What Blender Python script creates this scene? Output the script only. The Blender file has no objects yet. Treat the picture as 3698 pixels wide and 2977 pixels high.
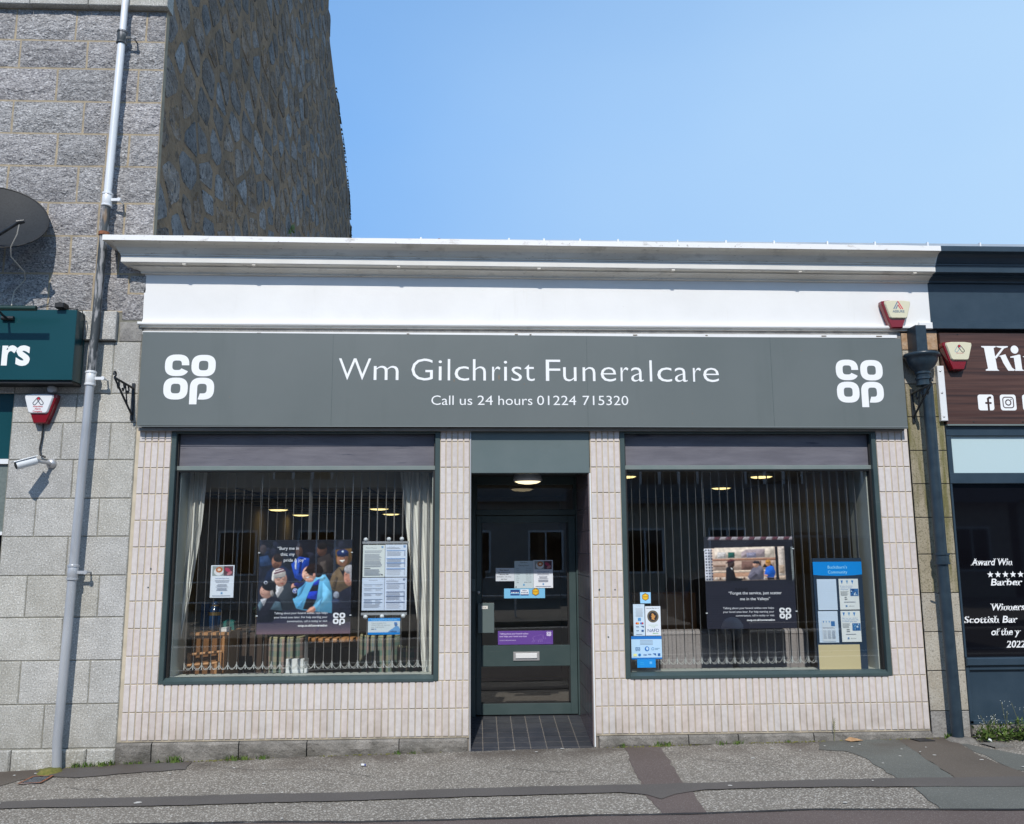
import bpy, bmesh, math, random
from mathutils import Vector, Matrix
from math import radians, sin, cos, pi, atan2, sqrt, exp

random.seed(7)
scene = bpy.context.scene
COL = scene.collection

# ------------------------------------------------------------------ camera
cam_d = bpy.data.cameras.new("camera"); cam = bpy.data.objects.new("camera", cam_d); COL.objects.link(cam)
cam_d.sensor_width = 36.0
cam_d.lens = 36.0 * 3125 / 3698
cam_d.clip_start = 0.05; cam_d.clip_end = 2000
def _rot(p, y, r):
    Rx = Matrix(((1, 0, 0), (0, cos(p), -sin(p)), (0, sin(p), cos(p))))
    Rz = Matrix(((cos(y), -sin(y), 0), (sin(y), cos(y), 0), (0, 0, 1)))
    Ry = Matrix(((cos(r), 0, sin(r)), (0, 1, 0), (-sin(r), 0, cos(r))))
    return Rz @ Rx @ Ry
_m = _rot(radians(9.07437647), radians(-2.47520165), radians(0.32366805))
_r, _f, _u = _m @ Vector((1, 0, 0)), _m @ Vector((0, 1, 0)), _m @ Vector((0, 0, 1))
cam.matrix_world = Matrix(((_r.x, _u.x, -_f.x, 0), (_r.y, _u.y, -_f.y, -7.5), (_r.z, _u.z, -_f.z, 1.69), (0, 0, 0, 1)))
scene.camera = cam

# ------------------------------------------------------------------ sky and sun
SUN_EL, SUN_TURN = radians(43.5), radians(7.0)          # the sun stands behind the viewer, a little to the left
world = bpy.data.worlds.new("World"); scene.world = world; world.use_nodes = True
nt = world.node_tree; nt.nodes.clear()
out = nt.nodes.new("ShaderNodeOutputWorld"); bg = nt.nodes.new("ShaderNodeBackground")
sky = nt.nodes.new("ShaderNodeTexSky"); sky.sky_type = 'NISHITA'; sky.sun_disc = False
sky.sun_elevation = SUN_EL; sky.sun_rotation = pi + SUN_TURN
sky.air_density = 1.0; sky.dust_density = 0.6; sky.ozone_density = 1.6
bg.inputs[1].default_value = 0.115
tc = nt.nodes.new("ShaderNodeTexCoord"); mp = nt.nodes.new("ShaderNodeMapping")
mp.inputs['Scale'].default_value = (1.0, 1.0, 1.6); mp.inputs['Rotation'].default_value = (0.1, 0.35, 0.5)
nz = nt.nodes.new("ShaderNodeTexNoise"); nz.inputs['Scale'].default_value = 1.3; nz.inputs['Detail'].default_value = 6; nz.inputs['Roughness'].default_value = 0.42
mxc = nt.nodes.new("ShaderNodeMix"); mxc.data_type = 'RGBA'         # deep blue sky under the veil
mxc.inputs[0].default_value = 0.85; mxc.inputs[7].default_value = (1.5, 3.95, 8.5, 1)
L = nt.links.new
sx_ = nt.nodes.new("ShaderNodeSeparateXYZ"); L(tc.outputs['Generated'], sx_.inputs[0])
ma = nt.nodes.new("ShaderNodeMath"); ma.operation = 'MULTIPLY_ADD'; ma.inputs[1].default_value = 0.85; ma.inputs[2].default_value = -0.14; L(sx_.outputs[0], ma.inputs[0])
mb_ = nt.nodes.new("ShaderNodeMath"); mb_.operation = 'MULTIPLY_ADD'; mb_.inputs[1].default_value = 1.0; L(nz.outputs[0], mb_.inputs[0]); L(ma.outputs[0], mb_.inputs[2])
cl = nt.nodes.new("ShaderNodeMapRange"); cl.inputs[1].default_value = 0.05; cl.inputs[2].default_value = 1.0; cl.inputs[3].default_value = 0.12; cl.inputs[4].default_value = 0.9; L(mb_.outputs[0], cl.inputs[0])
mx = nt.nodes.new("ShaderNodeMix"); mx.data_type = 'RGBA'; mx.inputs[7].default_value = (4.3, 6.3, 8.6, 1)     # thin high veil of cloud
L(tc.outputs['Generated'], mp.inputs[0]); L(mp.outputs[0], nz.inputs['Vector'])
zr = nt.nodes.new('ShaderNodeMapRange'); zr.inputs[1].default_value = 0.45; zr.inputs[2].default_value = 1.0; zr.inputs[3].default_value = 0.85; zr.inputs[4].default_value = 0.25; L(sx_.outputs[2], zr.inputs[0]); L(zr.outputs[0], mxc.inputs[0])
L(sky.outputs[0], mxc.inputs[6]); L(mxc.outputs[2], mx.inputs[6]); zm = nt.nodes.new('ShaderNodeMapRange'); zm.inputs[1].default_value = 0.5; zm.inputs[2].default_value = 1.0; zm.inputs[3].default_value = 1.0; zm.inputs[4].default_value = 0.25; L(sx_.outputs[2], zm.inputs[0])
zq = nt.nodes.new('ShaderNodeMath'); zq.operation = 'MULTIPLY'; L(cl.outputs[0], zq.inputs[0]); L(zm.outputs[0], zq.inputs[1]); L(zq.outputs[0], mx.inputs[0]); L(mx.outputs[2], bg.inputs[0]); L(bg.outputs[0], out.inputs[0])
sd = bpy.data.lights.new("sun", 'SUN'); sd.energy = 3.85; sd.angle = radians(0.5); sd.color = (1.0, 0.95, 0.87)
sun = bpy.data.objects.new("sun", sd); COL.objects.link(sun)
sdir = Vector((sin(SUN_TURN) * cos(SUN_EL), cos(SUN_TURN) * cos(SUN_EL), -sin(SUN_EL)))
sun.rotation_euler = sdir.to_track_quat('-Z', 'Y').to_euler(); sun.location = (-3, -20, 20)
scene.view_settings.view_transform = 'Standard'; scene.view_settings.look = 'None'
scene.view_settings.exposure = 0.0; scene.view_settings.gamma = 1.0; scene.view_settings.use_curve_mapping = False
try:
    scene.cycles.max_bounces = 8; scene.cycles.transparent_max_bounces = 24
except Exception: pass

# ------------------------------------------------------------------ helpers
def lin(c):
    return tuple(((v / 255) / 12.92 if v / 255 <= 0.04045 else (((v / 255) + 0.055) / 1.055) ** 2.4) for v in c[:3])
def mesh(name, V, F, smooth=False):
    me = bpy.data.meshes.new(name); me.from_pydata([tuple(v) for v in V], [], F); me.update()
    if smooth:
        for p in me.polygons: p.use_smooth = True
    return me
def link(name, me, mat=None, parent=None, loc=None):
    o = bpy.data.objects.new(name, me)
    COL.objects.link(o)
    if mat is not None and me is not None and len(me.materials) == 0:
        for m in (mat if isinstance(mat, (list, tuple)) else [mat]): me.materials.append(m)
    if parent is not None: o.parent = parent
    if loc is not None: o.location = loc
    return o
def tag(o, label, cat, group=None):
    o['label'] = label; o['category'] = cat
    if group: o['group'] = group
    return o
def thing(name, label, cat, loc=(0, 0, 0), group=None):
    o = bpy.data.objects.new(name, None); o.empty_display_size = 0.1; COL.objects.link(o); o.location = loc
    return tag(o, label, cat, group)
def struct(o): o['kind'] = 'structure'; return o
def stuff(o): o['kind'] = 'stuff'; return o

class MB:
    """collects boxes, prisms, tubes into one mesh"""
    def __init__(s): s.V = []; s.F = []; s.S = []
    def add(s, V, F, smooth=False):
        n = len(s.V); s.V += [tuple(v) for v in V]; s.F += [tuple(i + n for i in f) for f in F]; s.S += [smooth] * len(F); return s
    def box(s, x0, x1, y0, y1, z0, z1):
        return s.add([(x0, y0, z0), (x1, y0, z0), (x1, y1, z0), (x0, y1, z0), (x0, y0, z1), (x1, y0, z1), (x1, y1, z1), (x0, y1, z1)],
                     [(0, 3, 2, 1), (4, 5, 6, 7), (0, 1, 5, 4), (1, 2, 6, 5), (2, 3, 7, 6), (3, 0, 4, 7)])
    def bev(s, x0, x1, y0, y1, z0, z1, b=0.004):
        """box whose front (y0) edges are chamfered"""
        return s.add([(x0, y1, z0), (x1, y1, z0), (x1, y1, z1), (x0, y1, z1), (x0, y0 + b, z0), (x1, y0 + b, z0), (x1, y0 + b, z1), (x0, y0 + b, z1),
                      (x0 + b, y0, z0 + b), (x1 - b, y0, z0 + b), (x1 - b, y0, z1 - b), (x0 + b, y0, z1 - b)],
                     [(0, 4, 7, 3), (1, 2, 6, 5), (0, 1, 5, 4), (3, 7, 6, 2), (4, 5, 9, 8), (5, 6, 10, 9), (6, 7, 11, 10), (7, 4, 8, 11), (8, 9, 10, 11), (0, 3, 2, 1)])
    def tube(s, pts, r, n=10, cap=True):
        pts = [Vector(p) for p in pts]; rs = r if isinstance(r, (list, tuple)) else [r] * len(pts)
        V = []; up = None
        for i, p in enumerate(pts):
            d = (pts[min(i + 1, len(pts) - 1)] - pts[max(i - 1, 0)])
            d = d.normalized() if d.length > 1e-9 else Vector((0, 0, 1))
            if up is None: up = Vector((0, 0, 1)) if abs(d.z) < 0.9 else Vector((0, 1, 0))
            a = d.cross(up)
            if a.length < 1e-4: a = d.cross(Vector((1, 0, 0)))
            a.normalize(); b = a.cross(d).normalized(); up = b
            for k in range(n):
                t = 2 * pi * k / n; V.append(p + (a * cos(t) + b * sin(t)) * rs[i])
        F = []
        for i in range(len(pts) - 1):
            for k in range(n):
                F.append((i * n + k, i * n + (k + 1) % n, (i + 1) * n + (k + 1) % n, (i + 1) * n + k))
        s.add(V, F, True)
        if cap:
            m = len(pts) - 1
            s.add([V[k] for k in range(n)], [tuple(range(n - 1, -1, -1))]); s.add([V[m * n + k] for k in range(n)], [tuple(range(n))])
        return s
    def prism(s, poly, y0, y1):
        """polygon in x,z extruded along y (given counter clockwise seen from -y)"""
        n = len(poly)
        s.add([(x, y0, z) for x, z in poly] + [(x, y1, z) for x, z in poly],
              [tuple(range(n)), tuple(range(2 * n - 1, n - 1, -1))] + [(i, i + n, (i + 1) % n + n, (i + 1) % n) for i in range(n)]); return s
    def lathe(s, prof, c, n=24, axis='z'):
        V = []; m = len(prof)
        for k in range(n):
            t = 2 * pi * k / n
            for r, h in prof:
                if axis == 'z': V.append((c[0] + r * cos(t), c[1] + r * sin(t), c[2] + h))
                else: V.append((c[0] + r * cos(t), c[1] + h, c[2] + r * sin(t)))
        F = [(k * m + i, ((k + 1) % n) * m + i, ((k + 1) % n) * m + i + 1, k * m + i + 1) for k in range(n) for i in range(m - 1)]
        return s.add(V, F, True)
    def build(s, name, mat=None, parent=None, loc=None, fix=True):
        me = mesh(name, s.V, s.F)
        for p, f in zip(me.polygons, s.S): p.use_smooth = f
        if fix:
            bm = bmesh.new(); bm.from_mesh(me); bmesh.ops.recalc_face_normals(bm, faces=bm.faces); bm.to_mesh(me); bm.free()
        return link(name, me, mat, parent, loc)

# ------------------------------------------------------------------ materials
def M(name, c1, c2=None, scale=6, detail=5, rough=0.6, bump=0.0, bscale=60, metal=0.0, rand=0.0, hrand=0.0, speck=None, streak=None, spec=0.5, stretch=None, contrast=(0.35, 0.65), coat=0.0, bump2=None, dirt=None, bdetail=6):
    m = bpy.data.materials.new(name); m.use_nodes = True; t = m.node_tree; N = t.nodes; K = t.links.new
    p = N['Principled BSDF']; p.inputs['Roughness'].default_value = rough; p.inputs['Metallic'].default_value = metal
    p.inputs['Specular IOR Level'].default_value = spec; p.inputs['Coat Weight'].default_value = coat
    g = N.new('ShaderNodeNewGeometry'); pos = g.outputs['Position']
    if stretch:
        mpn = N.new('ShaderNodeMapping'); mpn.inputs['Scale'].default_value = stretch[:3]
        if len(stretch) > 3: mpn.inputs['Rotation'].default_value = stretch[3:6]
        K(pos, mpn.inputs[0]); pos = mpn.outputs[0]
    def noise(sc, det=5, ro=0.55, src=None):
        n = N.new('ShaderNodeTexNoise'); n.inputs['Scale'].default_value = sc; n.inputs['Detail'].default_value = det; n.inputs['Roughness'].default_value = ro
        K(src or pos, n.inputs['Vector']); return n.outputs[0]
    def ramp(v, a, b):
        r = N.new('ShaderNodeMapRange'); r.inputs[1].default_value = a; r.inputs[2].default_value = b; K(v, r.inputs[0]); return r.outputs[0]
    def mix(f, a, b, mode='MIX'):
        x = N.new('ShaderNodeMix'); x.data_type = 'RGBA'; x.blend_type = mode; x.clamp_factor = True
        for i, v in ((0, f), (6, a), (7, b)):
            if isinstance(v, (int, float)): x.inputs[i].default_value = v
            elif isinstance(v, tuple): x.inputs[i].default_value = (*v[:3], 1)
            else: K(v, x.inputs[i])
        return x.outputs[2]
    c = tuple(c1)
    if c2 is not None: c = mix(ramp(noise(scale, detail), *contrast), c, tuple(c2))
    if speck:
        for (scol, ssc, a, b, amt) in speck:
            f = ramp(noise(ssc, 2, 0.6), a, b)
            mm = N.new('ShaderNodeMath'); mm.operation = 'MULTIPLY'; K(f, mm.inputs[0]); mm.inputs[1].default_value = amt
            c = mix(mm.outputs[0], c, tuple(scol))
    if streak:
        (scol, sc3, a, b, amt) = streak
        mpn = N.new('ShaderNodeMapping'); mpn.inputs['Scale'].default_value = sc3; K(g.outputs['Position'], mpn.inputs[0])
        f = ramp(noise(1.0, 4, 0.6, mpn.outputs[0]), a, b)
        mm = N.new('ShaderNodeMath'); mm.operation = 'MULTIPLY'; K(f, mm.inputs[0]); mm.inputs[1].default_value = amt
        c = mix(mm.outputs[0], c, tuple(scol))
    if dirt:   # grime band that rises from the ground: (colour, z low, z high, amount)
        dcol, z0, z1, amt = dirt
        sx = N.new('ShaderNodeSeparateXYZ'); K(g.outputs['Position'], sx.inputs[0])
        f = ramp(sx.outputs[2], z1, z0); n2 = ramp(noise(7, 5), 0.3, 0.65)
        mm = N.new('ShaderNodeMath'); mm.operation = 'MULTIPLY'; K(f, mm.inputs[0]); K(n2, mm.inputs[1])
        m2 = N.new('ShaderNodeMath'); m2.operation = 'MULTIPLY'; K(mm.outputs[0], m2.inputs[0]); m2.inputs[1].default_value = amt
        c = mix(m2.outputs[0], c, tuple(dcol))
    if rand or hrand:
        oi = N.new('ShaderNodeObjectInfo'); r = N.new('ShaderNodeMapRange'); K(oi.outputs['Random'], r.inputs[0]); r.inputs[3].default_value = 1 - rand; r.inputs[4].default_value = 1 + rand
        hs = N.new('ShaderNodeHueSaturation'); K(r.outputs[0], hs.inputs['Value'])
        if hrand:
            w = N.new('ShaderNodeMath'); w.operation = 'MULTIPLY'; K(oi.outputs['Random'], w.inputs[0]); w.inputs[1].default_value = 37.0
            w2 = N.new('ShaderNodeMath'); w2.operation = 'FRACT'; K(w.outputs[0], w2.inputs[0])
            r2 = N.new('ShaderNodeMapRange'); K(w2.outputs[0], r2.inputs[0]); r2.inputs[3].default_value = 1 - hrand; r2.inputs[4].default_value = 1 + hrand
            K(r2.outputs[0], hs.inputs['Saturation'])
        if isinstance(c, tuple): hs.inputs['Color'].default_value = (*c[:3], 1)
        else: K(c, hs.inputs['Color'])
        c = hs.outputs[0]
    if isinstance(c, tuple): p.inputs['Base Color'].default_value = (*c[:3], 1)
    else: K(c, p.inputs['Base Color'])
    if bump:
        b = N.new('ShaderNodeBump'); b.inputs['Strength'].default_value = 1.0; b.inputs['Distance'].default_value = bump
        K(noise(bscale, bdetail, 0.6), b.inputs['Height']); K(b.outputs[0], p.inputs['Normal'])
        if bump2:
            b2 = N.new('ShaderNodeBump'); b2.inputs['Distance'].default_value = bump2[0]; K(noise(bump2[1], 3, 0.5), b2.inputs['Height'])
            K(b2.outputs[0], b.inputs['Normal'])
    return m
def glass_mat(name, tint=(0.93, 0.95, 0.94), refl=1.0):
    m = bpy.data.materials.new(name); m.use_nodes = True; t = m.node_tree; N = t.nodes; K = t.links.new
    N.remove(N['Principled BSDF']); o = N['Material Output']
    tr = N.new('ShaderNodeBsdfTransparent'); tr.inputs[0].default_value = (*tint, 1)
    gl = N.new('ShaderNodeBsdfGlossy'); gl.inputs['Roughness'].default_value = 0.004; gl.inputs[0].default_value = (refl, refl, refl, 1)
    fr = N.new('ShaderNodeFresnel'); gq = N.new('ShaderNodeNewGeometry'); mr = N.new('ShaderNodeMapRange'); K(gq.outputs['Backfacing'], mr.inputs[0]); mr.inputs[3].default_value = 1.95; mr.inputs[4].default_value = 1 / 1.95; K(mr.outputs[0], fr.inputs[0])
    mx = N.new('ShaderNodeMixShader'); K(fr.outputs[0], mx.inputs[0]); K(tr.outputs[0], mx.inputs[1]); K(gl.outputs[0], mx.inputs[2]); K(mx.outputs[0], o.inputs[0])
    return m
def emit_mat(name, col, s):
    m = bpy.data.materials.new(name); m.use_nodes = True; t = m.node_tree
    p = t.nodes['Principled BSDF']; p.inputs['Base Color'].default_value = (*col, 1); p.inputs['Emission Color'].default_value = (*col, 1); p.inputs['Emission Strength'].default_value = s
    return m

m_rock = M('rock_faced_granite', (.27, .262, .262), (.42, .41, .41), scale=14, rough=.8, bump=.030, bscale=17, rand=.13, hrand=.6,
           speck=[((.09, .088, .10), 60, .50, .62, .8), ((.70, .69, .69), 48, .55, .67, .7)], stretch=(1, 1, 1.5, 0, .7, 0), bump2=(.012, 48), bdetail=7)
m_axed = M('axed_granite', (.37, .36, .33), (.47, .46, .43), scale=5, rough=.75, bump=.006, bscale=70, rand=.07, hrand=.5,
           speck=[((.16, .165, .165), 95, .52, .66, .75), ((.78, .79, .77), 80, .55, .68, .65)], dirt=((.16, .15, .12), -.05, .45, .55))
m_quoin_old = M('weathered_granite', (.22, .21, .20), (.33, .32, .30), scale=9, rough=.85, bump=.010, bscale=40, rand=.1, speck=[((.1, .09, .09), 110, .55, .7, .7)])
m_joint = M('lime_mortar_joint', (.42, .345, .24), (.30, .25, .18), scale=12, rough=.9, bump=.004, bscale=90)
m_joint_d = M('thin_grey_joint', (.27, .26, .22), (.17, .165, .14), scale=9, rough=.9, bump=.003, bscale=90)
m_rubmort = M('gable_mortar', (.32, .215, .125), (.19, .135, .085), scale=2.2, rough=.95, bump=.04, bscale=14, speck=[((.06, .05, .045), 9, .56, .70, .75)])
m_rubble = M('rubble_granite', (.14, .108, .082), (.27, .235, .205), scale=5, rough=.85, bump=.03, bscale=14, rand=.30, hrand=1.0,
             speck=[((.04, .04, .04), 22, .54, .66, .85), ((.30, .23, .16), 8, .58, .70, .7), ((.52, .52, .54), 34, .6, .7, .4)], bump2=(.015, 40))
m_tile = M('pinkish_textured_tile', (.555, .50, .48), (.62, .57, .55), scale=25, rough=.55, bump=.0012, bscale=160, rand=.055, hrand=.3,
           speck=[((.47, .43, .43), 190, .6, .72, .45)], dirt=((.34, .28, .22), .12, .48, .55))
m_grout = M('cream_grout', (.58, .50, .38), (.47, .41, .31), scale=9, rough=.9, bump=.001, bscale=120, dirt=((.20, .18, .15), .12, .7, .8))
m_plinth = M('granite_plinth', (.15, .14, .125), (.26, .24, .215), scale=8, rough=.9, bump=.016, bscale=34, rand=.08,
             speck=[((.09, .085, .08), 120, .55, .68, .7), ((.5, .48, .46), 110, .62, .72, .5)], dirt=((.07, .065, .05), .0, .16, .9))
m_white = M('white_gloss_paint', (.75, .75, .745), (.79, .79, .785), scale=2.2, rough=.42, bump=.0016, bscale=9, streak=((.62, .60, .56), (6, 1, .7), .62, .85, .6), speck=[((.45, .42, .38), 38, .74, .80, .6)])
m_white_d = M('dirty_white_cornice', (.76, .73, .66), (.63, .59, .52), scale=3, rough=.5, bump=.001, bscale=30, stretch=(.5, 1, 3),
              speck=[((.16, .13, .10), 34, .66, .78, .8)], streak=((.33, .30, .26), (5.0, 1, 14), .56, .74, .55))
m_white_d2 = M('greyed_white_paint', (.66, .65, .62), (.72, .71, .68), scale=4, rough=.5)
m_signgrey = M('sign_grey_aluminium', (.114, .134, .134), (.130, .150, .150), scale=.9, rough=.42, spec=.5, streak=((.085, .105, .10), (2.5, 1, .35), .58, .80, .55), bump=.0006, bscale=2.5)
m_frame = M('dark_green_grey_frame', (.042, .068, .070), (.055, .082, .084), scale=4, rough=.35, spec=.5, streak=((.11, .13, .13), (3, 3, 30), .62, .76, .4))
m_frame_l = M('frame_bead_grey', (.16, .20, .195), (.19, .22, .215), scale=6, rough=.4)
m_header = M('door_header_panel', (.105, .142, .146), (.122, .158, .162), scale=2.5, rough=.4)
m_black = M('black_gasket', (.012, .012, .013), rough=.5)
m_blindbox = M('peeling_grey_film', (.108, .106, .130), (.148, .145, .172), scale=7, rough=.7, bump=.0015, bscale=28, stretch=(.4, 1, 2.2),
               streak=((.03, .035, .06), (2.2, 1, 34), .63, .70, .85))
m_bevtrim = M('aluminium_trim', (.55, .55, .56), rough=.35, metal=.6)
m_vinyl = M('white_vinyl', (.83, .84, .85), rough=.5)
m_zinc = M('galvanised_steel', (.74, .75, .76), (.84, .85, .86), scale=9, rough=.28, metal=.12, stretch=(1, 1, .25))
m_pipepaint = M('silver_painted_pipe', (.40, .42, .45), (.50, .52, .55), scale=5, rough=.33, metal=.25, stretch=(1, 1, .3), streak=((.30, .31, .33), (14, 14, 3), .6, .75, .5))
m_pipeold = M('flaking_black_pipe', (.045, .055, .062), (.33, .33, .34), scale=14, rough=.6, bump=.004, bscale=30, stretch=(1.6, 1.6, .35), contrast=(.48, .58), speck=[((.28, .18, .10), 9, .62, .72, .7)])
m_iron = M('black_cast_iron', (.012, .015, .019), (.03, .034, .04), scale=20, rough=.4, bump=.001, bscale=60, spec=.5)
m_navy = M('navy_painted_iron', (.016, .030, .045), (.026, .045, .062), scale=12, rough=.36, bump=.001, bscale=40, streak=((.12, .14, .15), (30, 30, 9), .70, .76, .6))
m_navywood = M('navy_painted_timber', (.022, .042, .064), (.030, .052, .076), scale=6, rough=.38, bump=.0008, bscale=30)
m_pilaster = M('stained_pilaster_granite', (.36, .32, .255), (.44, .41, .35), scale=5, rough=.85, bump=.006, bscale=80, rand=.05,
               speck=[((.13, .12, .10), 100, .55, .68, .7), ((.66, .64, .6), 90, .6, .72, .45)], dirt=((.12, .11, .09), .0, .5, .8))
m_orange = M('iron_stained_stone', (.36, .22, .12), (.46, .34, .24), scale=14, rough=.9, bump=.01, bscale=40)
m_pilmoss = M('mossy_pilaster_granite', (.30, .26, .185), (.38, .335, .25), scale=4, rough=.9, bump=.006, bscale=80, rand=.05,
              speck=[((.13, .12, .07), 90, .52, .66, .75)], streak=((.12, .115, .03), (9, 3, .9), .47, .62, .85))
m_teal = M('teal_sign_panel', (.004, .050, .062), (.006, .058, .072), scale=1.2, rough=.3, spec=.35)
m_wood = M('dark_walnut_print', (.055, .022, .016), (.10, .048, .036), scale=7, rough=.45, stretch=(.18, 1, 5.5), streak=((.018, .010, .010), (.5, 1, 42), .5, .68, .85))
m_frost = M('frosted_pale_film', (.47, .60, .63), rough=.3)
m_gap = M('barber_black_glass', (.004, .004, .006), rough=.03, spec=.5)
m_cream = M('aged_cream_plastic', (.66, .63, .46), rough=.35)
m_whiteplastic = M('white_plastic', (.74, .76, .78), rough=.3)
m_redlens = M('red_lens_plastic', (.20, .006, .012), rough=.15, coat=.4)
m_dish = M('dark_mesh_dish', (.014, .017, .021), (.022, .026, .031), scale=60, rough=.6, spec=.25)
m_cable = M('old_white_cable', (.50, .47, .42), rough=.6)
m_curtain = M('white_net_curtain', (.80, .80, .77), rough=.9)
m_slat = M('blind_slat_fabric', (.40, .37, .34), rough=.8)
m_chain = M('white_bead_chain', (.62, .62, .60), rough=.4)
m_wall_in = M('room_wall_magnolia', (.36, .28, .17), (.42, .33, .20), scale=3, rough=.9)
m_reveal = M('window_reveal_paint', (.46, .48, .44), rough=.8)
m_ceil = M('room_ceiling_tiles', (.5, .46, .38), rough=.9)
m_carpet = M('room_carpet', (.10, .085, .075), (.14, .12, .10), scale=40, rough=.95)
m_oak = M('honey_oak', (.42, .205, .085), (.52, .27, .12), scale=9, rough=.45, stretch=(3, 3, .5))
m_darkwood = M('dark_stained_cabinet', (.055, .035, .025), (.08, .05, .035), scale=9, rough=.5, stretch=(3, 3, .5))
m_sofa = M('grey_tweed_upholstery', (.27, .245, .25), (.34, .315, .32), scale=60, rough=.95, bump=.002, bscale=200)
m_floor_t = M('charcoal_quarry_tile', (.030, .034, .045), (.05, .052, .06), scale=5, rough=.42, rand=.16, bump=.0006, bscale=90, speck=[((.11, .10, .09), 60, .64, .76, .5)])
m_reveal_t = M('plum_glazed_tile', (.115, .085, .095), (.15, .115, .125), scale=9, rough=.25, rand=.1)
m_fgrout = M('tile_joint_grey', (.22, .20, .18), rough=.9)
m_glass = glass_mat('shop_glass')
m_glass_dark = glass_mat('door_glass', tint=(.80, .82, .82))
m_litlamp = emit_mat('lit_lamp_diffuser', (1.0, .80, .34), 2.0)
m_litlamp2 = emit_mat('lit_porch_diffuser', (1.0, .84, .52), 1.6)
m_rust = M('rusted_iron', (.30, .11, .05), (.16, .07, .04), scale=30, rough=.85)
m_skin = M('skin', (.50, .30, .22), rough=.5)
m_coat = M('black_coat_cloth', (.012, .012, .014), rough=.9)

# asphalt family
def asphalt(name, base, chips, amt, sc=75, bump=.006, a=.1, b=.55, tint=None):
    m = bpy.data.materials.new(name); m.use_nodes = True; t = m.node_tree; N = t.nodes; K = t.links.new
    p = N['Principled BSDF']; p.inputs['Roughness'].default_value = .85; p.inputs['Specular IOR Level'].default_value = .3
    g = N.new('ShaderNodeNewGeometry')
    v = N.new('ShaderNodeTexVoronoi'); v.inputs['Scale'].default_value = sc; K(g.outputs['Position'], v.inputs['Vector'])
    sp = N.new('ShaderNodeSeparateColor'); K(v.outputs['Color'], sp.inputs[0])
    gt = N.new('ShaderNodeMath'); gt.operation = 'GREATER_THAN'; K(sp.outputs[0], gt.inputs[0]); gt.inputs[1].default_value = 1 - amt
    mr = N.new('ShaderNodeMapRange'); K(v.outputs['Distance'], mr.inputs[0]); mr.inputs[1].default_value = b; mr.inputs[2].default_value = a
    ml = N.new('ShaderNodeMath'); ml.operation = 'MULTIPLY'; K(gt.outputs[0], ml.inputs[0]); K(mr.outputs[0], ml.inputs[1])
    cr = N.new('ShaderNodeValToRGB'); K(sp.outputs[1], cr.inputs[0])
    for i, c in enumerate(chips):
        e = cr.color_ramp.elements[i] if i < 2 else cr.color_ramp.elements.new(.5)
        e.position = i / (len(chips) - 1); e.color = (*c, 1)
    n = N.new('ShaderNodeTexNoise'); n.inputs['Scale'].default_value = 1.6; n.inputs['Detail'].default_value = 8; K(g.outputs['Position'], n.inputs['Vector'])
    mb = N.new('ShaderNodeMix'); mb.data_type = 'RGBA'; K(n.outputs[0], mb.inputs[0]); mb.inputs[6].default_value = (*[x * .7 for x in base], 1); mb.inputs[7].default_value = (*[x * 1.25 for x in base], 1)
    mc = N.new('ShaderNodeMix'); mc.data_type = 'RGBA'; K(ml.outputs[0], mc.inputs[0]); K(mb.outputs[2], mc.inputs[6]); K(cr.outputs[0], mc.inputs[7])
    # old grime against the buildings
    sx = N.new('ShaderNodeSeparateXYZ'); K(g.outputs['Position'], sx.inputs[0])
    r = N.new('ShaderNodeMapRange'); K(sx.outputs[1], r.inputs[0]); r.inputs[1].default_value = -.60; r.inputs[2].default_value = -.12
    n2 = N.new('ShaderNodeTexNoise'); n2.inputs['Scale'].default_value = 3.2; n2.inputs['Detail'].default_value = 6; K(g.outputs['Position'], n2.inputs['Vector'])
    r2 = N.new('ShaderNodeMapRange'); K(n2.outputs[0], r2.inputs[0]); r2.inputs[1].default_value = .36; r2.inputs[2].default_value = .6
    mm = N.new('ShaderNodeMath'); mm.operation = 'MULTIPLY'; K(r.outputs[0], mm.inputs[0]); K(r2.outputs[0], mm.inputs[1])
    mm2 = N.new('ShaderNodeMath'); mm2.operation = 'MULTIPLY'; K(mm.outputs[0], mm2.inputs[0]); mm2.inputs[1].default_value = .72
    md = N.new('ShaderNodeMix'); md.data_type = 'RGBA'; K(mm2.outputs[0], md.inputs[0]); K(mc.outputs[2], md.inputs[6]); md.inputs[7].default_value = (.085, .068, .055, 1)
    K(md.outputs[2], p.inputs['Base Color'])
    bp = N.new('ShaderNodeBump'); bp.inputs['Distance'].default_value = bump; K(ml.outputs[0], bp.inputs['Height']); K(bp.outputs[0], p.inputs['Normal'])
    return m
CH = [(.22, .205, .18), (.44, .41, .355), (.76, .72, .65)]
m_agg = asphalt('exposed_chip_asphalt', (.19, .17, .145), CH, .84, 78, .005, .12, .7)
m_strip = asphalt('smooth_trench_tarmac', (.112, .102, .095), [(.13, .12, .112), (.20, .185, .175)], .5, 150, .002)
m_red = asphalt('reddish_tarmac', (.125, .098, .090), [(.15, .125, .115), (.32, .28, .26)], .6, 120, .003)
m_green = asphalt('green_grey_tarmac', (.13, .135, .122), [(.16, .165, .15), (.32, .32, .30)], .55, 120, .003)
m_brown = asphalt('brown_tarmac', (.12, .102, .085), [(.14, .12, .10), (.24, .215, .19)], .4, 140, .002)
m_seal = M('bitumen_joint', (.014, .015, .018), rough=.5)
m_roadtar = asphalt('road_tarmac', (.06, .06, .062), [(.08, .08, .08), (.15, .15, .15)], .5, 120, .003)
m_paint = M('road_paint', (.6, .6, .57), rough=.7)

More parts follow.
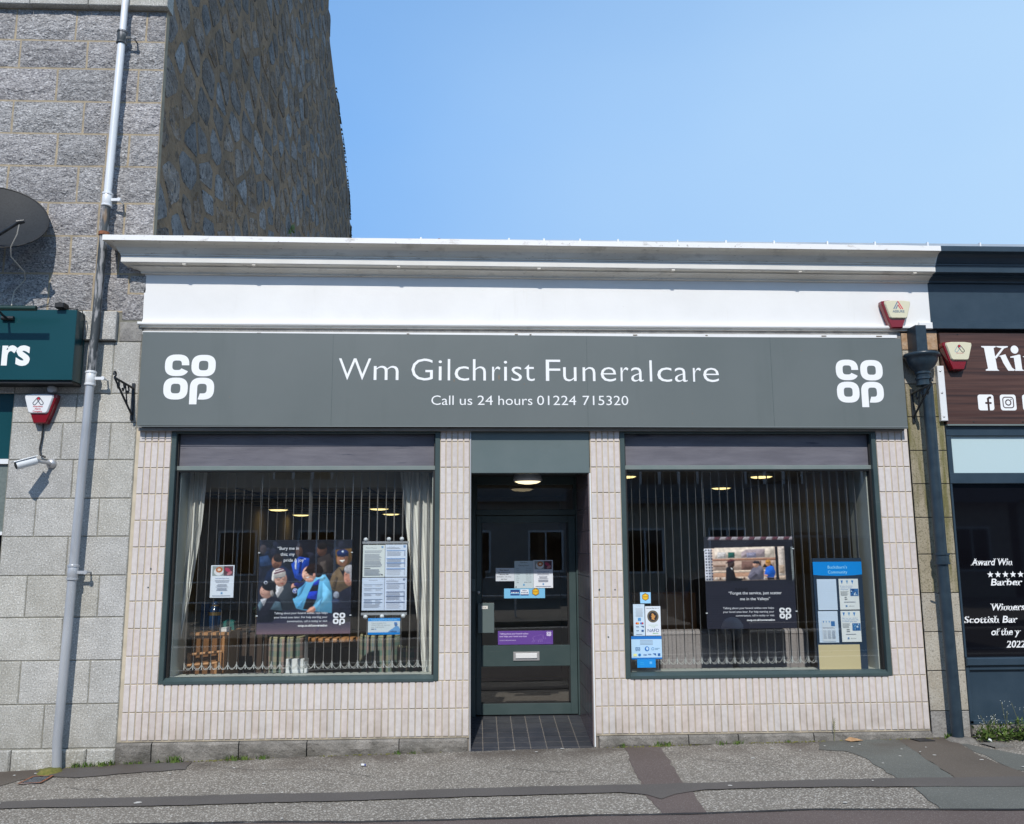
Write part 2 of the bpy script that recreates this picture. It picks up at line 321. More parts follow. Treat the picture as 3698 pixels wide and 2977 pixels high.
# ------------------------------------------------------------------ ground
GX = [-60, -8, -4.5, -3.8, -2.9, -1.5, 0, 1, 2.5, 4.2, 8, 60]; GZ = [-.12, -.12, -.07, -.045, -.005, .033, .058, .068, .09, .108, .15, .15]
def gz(x):
    for i in range(len(GX) - 1):
        if x <= GX[i + 1]:
            t = (x - GX[i]) / (GX[i + 1] - GX[i]); return GZ[i] + t * (GZ[i + 1] - GZ[i])
    return GZ[-1]
def sheet(name, poly, mat, dz=0.0, label=None, parent=None):
    """flat polygon in x,y laid on the sloping pavement"""
    bm = bmesh.new(); bm.faces.new([bm.verts.new((x, y, 0)) for x, y in poly])
    for gx in GX:
        bmesh.ops.bisect_plane(bm, geom=bm.verts[:] + bm.edges[:] + bm.faces[:], plane_co=(gx, 0, 0), plane_no=(1, 0, 0))
    for v in bm.verts: v.co.z = gz(v.co.x) + dz
    bmesh.ops.recalc_face_normals(bm, faces=bm.faces)
    for f in bm.faces:
        if f.normal.z < 0: f.normal_flip()
    me = bpy.data.meshes.new(name); bm.to_mesh(me); bm.free()
    return link(name, me, mat, parent)
def rag(pts, a=.012, step=.09):
    o = []
    n = len(pts)
    for i in range(n):
        p, q = pts[i], pts[(i + 1) % n]; d = sqrt((q[0] - p[0]) ** 2 + (q[1] - p[1]) ** 2); k = max(1, int(d / step))
        o.append(p)
        for j in range(1, k):
            t = j / k; o.append((p[0] + (q[0] - p[0]) * t + random.uniform(-a, a), p[1] + (q[1] - p[1]) * t + random.uniform(-a, a)))
    return o
g0 = MB(); g0.add([(-900, -900, -.4), (900, -900, -.4), (900, 900, -.4), (-900, 900, -.4)], [(0, 1, 2, 3)]); struct(g0.build('ground', m_roadtar))
struct(sheet('pavement', [(-60, -3.2), (60, -3.2), (60, .0), (-60, .0)], m_agg))
struct(sheet('road', [(-60, -11), (60, -11), (60, -3.35), (-60, -3.35)], m_roadtar, -.12))
for y0, y1, nm in ((-3.35, -3.2, 'kerb'), (-11.15, -11.0, 'kerb')):
    bm = bmesh.new()
    mbk = MB()
    for i in range(len(GX) - 1):
        a, b = GX[i], GX[i + 1]; za, zb = GZ[i], GZ[i + 1]; dz = .0005
        mbk.add([(a, y0, za + dz), (b, y0, zb + dz), (b, y1, zb + dz), (a, y1, za + dz), (a, y0, za - .2), (b, y0, zb - .2), (b, y1, zb - .2), (a, y1, za - .2)],
                [(0, 1, 2, 3), (0, 4, 5, 1), (3, 2, 6, 7)])
    struct(mbk.build(nm, m_plinth, fix=False))
struct(sheet('opposite_pavement', [(-60, -30), (60, -30), (60, -11.15), (-60, -11.15)], m_agg))
for y0, y1 in ((-6.3, -6.2), (-7.0, -6.9), (-10.6, -10.5), (-10.8, -10.7)):
    struct(sheet('road_line', [(-30, y0), (30, y0), (30, y1), (-30, y1)], m_paint, -.116))
struct(sheet('trench_strip', rag([(-6, -.86), (-3.3, -.99), (-2.03, -1.09), (-.79, -1.165), (.38, -1.165), (1.51, -1.2), (2.95, -1.24), (3.9, -1.3), (6.5, -1.35), (6.5, -1.56), (3.66, -1.53), (2.94, -1.46), (2.19, -1.39), (1.56, -1.375), (1.33, -1.46), (1.22, -1.56), (1.14, -1.44), (.98, -1.37), (.16, -1.37), (-.76, -1.37), (-1.95, -1.32), (-3.2, -1.18), (-6, -.98)], .006), m_strip, .008))
struct(sheet('tarmac_patch', rag([(1.24, .0), (1.53, .0), (1.46, -1.23), (1.16, -1.19)]), m_red, .004))
struct(sheet('tarmac_patch', rag([(1.13, -1.40), (1.47, -1.40), (1.44, -1.87), (1.16, -1.87)]), m_red, .004))
struct(sheet('tarmac_patch', rag([(-6, -1.50), (-3.3, -1.62), (-1.12, -1.80), (-.7, -1.855), (.24, -1.885), (.75, -1.875), (1.4, -1.91), (2.1, -1.905), (3.35, -2.04), (7, -2.3), (7, -3.2), (-6, -3.2)], .004), m_red, .006))
struct(sheet('tarmac_patch', rag([(2.91, 0), (2.76, -.32), (2.95, -.4), (3.0, -.63), (2.95, -1.26), (3.34, -1.3), (3.56, 0)]), m_green, .004))
struct(sheet('tarmac_patch', rag([(3.56, 0), (3.34, -1.3), (3.9, -1.34), (3.9, -1.1), (3.88, -.68), (3.96, -.28), (3.95, 0)]), m_brown, .0045))
struct(sheet('tarmac_patch', rag([(3.965, -.1), (3.895, -1.1), (4.3, -1.33), (4.6, -1.34), (4.35, -.86), (4.07, -.42)]), m_green, .003))
struct(sheet('tarmac_patch', rag([(2.95, -1.47), (2.87, -1.98), (3.35, -2.03), (6, -2.2), (6, -1.56)]), m_green, .005))
struct(sheet('tarmac_patch', rag([(-6, 0), (-3.4, 0), (-3.3, -.2), (-3.47, -.35), (-3.6, -.63), (-6, -.8)]), m_brown, .004))
struct(sheet('tarmac_patch', rag([(-3.42, 0), (-2.3, 0), (-2.25, -.30), (-3.05, -.40), (-3.3, -.3)], .02), m_strip, .006))
struct(sheet('bitumen_seal', rag([(-6, -1.47), (-3.3, -1.59), (-1.12, -1.775), (-.7, -1.83), (.24, -1.86), (.75, -1.85), (1.4, -1.885), (2.1, -1.88), (3.35, -2.015), (7, -2.27), (7, -2.32), (3.35, -2.05), (2.1, -1.91), (1.4, -1.915), (.75, -1.88), (.24, -1.89), (-.7, -1.86), (-1.12, -1.80), (-3.3, -1.615), (-6, -1.50)], .005), m_seal, .010))

# ================================================================== LEFT GRANITE BUILDING
gb = thing('granite_building', 'tall grey granite building with rubble gable rising left of the white cornice', 'building', (-4, 6, 0))
def at(o, parent): return o    # parts are built in world coordinates; keep offsets simple
def child(o, root):
    """parent a world-space mesh object to a thing without moving it"""
    o.parent = root; o.matrix_parent_inverse = root.matrix_basis.inverted() if root.parent is None else (root.parent.matrix_basis @ root.matrix_basis).inverted()
    return o
def part(mb, name, mat, root, **k): return child(mb.build(name, mat, **k), root)

def stone_block(x0, x1, z0, z1, mat, proj=0.0, rough=.0, name='block', j=.0065, bev=.006, depth=.075):
    """one ashlar block; rough: height of the hammered face"""
    x0 += j; x1 -= j; z0 += j; z1 -= j
    if rough <= 0:
        mb = MB(); mb.bev(x0, x1, -proj, depth, z0, z1, bev); return part(mb, name, mat, gb)
    nx, nzv = 5, 3
    V = []; F = []
    for jz in range(nzv + 1):
        for ix in range(nx + 1):
            edge = ix in (0, nx) or jz in (0, nzv)
            y = -proj - (0.0 if edge else rough * random.uniform(.35, 1.0))
            x = x0 + (x1 - x0) * ix / nx + (0 if ix in (0, nx) else random.uniform(-.012, .012)) + (random.uniform(-.0025, .0025) if edge else 0)
            z = z0 + (z1 - z0) * jz / nzv + (0 if jz in (0, nzv) else random.uniform(-.012, .012)) + (random.uniform(-.0025, .0025) if edge else 0)
            V.append((x, y, z))
    W = nx + 1
    for jz in range(nzv):
        for ix in range(nx):
            a = jz * W + ix; F.append((a, a + 1, a + W + 1, a + W))
    n = len(V); V += [(x0, depth, z0), (x1, depth, z0), (x1, depth, z1), (x0, depth, z1)]
    F += [tuple(range(0, W)) [::-1] + (n, n + 1), tuple([jz * W + nx for jz in range(nzv + 1)][::-1]) + (n + 1, n + 2), tuple([nzv * W + i for i in range(W)]) + (n + 2, n + 3), tuple([jz * W for jz in range(nzv + 1)]) + (n + 3, n)]
    mb = MB(); mb.add(V, F)
    return part(mb, name, mat, gb)
XR = -2.865
rows = [(6.35, 6.66, [-4.63, -4.23, -3.687, -3.267, -3.047], XR), (6.072, 6.35, [-4.6, -4.173, -3.569, -3.263], XR), (5.748, 6.072, [-4.5, -3.82, -3.296, -3.093], XR),
        (5.435, 5.748, [-4.6, -4.188, -3.558, -3.313], XR), (5.125, 5.435, [-4.45, -3.772, -3.329, -3.136], XR), (4.777, 5.125, [-4.6, -4.18, -3.565, -3.344], XR),
        (4.468, 4.777, [-4.45, -3.807, -3.359, -3.131], XR), (4.12, 4.468, [-4.6, -4.148, -3.579, -3.343, -3.156], XR), (3.778, 4.12, [-4.5, -3.741, -3.358], -3.055)]
for z0, z1, js, xr in rows:
    xs = [-5.2] + js + [xr]
    for a, b in zip(xs[:-1], xs[1:]): stone_block(a, b, z0, z1, m_rock, proj=0, rough=.024, j=.009)
for x0, x1, z0, z1, mt, rg in ((-3.05, -2.9, 3.945, 4.112, m_rock, .015), (-3.10, -2.91, 3.70, 3.94, m_rock, .018), (-3.112, -2.908, 3.507, 3.688, m_quoin_old, .012)):
    stone_block(x0, x1, z0, z1, mt, 0, rg)
for a, b in ((-5.2, -4.4), (-4.4, -3.9), (-3.9, -3.452), (-3.45, -3.275), (-3.267, -3.118)): stone_block(a, b, 3.507, 3.776, m_axed, .045, 0)
rows2 = [(3.046, 3.505, [-4.5, -3.96, -3.145], 0), (2.79, 3.044, [-3.428], 1), (2.471, 2.79, [-3.53, -3.127], 1), (2.143, 2.471, [-3.42], 1), (1.823, 2.143, [-3.704, -3.181], 1),
         (1.501, 1.823, [-3.415], 1), (1.16, 1.501, [-3.725, -3.135], 1), (.813, 1.16, [-3.409], 1), (.468, .813, [-4.6, -3.721, -3.163], 0), (.122, .468, [-4.5, -4.05, -3.504], 0)]
for z0, z1, js, op in rows2:
    xs = [(-3.962 if op else -5.2)] + js + [-2.912]
    for a, b in zip(xs[:-1], xs[1:]): stone_block(a, b, z0, z1, m_axed, 0, 0, j=.004, bev=.005)
for a, b in ((-5.2, -4.4), (-4.4, -3.73), (-3.73, -3.136), (-3.136, -2.905)): stone_block(a, b, -.2, .122, m_axed, .032, 0, bev=.012, j=.003)
for a, b in ((-5.2, -4.6), (-4.6, -4.089), (-4.089, -3.563), (-3.563, -2.84)): stone_block(a, b, 6.663, 7.0, m_axed, .075, 0, j=.003)
# backing walls (joints) and the mass of the building
mb = MB(); mb.box(-5.2, XR - .004, .001, .07, 3.77, 7.0); mb.box(-9, XR - .004, .012, .07, 7.0, 8.9); part(mb, 'mortar_joints', m_joint, gb)
mb = MB(); mb.box(-5.2, -2.9, .006, .25, 3.1, 3.777); mb.box(-3.964, -2.9, .006, .25, -.2, 3.1); mb.box(-5.2, -3.964, .006, .25, -.2, .6); part(mb, 'thin_joints', m_joint_d, gb)
for k in range(7):    # courses above the string course, out of the frame
    z0 = 7.0 + k * .32
    if z0 > 8.5: break
    for x in range(5): stone_block(-5.2 + x * .467, -5.2 + (x + 1) * .467 if x < 4 else XR, z0, z0 + .32, m_rock, 0, .02)
# gable plane
GXP = -2.885
prof = [(.07, -.2), (11.72, -.2), (11.72, 9.0), (11.35, 9.7), (10.6, 10.35), (9.55, 10.9), (8.97, 11.3), (8.45, 11.65), (8.18, 12.0), (8.18, 15.3), (6.6, 15.3), (6.6, 14.0), (5.6, 13.5), (.07, 9.0)]
n = len(prof); mb = MB()
mb.add([(GXP, y, z) for y, z in prof] + [(-9, y, z) for y, z in prof], [tuple(range(n)), tuple(range(2 * n - 1, n - 1, -1))] + [(i, (i + 1) % n, (i + 1) % n + n, i + n) for i in range(n)])
part(mb, 'gable_wall', m_rubmort, gb)
def gtop(y):
    P = [(0, 8.8), (5.6, 13.5), (6.6, 14), (8.17, 15.3), (8.18, 12.0), (8.45, 11.65), (8.97, 11.3), (9.55, 10.9), (10.6, 10.35), (11.35, 9.7), (11.72, 9.0), (12, 8)]
    for (a, za), (b, zb) in zip(P[:-1], P[1:]):
        if y <= b: return za + (zb - za) * (y - a) / (b - a)
    return 8
# rubble stones: jittered cells of a Voronoi diagram
def voro(seeds, i, lim=.9):
    """returns the cell of seed i clipped against its neighbours"""
    sx, sy = seeds[i]; cell = [(sx - .38, sy - .26), (sx + .38, sy - .26), (sx + .38, sy + .26), (sx - .38, sy + .26)]
    for j, (tx, ty) in enumerate(seeds):
        if j == i or abs(tx - sx) > lim or abs(ty - sy) > lim: continue
        mx_, my_ = (sx + tx) / 2, (sy + ty) / 2; nx_, ny_ = tx - sx, ty - sy; o = []
        for k in range(len(cell)):
            a, b = cell[k], cell[(k + 1) % len(cell)]
            da = (a[0] - mx_) * nx_ + (a[1] - my_) * ny_; db = (b[0] - mx_) * nx_ + (b[1] - my_) * ny_
            if da <= 0: o.append(a)
            if da * db < 0:
                t = da / (da - db); o.append((a[0] + (b[0] - a[0]) * t, a[1] + (b[1] - a[1]) * t))
        cell = o
        if len(cell) < 3: return cell
    return cell
seeds = []; rr = random.Random(3)
z = 3.6; row = 0
while z < 15:
    y = .16 + (row % 2) * .22
    while y < 11.7:
        lo = 3.9 + .335 * y; hi = min(gtop(y), 7.6 + .72 * y)
        if lo < z < hi - .22 and y < 11.5: seeds.append((y + rr.uniform(-.12, .12), z + rr.uniform(-.11, .11)))
        y += rr.uniform(.34, .62)
    z += .31; row += 1
def rubble(i):
    c = voro(seeds, i)
    if len(c) < 3: return None
    # shrink to leave the pointing, cut the corners
    cx_, cy_ = sum(p[0] for p in c) / len(c), sum(p[1] for p in c) / len(c)
    o = []
    for k in range(len(c)):
        a, b = c[k], c[(k + 1) % len(c)]
        for t in (.13, .87): o.append((a[0] + (b[0] - a[0]) * t, a[1] + (b[1] - a[1]) * t))
    s = rr.uniform(.72, .93)
    ring = [(cx_ + (p[0] - cx_) * s * rr.uniform(.95, 1.03), cy_ + (p[1] - cy_) * s * rr.uniform(.93, 1.03)) for p in o]
    ring = [(max(p[0], .078), p[1]) for p in ring]
    h = rr.uniform(.003, .013); m = len(ring); dy = rr.uniform(-.03, .03); dz = rr.uniform(-.03, .03)
    V = [(GXP - .01, a, b) for a, b in ring] + [(GXP + h * rr.uniform(.7, 1.0), cx_ + (a - cx_) * .9, cy_ + (b - cy_) * .9) for a, b in ring] + [(GXP + h * 1.15, cx_ + dy, cy_ + dz)]
    F = [(k, (k + 1) % m, (k + 1) % m + m, k + m) for k in range(m)] + [(k + m, (k + 1) % m + m, 2 * m) for k in range(m)]
    return V, F
order = sorted(range(len(seeds)), key=lambda i: seeds[i][0] + .15 * seeds[i][1])
rest = MB()
for c_, i in enumerate(order):
    r = rubble(i)
    if not r: continue
    if c_ < 285:
        mb = MB(); mb.add(*r); part(mb, 'rubble_stone', m_rubble, gb)
    else: rest.add(*r)
stuff(part(rest, 'far_rubble_stones', m_rubble, gb))
# roof behind the gable
mb = MB(); mb.add([(-2.8, 0, 8.95), (-2.8, 5.9, 13.75), (-9, 5.9, 13.75), (-9, 0, 8.95), (-2.8, 11.9, 8.9), (-9, 11.9, 8.9)], [(0, 1, 2, 3), (1, 4, 5, 2)])
# left shop window in the granite front
w = MB(); w.box(-5.2, -3.968, .04, .06, 2.482, 3.095); wnd = part(w, 'teal_window_panel', m_teal, gb)
w = MB(); w.box(-5.2, -3.968, .02, .065, 2.44, 2.482); w.box(-5.2, -3.968, .02, .065, 1.84, 1.868); w.box(-5.2, -3.968, .01, .065, .6, .66); part(w, 'window_bar', m_whiteplastic, gb)
w = MB(); w.box(-5.2, -3.968, .045, .065, 1.868, 2.44); part(w, 'grey_window_pane', M('obscured_grey_pane', (.13, .16, .155), (.17, .20, .19), scale=40, rough=.3), gb)
w = MB(); w.box(-5.2, -3.968, .045, .065, .66, 1.84); part(w, 'dark_window_pane', m_gap, gb)

# ================================================================== TILED WALLS
TB, RP = .173, .2228          # bottom of the tiling, row pitch
def tiled_wall(label, x0, x1, wx0, wx1, edge_l, edge_r):
    root = thing('tiled_wall', label, 'wall', ((x0 + x1) / 2, 0, TB))
    back = MB()
    for a, b, z0, z1 in ((x0, x1, TB - .012, .612), (x0, wx0, .612, 2.742), (wx1, x1, .612, 2.742)): back.box(a, b, .0, .12, z0, z1)
    part(back, 'grout_backing', m_grout, root)
    cache = {}
    def tl(a, b, c, d):
        w_, h_ = round(b - a, 4), round(d - c, 4)
        if (w_, h_) not in cache:
            m_ = MB(); m_.bev(-w_ / 2, w_ / 2, -.007, .004, -h_ / 2, h_ / 2, .0022); me = mesh('tile', m_.V, m_.F); me.materials.append(m_tile); cache[(w_, h_)] = me
        o = bpy.data.objects.new('tile', cache[(w_, h_)]); COL.objects.link(o); o.parent = root
        o.location = Vector(((a + b) / 2 + random.uniform(-.0006, .0006), random.uniform(-.0012, .0012), (c + d) / 2)) - root.location
        o.rotation_euler = (0, random.uniform(-.004, .004), 0)
    gp_ = .0052; gh = .0045
    P = (edge_r - edge_l) / 51
    for r_ in range(2):
        for i in range(51):
            a = edge_l + i * P; tl(a + gp_, a + P - gp_, TB + r_ * RP + gh, TB + (r_ + 1) * RP - gh)
    for (a0, a1) in ((edge_l, wx0), (wx1, edge_r)):
        n_ = 5; p_ = (a1 - a0) / n_
        r_ = 2
        while TB + r_ * RP < 2.72:
            z0 = TB + r_ * RP; z1 = min(z0 + RP, 2.742)
            if r_ == 11: z1 = 2.742
            if z0 > 2.63 and False: break
            for i in range(n_): tl(a0 + i * p_ + gp_, a0 + (i + 1) * p_ - gp_, z0 + gh, z1 - gh)
            r_ += 1
    return root
tiled_wall('pale pink tiled wall framing the display window left of the door', -2.905, -.047, -2.603, -.303, -2.880, -.047)
tiled_wall('pale pink tiled wall framing the display window right of the door', 1.005, 3.853, 1.269, 3.559, 1.008, 3.853)

# ================================================================== FUNERAL SHOP BUILDING
sb = thing('shop_building', 'single storey funeral shop with a white moulded cornice and grey fascia', 'building', (.5, 0, 0))
def tilt(x): return -.0040 * (x - .5)
# cornice: profile (projection, z) swept along the front with mitred returns
CP = [(0, 4.372), (.262, 4.372), (.27, 4.366), (.27, 4.322), (.262, 4.318), (.225, 4.308), (.195, 4.288), (.178, 4.262), (.168, 4.243), (.160, 4.241), (.160, 4.226), (.152, 4.224), (.152, 4.165), (.146, 4.161), (.098, 4.158), (.098, 4.146), (.07, 4.142), (.045, 4.132), (.028, 4.120), (.028, 4.106), (.0, 4.104)]
XL, XRR = -2.918, 4.152
mb = MB(); nn = len(CP)
V = []; segs = 40
stations = [('ret', 0)] + [('f', k) for k in range(segs + 1)]
for p, z in CP: V.append((XL - p, .02, z + tilt(XL)))
for k in range(segs + 1):
    for p, z in CP:
        x = (XL - p) + ((XRR + 0) - (XL - p)) * k / segs
        V.append((x, -p, z + tilt(x) + (random.uniform(-.0015, .0015) if 0 < k < segs else 0)))
F = []
for s_ in range(segs + 1):
    for i in range(nn - 1): F.append((s_ * nn + i, s_ * nn + i + 1, (s_ + 1) * nn + i + 1, (s_ + 1) * nn + i))
mb.add(V, F); part(mb, 'cornice', m_white_d, sb)
# crisp white lip on the edge of the cornice and the bright corona face
mb = MB()
for (p0, p1, z0, z1) in ((.268, .274, 4.321, 4.367),):
    V = []
    for x, y in ((XL - p1, .02), (XL - p1, -p1), (XRR, -p1)):
        V += [(x, y, z0 + tilt(x)), (x, y, z1 + tilt(x))]
    for x, y in ((XL - .2, .02), (XL - .2, -.2), (XRR, -.2)): V += [(x, y, z1 + .004 + tilt(x))]
    mb.add(V, [(0, 1, 3, 2), (2, 3, 5, 4), (1, 6, 7, 3), (3, 7, 8, 5)])
part(mb, 'cornice_lip', M('chipped_white_lip', (.80, .80, .80), rough=.5, speck=[((.25, .22, .18), 26, .66, .76, .7)], streak=((.30, .26, .2), (9, 1, 16), .60, .74, .6)), sb)
mb = MB()
V = []
for x, y in ((XL - .155, .02), (XL - .155, -.155), (XRR, -.155)): V += [(x, y, 4.168 + tilt(x)), (x, y, 4.222 + tilt(x))]
mb.add(V, [(0, 1, 3, 2), (2, 3, 5, 4)]); part(mb, 'cornice_corona', m_white_d2, sb)
for x in (-2.55, -1.95, -.69, .55, 1.75, 2.9, 3.95):
    b_ = MB(); b_.box(x, x + .03, -.148, -.11, 4.151 + tilt(x), 4.161 + tilt(x)); part(b_, 'cornice_block', m_white_d, sb)
# frieze board
mb = MB(); mb.add([(XL, 0, 3.672), (4.153, 0, 3.672), (4.153, 0, 4.108), (XL, 0, 4.12), (XL, .3, 3.672), (4.153, .3, 3.672), (4.153, .3, 4.108), (XL, .3, 4.12)], [(0, 1, 2, 3), (4, 0, 3, 7), (1, 5, 6, 2), (0, 4, 5, 1)]); part(mb, 'frieze', m_white, sb)
mb = MB(); mb.bev(-2.945, 4.02, -.045, .1, 3.652, 3.678, .006); mb.bev(4.03, 4.155, -.03, .1, 3.655, 3.715, .004); part(mb, 'frieze_ledge', m_white, sb)
mb = MB(); mb.box(-2.93, 4.0, -.020, .1, 3.634, 3.652); part(mb, 'ledge_underside', m_white_d, sb)
mb = MB(); mb.box(-2.9, 3.87, .0, .1, 3.56, 3.634); part(mb, 'shadow_gap', m_quoin_old, sb)  # grey strip whose darker colour stands in for the shade under the ledge
mb = MB(); mb.box(-2.88, 3.79, -.075, .0, 3.556, 3.583); part(mb, 'sign_top_flashing', m_white, sb)
mb = MB(); mb.box(-2.875, 3.80, -.055, .0, 2.716, 2.742); part(mb, 'sign_bottom_channel', M('dull_aluminium_channel', (.26, .245, .23), (.2, .19, .18), scale=7, rough=.5), sb)
# lintel zone behind the sign, roof, side walls and rooms
mb = MB(); mb.box(-2.9, 3.86, .13, .3, 2.74, 4.1); mb.box(-2.9, 3.86, .005, .13, 2.744, 3.6); mb.box(-2.9, 4.15, .3, 9, 4.2, 4.3); part(mb, 'lintel_and_roof', m_quoin_old, sb)
mb = MB()
mb.box(-2.87, 4.0, 7.0, 7.1, 0, 4.2); mb.box(-2.87, -2.80, .13, 7.0, 0, 4.2); mb.box(3.92, 4.0, .13, 7.0, 0, 4.2); mb.box(-.10, -.03, 1.02, 7.0, 0, 4.2); mb.box(1.06, 1.13, 1.02, 7.0, .1, 4.2)
mb.box(-.03, 1.06, 3.4, 3.5, 0, 4.2)
part(mb, 'room_wall', m_wall_in, sb)
mb = MB(); mb.box(-2.80, -.10, .55, 7.0, 2.27, 2.30); mb.box(-2.80, -.10, .13, .55, 2.6, 2.63); mb.box(-2.80, -.10, .55, .57, 2.3, 2.6); mb.box(-.03, 1.06, 1.02, 3.4, 2.35, 2.38); part(mb, 'room_ceiling', m_ceil, sb)
mb = MB(); mb.box(1.13, 3.92, .13, 7.0, 2.55, 2.58); part(mb, 'room_ceiling', m_ceil, sb)
mb = MB()
for yy in (1.2, 1.8, 2.4, 3.0, 3.6, 4.2, 4.8, 5.4, 6.0): mb.box(-2.79, -.11, yy, yy + .02, 2.262, 2.2705)
for xx in (-2.2, -1.6, -1.0, -.4): mb.box(xx, xx + .02, .56, 6.9, 2.263, 2.2705)
part(mb, 'ceiling_grid', m_black, sb)
mb = MB(); mb.box(-2.87, 4.0, .98, 7.0, .0, .16); mb.box(-2.87, -.03, .12, .98, .0, .16); mb.box(1.06, 4.0, .12, .98, .0, .16); part(mb, 'room_floor', m_carpet, sb)
# window reveals, inner sill
for x0, x1, xa, xb in ((-2.603, -.303, -2.535, -.372), (1.269, 3.559, 1.335, 3.49)):
    mb = MB(); mb.box(x0 - .1, xa, .09, .46, .16, 2.66); mb.box(xb, x1 + .1, .09, .46, .16, 2.66); part(mb, 'window_reveal', m_reveal, sb)
    mb = MB(); mb.box(xa, xb, .085, .30, .60, .655); part(mb, 'window_board', m_reveal, sb)
    mb = MB(); mb.box(xa, xb, .12, .16, .16, .60); part(mb, 'under_window_wall', m_wall_in, sb)
# windows
def shop_window(x0, x1):
    z0, z1 = .616, 2.731
    fr = MB(); fr.bev(x0, x0 + .042, -.012, .09, z0, z1, .004); fr.bev(x1 - .042, x1, -.012, .09, z0, z1, .004); fr.bev(x0 + .042, x1 - .042, -.010, .09, z1 - .034, z1, .004)
    fr.add([(x0 + .04, -.016, z0), (x1 - .04, -.016, z0), (x1 - .04, -.016, z0 + .022), (x0 + .04, -.016, z0 + .022), (x0 + .04, .03, z0 + .046), (x1 - .04, .03, z0 + .046), (x0 + .04, .09, z0 + .046), (x1 - .04, .09, z0 + .046), (x0 + .04, .09, z0), (x1 - .04, .09, z0)],
           [(0, 1, 2, 3), (3, 2, 5, 4), (4, 5, 7, 6), (0, 8, 9, 1)])
    w_ = part(fr, 'window', m_frame, sb)
    def sub(mb_, nm, mt):
        o = mb_.build(nm, mt); o.parent = w_; o.matrix_parent_inverse = Matrix.Identity(4); return o
    xa, xb = x0 + .042, x1 - .042
    b_ = MB(); b_.bev(xa, xb, .028, .09, 2.381, 2.420, .004); sub(b_, 'transom_bar', m_frame_l)
    b_ = MB(); b_.bev(xa + .004, xb - .004, .055, .09, 2.420, 2.697, .003); sub(b_, 'blind_box_panel', m_blindbox)
    b_ = MB(); b_.box(xa, xa + .018, .035, .09, z0 + .046, 2.381); b_.box(xb - .018, xb, .035, .09, z0 + .046, 2.381); b_.box(xa, xb, .04, .09, 2.37, 2.381); b_.box(xa, xa + .012, .03, .08, 2.42, 2.697); b_.box(xb - .012, xb, .03, .08, 2.42, 2.697); sub(b_, 'black_gasket', m_black)
    b_ = MB(); b_.add([(xa + .005, .062, z0 + .04), (xb - .005, .062, z0 + .04), (xb - .005, .062, 2.385), (xa + .005, .062, 2.385)], [(0, 1, 2, 3)]); sub(b_, 'glass_pane', m_glass)
shop_window(-2.603, -.303); shop_window(1.269, 3.559)
# porch
mb = MB(); mb.bev(-.034, 1.0, .004, .12, 2.352, 2.738, .003); part(mb, 'header_panel', m_header, sb)
mb = MB(); mb.box(-.034, 1.0, .12, .95, 2.395, 2.44); part(mb, 'porch_ceiling', M('porch_soffit', (.05, .055, .055), rough=.7), sb)
mb = MB(); mb.box(-.045, -.034, -.006, .02, .055, 2.74); part(mb, 'corner_trim', m_bevtrim, sb)
mb = MB(); mb.box(.996, 1.006, -.006, .02, .075, 2.35); part(mb, 'corner_trim', m_whiteplastic, sb)
mb = MB(); mb.box(.990, 1.06, .01, 1.0, .0, 2.40); mb.box(-.1, -.040, .01, 1.0, .0, 2.40); rvw = part(mb, 'porch_side_wall', m_fgrout, sb)
def sub_of(parent_obj, mb_, nm, mt):
    o = mb_.build(nm, mt); o.parent = parent_obj; return o
def porch_z(y): return .056 + (.162 - .056) * (y + .03) / .98
for k in range(5):
    for r_ in range(12):
        y0 = .015 + k * .19; z0 = .08 + r_ * .197
        if z0 > 2.3: continue
        for side in (0, 1):
            b_ = MB(); y1 = min(y0 + .19, .95) - .003
            if side == 0: b_.box(.985, .9905, y0 + .003, y1, max(z0 + .003, porch_z(y0)), min(z0 + .194, 2.39))
            elif r_ < 12: b_.box(-.0405, -.035, y0 + .003, y1, max(z0 + .003, porch_z(y0)), min(z0 + .194, 2.39))
            sub_of(rvw, b_, 'tile', m_reveal_t)
mb = MB(); V = [(-.05, -.035, 0), (1.01, -.035, 0), (1.01, -.035, .052), (-.05, -.035, .052), (-.05, .96, 0), (1.01, .96, 0), (1.01, .96, .159), (-.05, .96, .159)]
mb.add(V, [(0, 1, 2, 3), (3, 2, 6, 7), (0, 3, 7, 4), (1, 5, 6, 2)]); pf = part(mb, 'porch_floor', m_fgrout, sb)
xs = [-.048, .068, .199, .332, .467, .602, .737, .872, 1.004]; ys = [-.037, .06, .19, .318, .446, .574, .702, .83, .956]
for i in range(8):
    for k in range(8):
        x0, x1, y0, y1 = xs[i] + .003, xs[i + 1] - .003, ys[k] + .010, ys[k + 1] - .010
        b_ = MB(); za, zb = porch_z(y0) - .003, porch_z(y1) - .003; t_ = .005
        b_.add([(x0, y0, za + t_), (x1, y0, za + t_), (x1, y1, zb + t_), (x0, y1, zb + t_), (x0, y0, za - .004), (x1, y0, za - .004), (x1, y1, zb - .004), (x0, y1, zb - .004)],
               [(0, 1, 2, 3), (0, 4, 5, 1), (1, 5, 6, 2), (2, 6, 7, 3), (3, 7, 4, 0)])
        sub_of(pf, b_, 'tile', m_floor_t)
